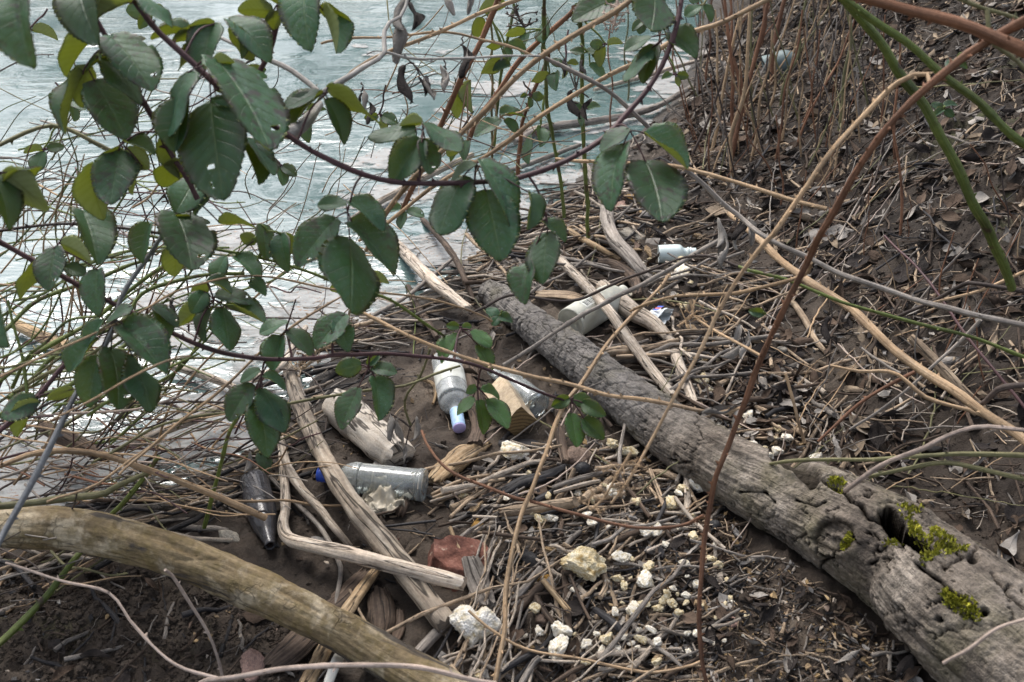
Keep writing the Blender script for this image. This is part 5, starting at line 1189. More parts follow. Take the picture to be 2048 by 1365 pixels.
# dead and living canes without big leaves -----------------------------------------------------------
CANES = [
 ('green cane rising from the left edge behind the big left leaves', [(-30,782),(0,760),(103,688),(207,622),(327,533),(400,490)], [1.95,2.1,2.2], [9,9,8,7], 'cane_green', .03),
 ('green cane just above the one behind the big left leaves', [(-20,690),(20,653),(86,598),(207,550),(300,520)], [2.0,2.2], [9,8,7], 'cane_green', .03),
 ('green cane bending level under the long purple cane', [(20,795),(60,760),(138,688),(241,643),(286,588),(396,553),(490,545)], [2.0,2.2,2.3], [9,8,7], 'cane_green', .03),
 ('green cane lowest of the parallel left canes', [(-20,840),(60,800),(140,770),(230,700),(330,640)], [1.95,2.2], [8,9,6], 'cane_green', .03),
 ('pale green cane low over the scum at left', [(100,870),(180,820),(260,800),(350,770)], [2.0,2.2], [7,8,6], 'cane_olive', .03),
 ('slim green upright shoot left of the big left leaves', [(60,800),(45,730),(30,660),(15,600)], [1.8,1.8], [7,6,5], 'cane_green', .03),
 ('tan thorny dead cane crossing the bottles from the hanging leaves to the rust cane', [(700,610),(752,640),(835,680),(955,725),(1060,750),(1155,770),(1280,798),(1380,822),(1440,826),(1485,815)], [1.75,1.72,1.7], [6,8,8,7], 'cane_tan', .018),
 ('long upright rust-red bramble cane right of the big log', [(2060,40),(1985,79),(1861,162),(1768,262),(1692,372),(1641,470),(1617,522),(1568,622),(1527,708),(1493,794),(1447,915),(1417,1009),(1403,1136),(1400,1308),(1420,1400)], [1.2,1.3,1.45,1.6,1.7,1.72], [22,14,13,12,11,10,8], 'cane_rust', .02),
 ('curved pale tan cane hooked over at the top right, ending in a dry flower head', [(1861,168),(1858,150),(1840,146),(1796,165),(1744,213),(1658,305),(1596,396),(1544,470),(1513,508),(1451,605),(1413,677),(1348,798),(1305,885),(1262,960),(1225,1010)], [1.35,1.4,1.45,1.5], [9,10,10,9,8,6,5], 'cane_tan', .018),
 ('thick bright green cane running down the right edge', [(1670,-25),(1727,41),(1778,114),(1830,193),(1892,293),(1951,413),(1978,461),(2005,520),(2022,580)], [1.55,1.7,1.9], [17,18,19,17], 'cane_green', .05),
 ('green cane diverging to the right edge from the thick green cane', [(1680,-12),(1761,48),(1875,138),(1968,220),(2048,289),(2080,315)], [1.5,1.55,1.6], [14,15,16], 'cane_green', .07),
 ('very thick red-brown cane across the top right corner', [(1690,-18),(1850,28),(1985,72),(2048,95),(2120,125)], [1.25,1.2], [20,24,30], 'cane_rust', .03),
 ('slim green cane in the far top right corner', [(1900,-12),(1990,22),(2060,48)], 1.35, 8, 'cane_olive', .05),
 ('olive dead cane dipping below the very thick red-brown cane', [(1980,20),(1985,80),(2010,110),(2060,145)], 1.3, 9, 'cane_olive', .04),
 ('thick light tan cane slanting down the bank to the right edge', [(1460,425),(1503,467),(1589,543),(1692,612),(1796,705),(1933,798),(2048,880),(2100,920)], [2.5,2.2,1.9,1.75], [12,15,17,18,20], 'cane_tan', .03),
 ('long grey cane from the top centre to the right edge', [(1076,112),(1097,120),(1196,169),(1265,224),(1310,269),(1382,344),(1472,430),(1510,467),(1606,515),(1692,553),(1830,598),(1933,626),(2070,655)], [1.7,1.85,1.95,1.85,1.7], [7,9,9,10,11,11], 'cane_grey', .05),
 ('tan cane rising to the top edge over the white branch', [(690,158),(714,137),(780,105),(886,65),(985,20),(1075,-15)], [1.75,1.7], [5,8,8], 'cane_tan', .03),
 ('long straight tan cane from the water to the top centre', [(735,500),(766,440),(818,372),(859,327),(966,220),(1076,120),(1207,34),(1290,-20)], [1.95,1.8,1.7,1.65], [9,10,11,10], 'cane_tan', .02),
 ('tan cane parallel below the long straight one, reaching the top right of centre', [(720,480),(783,444),(873,375),(966,313),(1086,227),(1245,138),(1369,69),(1451,38),(1560,-12)], [2.0,1.85,1.8,1.75], [6,8,9,10], 'cane_tan', .03),
 ('rust cane leaning from the top edge into the water', [(1003,-15),(997,0),(962,72),(918,165),(883,241),(845,330),(800,440)], [2.0,2.1,2.4], [12,11,9], 'cane_rust', .02),
 ('thin tan cane crossing the top centre', [(640,90),(680,83),(866,60),(973,79),(1080,119)], [1.75,1.72], 5, 'cane_tan', .03),
 ('pale grey-white branch arching over the water at top left', [(425,72),(470,90),(517,114),(568,134),(600,155),(635,182)], [1.6,1.52], [6,9,11,9], 'cane_white', 0),
 ('pale grey-white branch forking up to the top edge', [(640,190),(700,152),(728,127),(763,103),(766,70),(775,45),(807,27),(820,-10)], [1.5,1.6,1.65], [12,10,8,6], 'cane_white', 0),
 ('grey dead side branch reaching right to the tan cane joint', [(763,105),(840,122),(960,117),(1080,112)], [1.62,1.66], [6,5,4], 'cane_white', .05),
 ('brown rust cane in shade behind the tan canes at top centre', [(1150,15),(1141,28),(1042,117),(990,193),(955,245),(930,300)], [2.4,2.7], 10, 'cane_rust', .03),
 ('dark green upright cane at centre top', [(1092,-15),(1086,86),(1090,138),(1100,234),(1128,435)], [2.3,2.6,2.95], [8,8,7], 'cane_green', .05),
 ('rust upright cane beside the dark green cane', [(1098,100),(1093,124),(1052,224),(1035,355)], [2.5,3.0], 8, 'cane_rust', .03),
 ('green upright cane standing in the mud at the shore', [(1155,10),(1159,34),(1165,138),(1169,310),(1176,475)], [2.5,2.8,3.2], [8,8,8], 'cane_green', .05),
 ('thin green upright stem in the water at top centre', [(980,-10),(983,207),(986,330)], [2.7,3.2], 5, 'cane_olive', .06),
 ('dark green leaning stem in the water at top centre', [(1030,10),(1024,28),(1004,138),(986,305)], [2.6,3.2], 6, 'cane_green', .06),
 ('tan cane passing behind the large spotted leaf', [(1110,318),(1180,322),(1280,328),(1348,332),(1479,367),(1548,386),(1654,420)], [1.9,1.75,1.62], [6,8,8,8], 'cane_tan', .035),
 ('pale double-ridged cane lying over the frosted bottle', [(1005,732),(1128,653),(1215,604),(1300,557),(1380,515),(1440,480)], [2.35,2.45,2.5], [8,9,9], 'cane_grey', .05),
 ('dark thin cane arching over the frosted bottle', [(940,628),(966,615),(1024,591),(1145,602),(1265,550),(1380,515),(1500,540)], [2.3,2.35,2.2], [5,6,5], 'cane_dark', .06),
 ('rust-tan cane standing from the bottom edge up past the spotted fresh leaves', [(985,1400),(1004,1274),(1010,1184),(1035,1060),(1059,981),(1093,895),(1128,822),(1214,688),(1317,577),(1340,550)], [1.72,1.85,2.0,2.3], [10,9,9,8,6], 'cane_tan', .04),
 ('rust side cane bowing from beside the bottle to the upright rust cane', [(845,862),(859,895),(900,943),(990,981),(1128,1022),(1265,1053),(1360,1048),(1410,1032)], [2.05,1.9,1.75], [5,6,7,7], 'cane_rust', .03),
 ('thin bowed cane sweeping along the bottom right of the foam heart', [(940,1220),(990,1267),(1059,1305),(1196,1325),(1300,1342),(1380,1329),(1404,1322)], [1.8,1.74], [5,6,6], 'cane_tan', .05),
 ('pale tan cane along the bottom edge', [(400,1370),(424,1360),(551,1339),(700,1332),(818,1336),(990,1368)], [1.5,1.45], [9,11,10], 'cane_pink', .06),
 ('kinked pinkish dead cane at the bottom left', [(10,1124),(131,1164),(220,1180),(269,1243),(310,1298),(362,1336),(440,1357)], [1.8,1.7], [5,6,7], 'cane_pink', .08),
 ('tan hooked twig hanging in front of the bare branch', [(330,1138),(340,1143),(372,1191),(413,1267),(436,1320),(445,1356)], [1.62,1.68], [7,6,6], 'cane_pink', .06),
 ('thick green cane at the bottom left corner', [(175,1085),(158,1108),(86,1198),(0,1284),(-30,1310)], [1.95,1.75], [11,13,14], 'cane_green', .05),
 ('thick tan cane arching over the bare branch to a broken end', [(-30,945),(0,932),(69,907),(162,904),(241,919),(320,947),(413,985),(480,1012),(532,1034)], [1.65,1.8,1.95], [9,11,13,14], 'cane_tan', .07),
 ('lichen-grey brown cane lying on the bare branch at left', [(-20,1016),(0,1012),(96,1002),(193,991),(241,967),(300,945)], [1.76,1.85], [14,14,9], 'cane_olive', .04),
 ('green cane crossing under the thick tan arch', [(320,915),(303,936),(241,1012),(215,1035)], [1.95,2.0], [9,10], 'cane_green', .05),
 ('green upright cane below the big pair of leaves', [(490,805),(482,822),(451,895),(427,964),(410,1057)], [1.85,2.1], [7,8,9], 'cane_green', .05),
 ('olive twig lying over the dark bottle neck', [(350,1080),(365,1074),(406,1060),(534,1033),(620,1026),(710,1006),(750,1000)], [2.1,2.2,2.25], [7,7,6], 'cane_grey', .1),
 ('pale straight twig over the dark bottle', [(440,1000),(560,1003),(640,1012),(740,1010)], [2.1,2.2], [5,6,5], 'cane_tan', .1),
 ('thin tan twig rising above the bare branch', [(95,1003),(114,995),(207,964),(300,895),(330,870)], [1.7,1.75], 5, 'cane_tan', .1),
 ('dark cane lying across the left part of the water', [(-20,463),(0,460),(131,448),(269,458),(340,470)], [1.6,1.65], 6, 'cane_dark', .05),
 ('green-tan cane across the ripples at the left edge', [(-20,300),(0,290),(69,258),(120,253),(193,286),(260,320)], [1.7,1.8], 8, 'cane_olive', .05),
 ('long thin tan straw from the left edge to the wine bottle', [(-20,765),(0,753),(138,691),(275,619),(396,570),(517,553),(680,583),(783,586),(921,615),(985,642)], [1.35,1.5,1.75,2.2], [5,4.5,4,4], 'cane_tan', 0),
 ('straight pale straw in front of the left leaves', [(95,845),(152,815),(330,725),(380,712)], [1.35,1.4], [4,5,4], 'cane_tan', 0),
 ('rust-tan cane slanting up through the left leaves', [(240,950),(269,920),(379,836),(516,705),(637,622),(690,590)], [1.65,1.72,1.8], [5,6,4], 'cane_tan', .06),
 ('olive bud-tipped cane sweeping over the pale stripped log to the wine bottle', [(190,925),(224,905),(327,850),(465,822),(689,789),(818,765),(921,732)], [1.8,1.9,2.05], [6,6,5], 'cane_olive', .05),
 ('thin olive bud-tipped twig dropping past the dead curled leaves', [(858,700),(842,750),(815,790),(812,820),(822,850)], [2.1,2.2], 5, 'cane_olive', .06),
 ('pinkish-grey cane rising from the big log to the right edge', [(1695,980),(1699,978),(1760,942),(1844,895),(1890,868),(1960,851),(2060,862)], [1.85,1.7,1.65], [10,10,8], 'cane_pink', .09),
 ('lichen-flecked olive cane behind the big log', [(1540,930),(1555,926),(1692,917),(1830,910),(1950,905),(2070,910)], [2.1,1.9,1.8], [6,8,11], 'cane_olive', .06),
 ('second lichen-flecked cane lower behind the big log', [(1740,954),(1754,950),(1830,935),(1900,929),(1980,942),(2070,962)], [1.95,1.8], [6,9,10], 'cane_olive', .06),
 ('pale blurred straw over the lower end of the big log', [(1889,1332),(1968,1274),(2060,1236)], [1.25,1.2], 7, 'cane_pink', 0),
 ('dark root-like cane at the right edge', [(1945,802),(1965,806),(2000,777),(2070,768)], [1.9,1.8], [8,12,13], 'cane_dark', 0),
 ('dark arching cane at the right edge above the broken stick', [(1761,653),(1800,630),(1865,601),(1920,570),(1951,567),(2070,588)], [2.2,2.0], [5,8,9], 'cane_dark', .06),
 ('tan cane coming in from the right edge over the moss', [(2070,535),(2048,543),(1951,584),(1865,605)], [2.0,2.05], [7,5], 'cane_tan', .08),
 ('dark olive cane crossing the bank to the right edge', [(1480,532),(1500,540),(1679,601),(1865,653),(2070,724)], [2.1,1.95], [6,7,7], 'cane_green', .08),
 ('forked tan twig on the bank', [(1658,732),(1720,745),(1796,750),(1854,798),(1940,822),(1975,840)], [2.15,2.05], [5,8,8], 'cane_tan', 0),
 ('short tan side twig meeting the forked tan twig', [(1720,698),(1760,725),(1800,748)], [2.2,2.15], [5,7], 'cane_grey', 0),
 ('brown twig leaning on the bank below the forked twig', [(1637,884),(1734,801),(1830,743)], [2.2,2.15], [6,8], 'cane_rust', .06),
 ('short tan stick standing beside the upright rust cane', [(1570,748),(1585,800),(1610,886)], [2.3,2.3], 6, 'cane_tan', 0),
 ('curved tan side shoot joined to the upright rust cane', [(1260,622),(1348,592),(1486,584),(1560,570),(1610,548),(1623,528)], [2.0,1.7,1.55], [5,8,7], 'cane_tan', .035),
 ('tan side shoot with a curled dead leaf joined to the rust cane', [(1395,640),(1440,670),(1490,695),(1525,712)], [1.8,1.66], [5,6], 'cane_tan', .04),
 ('slim grey cane beneath the bank canes at right', [(1960,640),(1900,700),(1800,790),(1700,860)], [2.05,2.2], [7,5], 'cane_grey', .1),
 ('thin dark purple cane on the bank', [(1770,470),(1850,560),(1940,680),(2060,830)], [2.4,2.0], [4,5,6], 'cane_purple', .06),
]
for lab, pts, d, w, m, th in CANES: cane(lab, pts, d, w, m, (), th)
# cut stub joined to the arching cane
C_ = smoothline([P(571,267,1.38), P(590,262,1.39), P(612,245,1.41), P(640,208,1.45)], 12)
V, F, U = tube(C_, np.array([13,16,15,13,12,12,12,12,11,10,9,8])*1.4/FPX, 14, .06); b = C_[0].copy()
root = empty('cut_branch', b); obj('stub', mesh('stub', V-b, F, [MATS['cane_white']], True, U), root)
V, F, U = tube(np.array([C_[0]-(C_[1]-C_[0])*.25, C_[0]+(C_[1]-C_[0])*.12]), 11.5*1.4/FPX, 14); obj('cut_face', mesh('cut_face', V-b, F, [MATS['wood_orange']], True, U), root)
tag(root, 'pale cut branch stub with brown sawn end below the arching cane leaves', 'branch')

# small leafy bramble sprigs in the middle distance
SP = [('green sprig with small leaves among the upright canes at top centre', [(1088,60),(1086,86)], 2.45, 'cane_green', [((1088,60),[(1090,40,1083,84,18,'t'),(1060,66,1040,104,18,'t'),(1050,60,1010,70,20,'u')]), ((1100,150),[(1112,146,1106,176,24,'t'),(1096,146,1060,160,18,'u')])]),
 ('small leaf sprig hanging near the shore branch', [(1090,190),(1082,240)], 2.6, 'cane_green', [((1082,250),[(1080,256,1082,292,28,'t'),(1060,272,1052,326,18,'t')])]),
 ('sprig of three grey-green leaves over the scum at top centre', [(1060,215),(1020,230)], 2.6, 'cane_tan', [((1000,235),[(1000,228,1050,226,18,'t'),(1000,240,948,268,28,'t'),(1010,240,1040,262,20,'t')])]),
 ('sprig of pale green leaves left of the rust leaning cane', [(925,150),(935,165)], 2.2, 'cane_tan', [((935,165),[(918,176,905,234,26,'u'),(942,162,940,226,14,'u'),(915,288,896,312,24,'u'),(936,282,922,312,22,'t')])]),
 ('sprig of bright undersides high at top centre', [(975,20),(985,30)], 2.1, 'cane_green', [((980,30),[(962,36,950,78,26,'u'),(1010,10,960,10,30,'u'),(1010,118,960,142,26,'u'),(1020,130,985,140,22,'t')])]),
 ('sprig of small dark leaves in the shaded shallows', [(1160,90),(1175,105)], 2.7, 'cane_green', [((1178,106),[(1172,104,1208,102,14,'t'),(1186,108,1204,126,16,'t'),(1168,106,1140,100,16,'t'),(1180,130,1215,150,20,'t')])]),
 ('dark leaf pair at the top edge right of centre', [(1260,-20),(1250,0)], 1.75, 'cane_tan', [((1245,-8),[(1240,-6,1144,36,54,'s'),(1255,-10,1210,10,30,'t')])]),
 ('faint sprig of leaves at the top edge by the bank', [(1420,-10),(1405,10)], 3.0, 'cane_olive', [((1405,10),[(1400,12,1370,30,20,'t'),(1408,12,1425,40,20,'t'),(1400,0,1375,-5,20,'t')])]),
 ('small dark green seedling on the upper bank', [(1890,212),(1888,218)], 2.6, 'cane_green', [((1888,216),[(1888,214,1915,200,16,'t'),(1886,216,1862,208,16,'t'),(1886,220,1868,232,16,'t'),(1890,220,1908,234,16,'t')])]),
 ('small dark green seedling beside the thick green cane', [(1912,130),(1914,120)], 2.6, 'cane_green', [((1914,120),[(1914,118,1940,110,16,'t'),(1910,120,1895,132,16,'t'),(1918,124,1935,136,14,'t')])]),
 ('pair of grey-green leaves low on the mud behind the wine bottle', [(1000,630),(1004,622)], 2.75, 'cane_green', [((1000,632),[(998,630,970,618,22,'t'),(1002,634,1024,644,22,'t'),(998,634,985,650,18,'t')])]),
 ('single green leaf lying on the bank right of the rust cane', [(1530,628),(1528,626)], 2.55, 'cane_green', [((1528,626),[(1528,628,1498,622,22,'t')])]),
 ('green leaf low between the driftwood elbow and the left leaves', [(520,905),(522,910)], 2.3, 'cane_green', [((520,905),[(520,905,538,945,30,'t')])])]
for lab, pts, d, m, cl in SP: cane(lab, pts, d, 5, m, [(j, l, d) for j, l in cl], 0, 'bramble_sprig', 'small leafy sprigs', 'sprig', 6, m)
# further leaves filling the bramble behind the big ones
gx = random.Random(5)
FL = [(60,60),(140,200),(300,20),(370,330),(480,150),(560,330),(610,230),(90,300),(20,440),(150,580),(290,560),(370,470),(470,620),(590,580),(620,480),(330,690),(400,740),(60,680),(100,745),(280,860),(650,700),(720,560),(810,420),(900,290),(760,230),(1010,90),(1060,190),(1130,130),(1290,40),(1210,90),(1350,150),(1170,220)]
FL = [q_ for q_ in FL if not (q_[0] < 700 and 430 < q_[1] < 900)][::1]
for i, (x, y) in enumerate(FL):
    far = x > 740; d = gx.uniform(2.2, 2.7) if far else gx.uniform(1.65, 2.05); s_ = gx.uniform(26, 40) if far else gx.uniform(42, 62); lv = []
    for a_ in (gx.uniform(60, 120), gx.uniform(150, 200), gx.uniform(-20, 30)):
        L_ = s_*gx.uniform(.75, 1.1); a_ = R(a_); lv.append((x+5*math.cos(a_), y+5*math.sin(a_), x+L_*math.cos(a_), y+L_*math.sin(a_), L_*gx.uniform(.35, .7), gx.choice(['t', 't', 't', 'u', 's'])))
    cane(uniq(['%s sprig of three leaves %s' % (w_, relL(x, y)) for w_ in ('small shaded', 'dull green', 'half-hidden', 'dim background', 'drooping', 'thin-stalked', 'spreading', 'slight')]), [(x+gx.uniform(-50, 50), y-gx.uniform(25, 70)), (x, y-4)], d, 4, gx.choice(['cane_purple', 'cane_green', 'cane_dark']), [((x, y), lv, d)], 0, 'bramble_sprig', 'small leafy sprigs', 'sprig', 6)
# dead leaves still hanging on twigs
HD = [('grey withered leaf cluster hanging at the top edge over the water', [(815,-20),(812,5)], 1.7, [((812,5),[(806,0,812,58,30,'d'),(822,2,828,60,24,'D'),(800,40,812,122,34,'d')])]),
 ('dark withered leaves hanging over the bright water', [(815,118),(826,128)], 1.75, [((826,128),[(812,130,824,206,30,'D'),(840,152,852,192,24,'D'),(848,155,866,200,16,'d')])]),
 ('withered leaf hanging beside the rust leaning cane', [(925,75),(922,90)], 1.9, [((922,90),[(922,92,918,158,24,'D'),(930,100,938,140,14,'d')])]),
 ('small grey withered leaf left of the rust leaning cane', [(890,120),(888,134)], 1.85, [((888,134),[(884,134,882,170,22,'d'),(893,140,888,188,16,'d')])]),
 ('withered leaf at the top edge right of the grey cluster', [(915,-20),(905,-8)], 1.8, [((905,-8),[(890,-6,912,24,26,'d'),(935,-8,942,28,18,'d')])]),
 ('dark shrivelled leaves on the long grey cane', [(1150,150),(1152,180)], 1.95, [((1152,180),[(1145,180,1160,238,24,'D'),(1178,196,1170,240,18,'D'),(1128,118,1134,150,20,'D'),(1165,120,1172,150,14,'D')])]),
 ('pale papery dead leaves hanging above the thick tan cane', [(1470,430),(1472,445)], 2.0, [((1472,445),[(1440,440,1430,495,30,'d'),(1452,470,1440,540,26,'d'),(1485,430,1462,480,30,'D'),(1495,440,1510,490,28,'d'),(1470,470,1478,500,16,'d')])]),
 ('pale curled leaf hooked on the rust cane side shoot', [(1480,812),(1470,818)], 1.7, [((1470,818),[(1472,815,1400,826,30,'d'),(1480,815,1462,852,24,'d')])]),
 ('brown leaf dangling from the side shoot of the rust cane', [(1478,690),(1485,668)], 1.75, [((1485,668),[(1480,652,1472,690,30,'d'),(1490,690,1440,712,34,'d'),(1500,665,1480,720,20,'d')])]),
 ('grey curled dead leaves hanging on a bud-tipped twig by the pale stripped log', [(820,850),(822,862)], 2.22, [((820,855),[(782,828,790,880,24,'d'),(800,838,802,885,20,'d'),(835,835,826,880,28,'d'),(812,890,808,925,18,'d')])]),
 ('brown dead leaf hanging over the dark bank', [(1664,560),(1664,630)], 2.25, [((1664,632),[(1664,634,1656,690,18,'D'),(1655,670,1675,690,14,'D')])]),
 ('dead cream leaf beside the driftwood elbow top', [(500,900),(505,905)], 2.25, [((505,905),[(502,905,486,945,26,'d')])]),
 ('withered dark leaf low in the left twigs', [(345,595),(345,605)], 1.75, [((345,605),[(343,600,350,625,16,'D')])]),
 ('small withered leaf left of the white branch', [(724,165),(726,175)], 1.7, [((726,178),[(728,180,738,216,16,'d'),(722,185,716,205,10,'D'),(736,205,732,250,14,'D')])])]
for lab, pts, d, cl in HD: cane(lab, pts, d, 3, 'cane_dark', [(j, l, d) for j, l in cl], 0, 'withered_sprig', 'withered hanging leaves', 'dead leaf', 6, 'cane_dark')
# dry flower heads: many fine stalks ending in tiny burrs
def flower_head(pts, d, label, n, mat='cane_tan', sp=40, seed=3):
    g = np.random.default_rng(seed); a = Acc(); C = smoothline([P(x, y, d) for x, y in pts], 10); b = C[0].copy()
    a.add(*tube(C-b, 3*d/FPX, 6))
    for i in range(n):
        p = C[g.integers(2, 10)]; L = sp*d/FPX*g.uniform(.3, 1); u = g.normal(size=3); u[2] = abs(u[2])*.4; u /= np.linalg.norm(u)
        q = p + u*L; a.add(*tube(smoothline([p-b, (p+q)/2-b + g.normal(0, .003, 3), q-b], 4), 1.3*d/FPX, 4))
        for _ in range(4):
            v = u + g.normal(0, .8, 3); v /= np.linalg.norm(v); a.add(*tube(np.array([q-b, q-b+v*6*d/FPX]), [1.8*d/FPX, .8*d/FPX], 4))
    root = empty('dry_flower_head', b); stuff(obj('stalks', a.mesh('stalks', [MATS[mat]]), root)); tag(root, label, 'dry flower')
flower_head([(1262,905),(1235,950),(1205,1000),(1180,1020)], 1.48, 'blurred tan dry flower head in front of the ringed stick', 26, sp=52)
flower_head([(700,620),(690,665),(665,690),(640,700)], 1.8, 'brown dry flower head beside the leaves behind the pole', 24, 'wood_tan', 42, 4)
flower_head([(1380,600),(1385,630),(1360,650)], 1.75, 'small tan dry flower head near the crushed cup', 14, 'cane_tan', 40, 5)
flower_head([(640,690),(620,725),(600,740)], 1.85, 'brown dry flower head drooping over the pole top', 16, 'wood_tan', 36, 6)
flower_head([(1030,15),(1040,40),(1050,55)], 2.3, 'dry dark flower head among the leaves at the top edge', 14, 'cane_dark', 36, 8)
flower_head([(1235,0),(1232,30),(1225,60)], 1.7, 'dusty pink-brown dry flower head hanging at the top edge', 30, 'cane_pink', 30, 9)

# ================================================================== SCATTERED LITTER
def poly(px):
    return np.array([G(x, y)[:2] for x, y in px])
def inside(pl, x, y):
    r = np.zeros(np.shape(x), bool); n = len(pl)
    for i in range(n):
        (ax, ay), (bx, by) = pl[i], pl[(i+1) % n]
        c = ((ay > y) != (by > y)); xi = (bx-ax)*(y-ay)/(by-ay+1e-12)+ax; r ^= c & (x < xi)
    return r
def sample(pl, n, g, keep=None):
    out = []; lo, hi = pl.min(0), pl.max(0)
    while len(out) < n:
        q = g.uniform(lo, hi, (n*2, 2)); q = q[inside(pl, q[:, 0], q[:, 1])]
        if keep is not None: q = q[g.random(len(q)) < keep(q[:, 0], q[:, 1])]
        out += list(q)
    return np.array(out[:n])
Z_MAT = poly([(850,985),(1000,925),(1180,890),(1330,925),(1450,1010),(1500,1090),(1440,1230),(1440,1420),(800,1420),(900,1280),(985,1190),(985,1080),(930,1035)])
Z_FAR = poly([(900,560),(1020,480),(1130,380),(1330,400),(1500,560),(1500,830),(1400,850),(1290,760),(1200,660),(1060,575)])
Z_BANK = poly([(1420,60),(1700,-60),(2300,-60),(2300,1500),(2060,1180),(1850,1030),(1640,935),(1500,880),(1470,600),(1330,380)])
Z_TOE = poly([(1330,800),(1480,640),(1650,800),(1750,930),(1560,900),(1420,870)])
Z_LOW = poly([(1380,1050),(1560,1120),(1800,1300),(1950,1480),(1300,1480),(1330,1250)])
Z_BEACH = poly([(560,880),(640,760),(760,660),(960,570),(1060,640),(1330,880),(1000,920),(900,1050),(780,1250),(560,1150),(430,1040)])
Z_LEFT = poly([(-60,1120),(350,1150),(560,1240),(700,1420),(-60,1420)])
Z_SHORE = poly([(1180,340),(1260,285),(1395,165),(1420,60),(1490,40),(1460,300),(1350,400),(1220,430)])
Z_WATER = poly([(-60,1000),(250,965),(450,890),(560,790),(650,690),(800,585),(950,525),(1100,400),(1200,310),(1100,270),(950,310),(800,390),(600,510),(350,620),(-60,760)])
Z_EDGE = poly([(-60,1120),(250,1010),(420,960),(560,880),(640,740),(760,640),(930,550),(1060,460),(1130,400),(1180,440),(1080,560),(900,620),(760,720),(640,860),(560,960),(400,1080),(200,1120)])

g = np.random.default_rng(99)
def twig_raw(seed, ar):
    q = np.random.default_rng(seed); n = 6
    C = np.stack([np.linspace(-.5, .5, n), q.normal(0, .035, n).cumsum()*.6, q.normal(0, .018, n)], -1); C[:, 1] -= C[:, 1].mean()
    r_ = ar*np.linspace(1.15, .75, n)*(1+.12*q.uniform(-1, 1, n))
    return tube(C, r_, 6, .08)
TW = [twig_raw(200+i, [.010, .016, .024, .034, .05][i % 5]) for i in range(20)]
TWM = {}
def chip_raw(seed):
    q = np.random.default_rng(seed); n = 7; out = []
    th = np.sort(q.uniform(0, 6.28, n)); rr_ = q.uniform(.32, .5, n)
    for z, k in ((-.06, 1.), (.06, .94)): out += [(math.cos(t_)*r_*1.3*k, math.sin(t_)*r_*.6*k, z + q.normal(0, .02)) for t_, r_ in zip(th, rr_)]
    F = [tuple(range(n-1, -1, -1)), tuple(range(n, 2*n))] + [(j, (j+1) % n, n+(j+1) % n, n+j) for j in range(n)]
    return np.array(out), F, np.array(out)[:, :2]*.2
CH = [chip_raw(300+i) for i in range(10)]
def dead_raw(seed, wid=.42, curl=1.0):
    q = np.random.default_rng(seed); N, M = 8, 3; V, U, F = [], [], []
    c = curl*q.uniform(.5, 1.5); b_ = q.uniform(-.5, .7)
    for i in range(N+1):
        t_ = i/N; w = wid/2*math.sin(math.pi*min(1, t_**.85*1.0))**.8 + .006
        for j in range(-M, M+1):
            s = j/M; a_ = c*s*(.7+.5*math.sin(t_*3+seed)); R_ = w/max(c, .05)
            V.append((R_*math.sin(a_) + q.normal(0, .012), t_-.5, R_*(1-math.cos(a_)) + b_*(t_-.5)**2*.8 + q.normal(0, .012) + .03*math.sin(t_*8+s*2+seed))); U.append(((s+1)/2, t_))
    m = 2*M+1
    for i in range(N):
        for j in range(m-1): F.append((i*m+j, i*m+j+1, (i+1)*m+j+1, (i+1)*m+j))
    V = np.array(V); V[:, 2] -= V[:, 2].min(); n0 = len(V)
    V2 = V.copy(); V2[:, 2] -= .012
    return np.vstack([V, V2]), F + [tuple(k+n0 for k in f[::-1]) for f in F], np.array(U+U)
DL = [dead_raw(400+i, [.38, .5, .62, .30][i % 4], [.9, 1.5, .5, 1.9][i % 4]) for i in range(16)]
def rotm(yaw, pit, rol):
    cy, sy, cp, sp, cr, sr = math.cos(yaw), math.sin(yaw), math.cos(pit), math.sin(pit), math.cos(rol), math.sin(rol)
    return np.array([[cy, -sy, 0], [sy, cy, 0], [0, 0, 1]]) @ np.array([[cp, 0, sp], [0, 1, 0], [-sp, 0, cp]]) @ np.array([[1, 0, 0], [0, cr, -sr], [0, sr, cr]])
def slope(x, y):
    e = .03; return (float(Hxy(x+e, y)-Hxy(x-e, y))/(2*e), float(Hxy(x, y+e)-Hxy(x, y-e))/(2*e))
def align(x, y):
    sx, sy = slope(x, y); sx, sy = max(-.8, min(.8, sx)), max(-.8, min(.8, sy)); n_ = np.array([-sx, -sy, 1]); n_ /= np.linalg.norm(n_)
    return np.array(Vector((0, 0, 1)).rotation_difference(Vector(n_)).to_matrix())
LIT = {'twig': [], 'dead_leaf': [], 'chip': []}
def put(kind, x, y, raw_i, size, rot, mat, h, col):
    z = max(float(Hxy(x, y)), WATER_Z+.003) + h; p = (x, y, z); px, py, d = project(p)
    LIT[kind].append((size/d*(1 if (-20 < px < 2068 and -20 < py < 1385) else .001), raw_i, size, rot, p, mat, col, px, py))
TWCOL = {'wood_pale': 'pale', 'wood_tan': 'tan', 'wood_brown': 'brown', 'wood_grey': 'grey', 'wood_char': 'black'}
def scatter_twigs(zone, n, lo, hi, yawf, cols, hmax=.02, keep=None, thick=None):
    for x, y in sample(zone, n, g, keep):
        size = lo*(hi/lo)**g.random(); m = cols[g.integers(len(cols))]
        A_ = align(x, y) @ rotm(yawf(x, y), g.normal(0, .09), g.uniform(0, 6.28))
        i = int(g.integers(20)) if size > .05 else int(g.choice([2, 3, 4, 7, 8, 9, 12, 13, 14]))
        if size > .16 or (thick == 'thin' and size > .04): i = int(g.choice([0, 1, 5, 6, 10, 11]))
        put('twig', x, y, i, size, A_, m, g.uniform(.001, hmax), TWCOL[m])
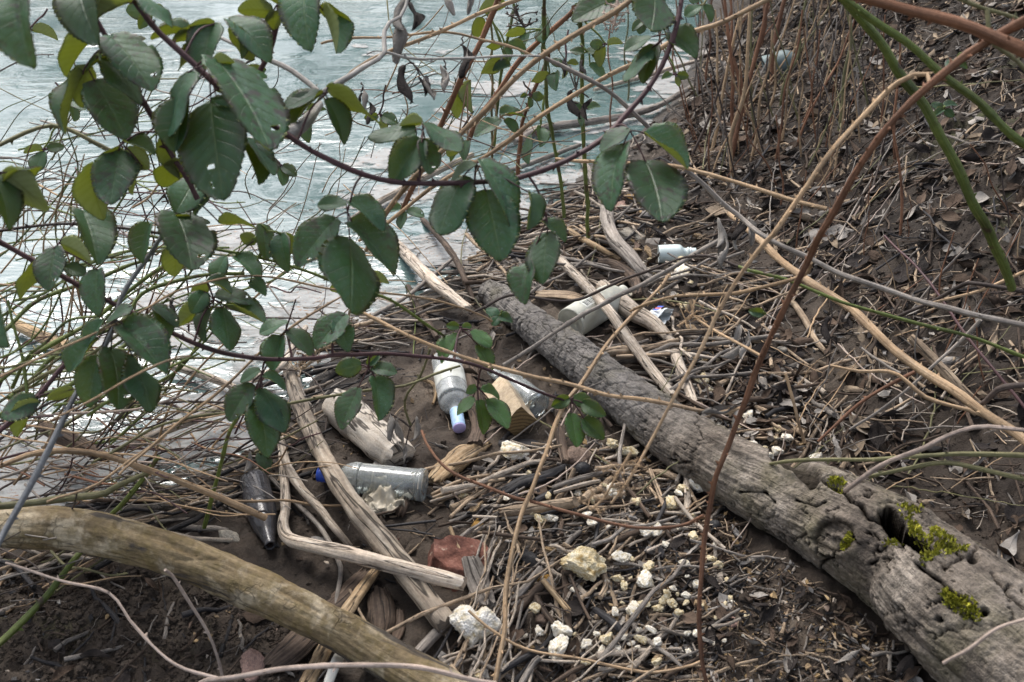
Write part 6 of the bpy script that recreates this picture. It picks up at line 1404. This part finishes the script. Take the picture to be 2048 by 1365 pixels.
def yaw_mat(x, y):
    b_ = .25 + .9*float(vnoise(np.array([x*3.]), np.array([y*3.]), None, 12)[0])
    if g.random() < .22: b_ += 1.3
    return b_ + g.normal(0, .35)
_keepers = np.array([G(x, y)[:2] for x, y in ((1330,508), (1372,506), (1140,650), (1190,620), (1298,632))])
def clearF(x, y): return (np.min(np.hypot(x[:, None]-_keepers[:, 0], y[:, None]-_keepers[:, 1]), 1) > .17).astype(float)
def yaw_any(x, y): return g.uniform(0, 3.14)
c5 = ['wood_pale', 'wood_tan', 'wood_tan', 'wood_brown', 'wood_grey', 'wood_grey', 'wood_char', 'wood_brown']
scatter_twigs(Z_MAT, 620, .03, .20, yaw_mat, c5, .016)
scatter_twigs(Z_MAT, 120, .07, .20, yaw_mat, ['wood_pale', 'wood_pale', 'wood_tan', 'wood_grey'], .022)
scatter_twigs(Z_MAT, 1300, .012, .04, yaw_any, c5, .010)
scatter_twigs(Z_FAR, 70, .2, .5, lambda x, y: g.normal(-.5, .9), ['wood_pale', 'wood_tan', 'wood_grey'], .05, clearF)
scatter_twigs(Z_MAT, 14, .2, .40, lambda x, y: g.normal(.3, .8), ['wood_pale', 'wood_tan', 'wood_grey'], .05)
scatter_twigs(Z_FAR, 330, .05, .38, lambda x, y: g.normal(-.6, .8), ['wood_pale', 'wood_tan', 'wood_grey', 'wood_brown', 'wood_brown', 'wood_char'], .04, clearF)
scatter_twigs(Z_FAR, 500, .02, .06, yaw_any, c5, .02)
scatter_twigs(Z_BANK, 1500, .05, .32, lambda x, y: g.normal(.9, .8), ['wood_grey', 'wood_brown', 'wood_tan', 'wood_brown', 'wood_char', 'wood_brown'], .02, None, 'thin')
scatter_twigs(Z_BANK, 1500, .03, .16, yaw_any, ['wood_grey', 'wood_pale', 'wood_tan', 'wood_brown'], .02, None, 'thin')
scatter_twigs(Z_WATER, 420, .02, .14, lambda x, y: g.normal(.2, .6), ['wood_pale', 'wood_tan', 'wood_brown', 'wood_grey'], .004, None, 'thin')
scatter_twigs(Z_WATER, 500, .008, .03, yaw_any, ['wood_tan', 'wood_brown', 'wood_pale'], .003)
scatter_twigs(Z_TOE, 260, .03, .16, yaw_any, c5, .02)
scatter_twigs(Z_LOW, 900, .010, .07, yaw_any, ['wood_tan', 'wood_brown', 'wood_char', 'wood_grey', 'wood_brown'], .012)
scatter_twigs(Z_SHORE, 200, .03, .25, lambda x, y: g.normal(.8, .7), ['wood_grey', 'wood_brown', 'wood_pale', 'wood_char'], .015)
scatter_twigs(Z_BEACH, 260, .02, .14, yaw_any, ['wood_char', 'wood_brown', 'wood_grey', 'wood_char', 'wood_tan'], .008)
scatter_twigs(Z_LEFT, 140, .02, .16, yaw_any, ['wood_brown', 'wood_grey', 'wood_char'], .008)
scatter_twigs(Z_EDGE, 210, .06, .42, lambda x, y: g.normal(.15, .55), ['wood_pale', 'wood_grey', 'wood_tan', 'wood_brown', 'wood_char'], .05)
# the parallel bundle beside the cane below the foam heart
for k in range(34):
    px, py = g.uniform(930, 1040), g.uniform(1130, 1360); q = G(px, py)
    put('twig', q[0], q[1], int(g.choice([0, 1, 5, 6, 10])), g.uniform(.09, .22), rotm(R(78)+g.normal(0, .12), g.normal(0, .06), g.uniform(0, 6)), g.choice(['wood_pale', 'wood_tan', 'wood_grey']), g.uniform(.02, .05), '')
LIT['twig'] = [t_ if t_[6] else (*t_[:6], TWCOL[str(t_[5])], *t_[7:]) for t_ in LIT['twig']]
DLC = {'dead_grey': 'grey', 'dead_tan': 'tan', 'dead_brown': 'brown', 'dead_dark': 'blackish'}
def scatter_leaves(zone, n, lo, hi, cols, keep=None):
    for x, y in sample(zone, n, g, keep):
        m = cols[g.integers(len(cols))]
        A_ = align(x, y) @ rotm(g.uniform(0, 6.28), g.normal(0, .35), g.normal(0, .35) + (math.pi if g.random() < .35 else 0))
        put('dead_leaf', x, y, int(g.integers(16)), g.uniform(lo, hi), A_, m, g.uniform(.004, .016), DLC[m])
scatter_leaves(Z_BANK, 900, .02, .05, ['dead_grey', 'dead_tan', 'dead_brown'])
scatter_leaves(Z_BANK, 2300, .03, .098, ['dead_grey', 'dead_brown', 'dead_brown', 'dead_dark', 'dead_tan', 'dead_brown', 'dead_dark', 'dead_dark'])
scatter_leaves(Z_SHORE, 110, .03, .08, ['dead_grey', 'dead_brown', 'dead_dark'])
scatter_leaves(Z_TOE, 110, .04, .09, ['dead_grey', 'dead_brown', 'dead_dark', 'dead_brown'])
scatter_leaves(Z_LOW, 120, .03, .075, ['dead_grey', 'dead_brown', 'dead_dark', 'dead_dark', 'dead_brown'])
scatter_leaves(Z_MAT, 90, .03, .07, ['dead_grey', 'dead_brown', 'dead_dark'])
scatter_leaves(Z_FAR, 120, .04, .09, ['dead_grey', 'dead_brown', 'dead_dark', 'dead_tan'])
scatter_leaves(Z_BEACH, 26, .03, .07, ['dead_brown', 'dead_dark', 'dead_grey'])
scatter_leaves(Z_LEFT, 26, .04, .08, ['dead_brown', 'dead_dark', 'dead_grey'])
CHC = {'wood_pale': 'pale', 'wood_orange': 'orange', 'wood_brown': 'brown', 'wood_char': 'black', 'stone_brown': 'brown', 'stone_grey': 'grey', 'stone_dark': 'dark', 'seed': 'yellowish'}
for zone, n, lo, hi in ((Z_MAT, 600, .010, .045), (Z_LOW, 700, .006, .024), (Z_FAR, 300, .012, .05), (Z_TOE, 120, .01, .035), (Z_BEACH, 130, .006, .022), (Z_BANK, 700, .008, .035), (Z_LEFT, 60, .008, .02)):
    for x, y in sample(zone, n, g):
        m = str(g.choice(['wood_orange', 'wood_brown', 'wood_brown', 'wood_char', 'stone_brown', 'stone_grey', 'stone_dark', 'seed', 'wood_pale'] if zone is not Z_BANK else ['wood_brown', 'stone_dark', 'stone_grey', 'wood_char']))
        put('chip', x, y, int(g.integers(10)), lo*(hi/lo)**g.random(), align(x, y) @ rotm(g.uniform(0, 6.28), g.normal(0, .3), g.normal(0, .3)), m, g.uniform(.001, .012), CHC[m])
RAW = {'twig': TW, 'dead_leaf': DL, 'chip': CH}
CACHE = {}
def words(kind, size, col, rot, raw_i, px, py):
    lx = rot[:, 0] if kind == 'twig' else rot[:, 1]
    ang = math.degrees(math.atan2(lx[1], lx[0])) % 180
    sl = 'lying crosswise' if ang < 25 or ang > 155 else 'pointing at the viewer' if 65 < ang < 115 else 'slanting up to the right' if ang < 65 else 'slanting up to the left'
    if kind == 'twig': s_ = 'long' if size > .16 else 'medium' if size > .09 else 'short'; nm = 'twig'; th = ['hair-thin', 'thin', 'slim', 'stout', 'stubby'][raw_i % 5]; base = '%s %s %s twig' % (s_, th, col)
    elif kind == 'dead_leaf': s_ = 'large' if size > .085 else 'medium' if size > .065 else 'small'; th = ['slightly curled', 'curled', 'flat', 'rolled'][raw_i % 4]; base = '%s %s %s dead leaf' % (s_, th, col)
    else: s_ = 'large' if size > .03 else 'medium' if size > .018 else 'small'; base = '%s %s chip' % (s_, col)
    r_ = rel(px, py); r_ = r_.replace('the upright rust cane foot by the log', 'the rust cane foot'); sl2 = sl.replace('slanting up to the ', 'slanting ').replace('pointing at the viewer', 'end-on').replace('lying crosswise', 'crosswise')
    alt = base.replace('twig', 'bit of stick').replace('dead leaf', 'withered leaf').replace('chip', 'fragment')
    while len((alt + ' ' + sl2 + ' ' + r_).split()) > 16:
        if ' and ' in r_: r_ = r_.split(' and ')[0] + ' ' + r_.split(' of ', 1)[-1]
        elif r_.startswith('well '): r_ = r_[5:]
        elif len(sl2.split()) > 1: sl2 = sl2.split()[0]
        else: break
    return uniq([base + ' ' + r_, base + ' ' + sl2 + ' ' + r_, alt + ' ' + r_, alt + ' ' + sl2 + ' ' + r_])
GRP = {'twig': 'loose driftwood twigs on the ground', 'dead_leaf': 'fallen dead leaves', 'chip': 'loose wood and stone chips'}
for kind, items in LIT.items():
    items.sort(key=lambda t_: -t_[0])
    for _, ri, size, rot, p, m, col, px, py in items[:296]:
        m = str(m); key = (kind, ri, m)
        if key not in CACHE:
            V, F, U = RAW[kind][ri]; CACHE[key] = mesh(kind, V, F, [MATS[m]], kind != 'chip', U)
        M_ = Matrix((rot*size).tolist()).to_4x4(); M_.translation = Vector(p)
        o = obj({'chip': 'wood_chip' if 'wood' in m or m == 'seed' else 'stone_chip'}.get(kind, kind), CACHE[key], mat=M_)
        tag(o, words(kind, size, col, rot, ri, px, py), {'twig': 'twig', 'dead_leaf': 'dead leaf', 'chip': 'chip'}[kind], GRP[kind])
    acc = {}
    for _, ri, size, rot, p, m, col, px, py in items[296:]:
        V, F, U = RAW[kind][ri]; a = acc.setdefault(str(m), Acc()); a.add((V*size) @ rot.T + np.array(p), F, U, g.random())
    V0, F0, U0, mi0, R0, off, mats_ = [], [], [], [], [], 0, []
    for m, a in acc.items():
        k = len(mats_); mats_.append(MATS[m]); V0 += a.V; U0 += a.U; R0 += a.R; F0 += [tuple(i+off for i in f) for f in a.F]; mi0 += [k]*len(a.F); off += a.n
    nm = {'twig': 'twig_litter', 'dead_leaf': 'leaf_litter', 'chip': 'chip_litter'}[kind]
    o = stuff(obj(nm, mesh(nm, np.vstack(V0), F0, mats_, kind != 'chip', np.vstack(U0), mi0, np.concatenate(R0))))
    o['label'] = {'twig': 'mat of countless small twigs and straws on the mud', 'dead_leaf': 'thick layer of small dead leaves on the bank', 'chip': 'countless tiny wood and stone chips on the mud'}[kind]
    o['category'] = {'twig': 'twig litter', 'dead_leaf': 'leaf litter', 'chip': 'grit'}[kind]
# crumbs of mud, seeds and foam beads
def crumbs(name, zones, lo, hi, mat, sub, sq, label, cat):
    V1, F1 = ICO[sub]; a = Acc()
    for zone, n in zones:
        for x, y in sample(zone, n, g):
            s_ = lo*(hi/lo)**(g.random()**2); q = V1*(1+.42*g.uniform(-1, 1, (len(V1), 1)))*np.array([1, sq, .75]); th = g.uniform(0, 6.28)
            Q = q @ rotm(th, 0, 0).T*s_ + np.array([x, y, float(Hxy(x, y)) + s_*.35]); a.add(Q, F1.tolist(), None, g.random())
    o = stuff(obj(name, a.mesh(name, [MATS[mat]], name != 'mud_crumbs'))); o['label'] = label; o['category'] = cat
crumbs('mud_crumbs', [(Z_SHORE, 500), (Z_BANK, 9000), (Z_BEACH, 400), (Z_LEFT, 4200), (Z_LOW, 1500), (Z_TOE, 800)], .0015, .0075, 'mud', 1, .85, 'crumbly lumps of brown mud over bank and beach', 'mud')
crumbs('seed_husks', [(Z_LOW, 700), (Z_MAT, 350), (Z_FAR, 100)], .0012, .0036, 'seed', 1, .5, 'yellowish seed husks sprinkled over the litter', 'seeds')
crumbs('foam_beads', [(Z_LOW, 40), (Z_MAT, 60), (Z_TOE, 40), (Z_FAR, 30), (Z_BANK, 40)], .0016, .004, 'foam', 1, .9, 'loose white polystyrene beads', 'foam beads')

# ------------------------------------------------------------------ dry stems standing on the bank, top right
g2 = np.random.default_rng(4)
def stem_at(base_px, top_px, w, mat, label, d0=None, thorn=0, lean=.0, group='dry stems standing on the bank', name='dead_bramble'):
    b = G(*base_px, -.01); d = depth(b); dt = d - .55*abs(base_px[1]-top_px[1])*d/FPX*.55 + lean
    n = 5; q = []
    for i in range(n):
        t_ = i/(n-1); x = base_px[0]*(1-t_)+top_px[0]*t_ + g2.normal(0, 4)*(0 < i < n-1); y = base_px[1]*(1-t_)+top_px[1]*t_
        q.append((*(P(x, y, d*(1-t_)+dt*t_) if i else b), w*d/FPX/2*(1-.3*t_)))
    S = smoothline(q, 22); C, r_ = S[:, :3], S[:, 3]
    V, F, U = tube(C-b, r_*(1+.06*g2.uniform(-1, 1, 22)), 7, .05)
    o = obj(name, mesh(name, V, F, [MATS[mat]], True, U), loc=b); return tag(o, label, 'dry cane', group)
ST = [(1470,305,1448,-10,8,'cane_rust'),(1480,215,1462,-10,9,'cane_rust'),(1460,330,1540,-20,10,'cane_rust'),(1545,170,1572,-15,11,'cane_rust'),(1520,100,1535,-15,9,'cane_rust'),(1380,320,1510,-5,6,'cane_dark'),(1420,320,1480,30,7,'cane_tan'),(1465,360,1500,10,8,'cane_tan'),(1500,330,1545,60,6,'cane_tan'),(1550,330,1605,20,5,'cane_rust'),
      (1560,220,1612,0,7,'cane_olive'),(1600,260,1640,60,4,'cane_rust'),(1590,300,1700,60,5,'cane_rust'),(1678,265,1700,30,8,'cane_olive'),(1640,210,1690,20,5,'cane_dark'),(1610,130,1625,-10,4,'cane_grey'),(1440,250,1430,20,5,'cane_tan'),(1510,280,1505,0,5,'cane_olive'),(1530,240,1590,0,5,'cane_tan'),(1760,260,1770,30,4,'cane_rust'),
      (1790,330,1800,70,6,'cane_rust'),(1800,480,1795,180,6,'cane_rust'),(1560,420,1552,230,4,'cane_rust'),(1690,350,1700,190,4,'cane_dark'),(1630,330,1652,120,4,'cane_dark'),(1395,210,1385,10,4,'cane_grey'),(1410,180,1425,-5,5,'cane_rust'),(1350,160,1352,0,4,'cane_rust'),(1310,180,1318,0,4,'cane_rust'),(1225,290,1221,50,4,'cane_rust'),(1252,230,1255,-5,4,'cane_olive'),(1645,90,1660,-20,5,'cane_tan'),(1690,120,1672,-20,4,'cane_tan'),(1700,70,1730,-20,5,'cane_grey')]
cn = {'cane_rust': 'rust-brown', 'cane_dark': 'dark', 'cane_tan': 'tan', 'cane_olive': 'olive', 'cane_grey': 'grey'}
for bx, by, tx, ty, w, m in ST:
    s_ = 'thick' if w > 7 else 'slim' if w > 4 else 'very thin'; ln = 'leaning right' if tx-bx > 25 else 'leaning left' if tx-bx < -15 else 'upright'
    r_ = rel(bx, by); stem_at((bx, by), (tx, ty), w, m, uniq(['%s %s dry cane, %s, rooted %s' % (s_, cn[m], ln, r_), '%s %s bare stem, %s, growing %s' % (s_, cn[m], ln, r_), '%s %s dead stem, %s, standing %s' % (s_, cn[m], ln, r_)]))
lms = [('the pale teal container', 1560, 130)]
for i in range(105):
    bx, by = g2.uniform(1390, 1760), g2.uniform(40, 380); hgt = g2.uniform(90, 320); m = str(g2.choice(['cane_rust', 'cane_tan', 'cane_dark', 'cane_dark', 'cane_olive', 'cane_grey', 'cane_grey']))
    tx = bx + g2.normal(25, 75); ty = by-hgt; w = g2.uniform(2.2, 4.5)
    ln = 'leaning right' if tx-bx > 25 else 'leaning left' if tx-bx < -15 else 'upright'; r_ = rel(bx, by)
    stem_at((bx, by), (tx, ty), w, m, uniq(['thin %s dry stalk, %s, %s' % (cn[m], ln, r_), 'thin short %s dry stalk, %s, %s' % (cn[m], ln, r_), 'wispy %s dry stalk, %s, %s' % (cn[m], ln, r_), 'kinked %s dry stalk, %s, %s' % (cn[m], ln, r_), 'slight %s dry stalk, %s, %s' % (cn[m], ln, r_)]))
for i in range(40):      # sparse thin stalks further down the bank
    bx, by = g2.uniform(1480, 2040), g2.uniform(300, 860); hgt = g2.uniform(60, 200); m = str(g2.choice(['cane_rust', 'cane_tan', 'cane_dark', 'cane_grey']))
    tx = bx + g2.normal(30, 60); ty = by-hgt; r_ = rel(bx, by); ln = 'leaning right' if tx-bx > 25 else 'leaning left' if tx-bx < -15 else 'upright'
    stem_at((bx, by), (tx, ty), g2.uniform(2, 4), m, uniq(['thin %s dry stalk, %s, %s' % (cn[m], ln, r_), 'fine %s dry stalk, %s, %s' % (cn[m], ln, r_), 'wispy %s dry stalk, %s, %s' % (cn[m], ln, r_)]))

# long dry straws criss-crossing over the bank and the debris
for i in range(64):
    cx, cy = (g2.uniform(1400, 2040), g2.uniform(150, 1000)) if i < 44 else (g2.uniform(950, 1450), g2.uniform(450, 1250))
    a_ = R(g2.choice([35, 60, -28, 10, 75]) + g2.normal(0, 12)); L_ = g2.uniform(90, 300); m = str(g2.choice(['cane_tan', 'cane_grey', 'cane_pink', 'cane_dark', 'cane_olive'])); w = g2.uniform(2.2, 4.5); q = []
    bd = g2.normal(0, .08)*L_; hgt = g2.uniform(.01, .10)
    for t_ in np.linspace(-.5, .5, 5):
        x, y = cx + math.cos(a_)*L_*t_ + math.sin(a_)*bd*(1-4*t_*t_), cy - math.sin(a_)*L_*t_ + math.cos(a_)*bd*(1-4*t_*t_)
        p = G(x, y, .008 + hgt*(t_+.5)); q.append((*p, w*depth(p)/FPX/2*(1-.4*(t_+.5))))
    S = smoothline(q, 20); b = S[0, :3].copy(); V, F, U = tube(S[:, :3]-b + g2.normal(0, .0012, (20, 3)), np.maximum(S[:, 3], .0008), 6, .06)
    cw = {'cane_tan': 'tan', 'cane_grey': 'grey', 'cane_pink': 'pinkish', 'cane_dark': 'dark', 'cane_olive': 'olive'}[m]; sz = 'long' if L_ > 200 else 'short'; dr = 'rising to the right' if math.sin(a_) > .25 else 'falling to the right' if math.sin(a_) < -.2 else 'lying level'
    r_ = rel(cx, cy).split(' and ')[0] + (' of ' + rel(cx, cy).split(' of ', 1)[1] if False else ''); r_ = rel(cx, cy) if len(rel(cx, cy).split()) < 8 else 'near ' + rel(cx, cy).split(' the ', 1)[1].join(['the ', ''])
    o = obj('dry_straw', mesh('dry_straw', V, F, [MATS[m]], True, U), loc=b); tag(o, uniq(['%s %s straw %s %s' % (sz, cw, dr, r_), '%s thin %s straw %s %s' % (sz, cw, dr, r_), '%s bent %s straw %s %s' % (sz, cw, dr, r_)]), 'straw', 'long dry straws over the bank')

# ------------------------------------------------------------------ tangle of thin canes over the water, left
g3 = np.random.default_rng(17)
TANG = []
def tangle(n, cx, cy, sx, sy, ang, da, L0, L1, dlo, dhi, w0, w1, mats, thick):
    for i in range(n):
        x, y = cx + g3.uniform(-1, 1)*sx, cy + g3.uniform(-1, 1)*sy; L = g3.uniform(L0, L1); a = R(ang + g3.normal(0, da)); m = str(g3.choice(mats)); d = g3.uniform(dlo, dhi)
        mx = depth(G(x, y, .02, True)); d = min(d, mx*.985)
        bend = g3.normal(0, .10)*L; ca, sa = math.cos(a), -math.sin(a); q = []
        w = g3.uniform(w0, w1)
        for t_ in np.linspace(-.5, .5, 5):
            ox = ca*L*t_ - sa*bend*(1-4*t_*t_) + g3.normal(0, 5); oy = sa*L*t_ + ca*bend*(1-4*t_*t_) + g3.normal(0, 5)
            X_, Y_ = x+ox, y+oy; dd = min(d - .25*t_, depth(G(X_, Y_, .006, True))); q.append((*P(X_, Y_, dd), w*dd/FPX/2*(1-.35*(t_+.5))))
        S = smoothline(q, 18); C = S[:, :3]; b = C[0].copy(); a_ = Acc(); V, F, U = tube(C-b, np.maximum(S[:, 3], .0007), 6, .05); a_.add(V, F, U)
        if m in ('cane_green', 'cane_olive', 'cane_purple', 'cane_dark') and w > 3.5:
            pr = prickles(C-b, S[:, 3], .035, g3)
            for v_ in pr.V: a_.add(v_, [(0, 1, 4), (1, 2, 4), (2, 3, 4), (3, 0, 4)])
        cw = {'cane_green': 'green', 'cane_olive': 'olive', 'cane_tan': 'tan', 'cane_grey': 'grey', 'cane_dark': 'dark', 'cane_purple': 'purple-brown', 'cane_rust': 'rust-brown', 'cane_white': 'whitish', 'cane_pink': 'pinkish'}[m]
        sz = ('long' if L > 260 else 'medium' if L > 160 else 'short'); th = 'thick' if w > 6.5 else 'slim' if w > 3.5 else 'very thin'
        st = 'steep' if abs(math.sin(a)) > .75 else 'slanting' if abs(math.sin(a)) > .3 else 'level'; r_ = relL(x, y)
        TANG.append((L*w/d, a_, b, m, sz, th, st, cw, r_))
tangle(26, 170, 640, 190, 180, 28, 14, 200, 420, 1.75, 2.5, 5, 9, ['cane_green', 'cane_green', 'cane_olive'], 1)
tangle(85, 190, 560, 220, 260, 30, 35, 120, 360, 1.7, 2.7, 2, 5, ['cane_olive', 'cane_tan', 'cane_grey', 'cane_purple', 'cane_rust', 'cane_green'], 0)
tangle(52, 180, 300, 210, 170, 30, 45, 120, 330, 1.8, 2.8, 2, 4.5, ['cane_olive', 'cane_dark', 'cane_grey', 'cane_purple', 'cane_green'], 0)
tangle(22, 90, 600, 110, 200, 80, 18, 120, 320, 1.7, 2.4, 2, 5, ['cane_olive', 'cane_dark', 'cane_green', 'cane_tan'], 0)
tangle(95, 220, 900, 260, 120, 12, 26, 120, 380, 1.85, 2.6, 2.5, 6, ['cane_tan', 'cane_grey', 'cane_rust', 'cane_dark', 'cane_olive', 'cane_pink', 'cane_purple'], 0)
tangle(30, 470, 880, 170, 100, 10, 30, 90, 260, 2.2, 2.7, 2.5, 6, ['cane_tan', 'cane_grey', 'cane_dark', 'cane_purple'], 0)
tangle(22, 520, 620, 220, 120, 15, 35, 100, 320, 2.0, 2.9, 2, 5, ['cane_tan', 'cane_grey', 'cane_dark', 'cane_purple', 'cane_green'], 0)
tangle(18, 90, 1130, 130, 60, 10, 16, 160, 320, 1.85, 2.2, 3, 7, ['cane_tan', 'cane_grey', 'cane_dark', 'cane_olive'], 0)
tangle(36, 600, 350, 200, 160, 20, 40, 100, 300, 2.0, 3.2, 1.8, 3.5, ['cane_olive', 'cane_dark', 'cane_grey', 'cane_tan'], 0)
tangle(36, 960, 200, 180, 140, 25, 40, 100, 280, 2.3, 3.4, 1.8, 3.5, ['cane_olive', 'cane_dark', 'cane_tan', 'cane_rust'], 0)
TANG.sort(key=lambda t_: -t_[0]); rest = {}
for i, (_, a_, b, m, sz, th, st, cw, r_) in enumerate(TANG):
    if i < 290:
        o = obj('bramble_twig', a_.mesh('bramble_twig', [MATS[m]]), loc=b)
        tag(o, uniq(['%s %s %s %s twig %s' % (sz, th, st, cw, r_), '%s %s %s %s stem %s' % (sz, th, st, cw, r_), '%s %s %s %s bramble shoot %s' % (sz, th, st, cw, r_), '%s %s %s %s stalk %s' % (sz, th, st, cw, r_)]), 'twig', 'tangled bramble twigs at the left')
    else:
        rest.setdefault(m, []).append((a_, b))
V0, F0, U0, mi0, mats_, off = [], [], [], [], [], 0
for m, L_ in rest.items():
    for a_, b in L_:
        V0 += [v_+b for v_ in a_.V]; U0 += a_.U; F0 += [tuple(k+off for k in f) for f in a_.F]; mi0 += [len(mats_)]*len(a_.F); off += a_.n
    mats_.append(MATS[m])
o = stuff(obj('twig_tangle', mesh('twig_tangle', np.vstack(V0), F0, mats_, True, np.vstack(U0), mi0))); o['label'] = 'fine tangle of hair-thin twigs among the brambles'; o['category'] = 'twig tangle'
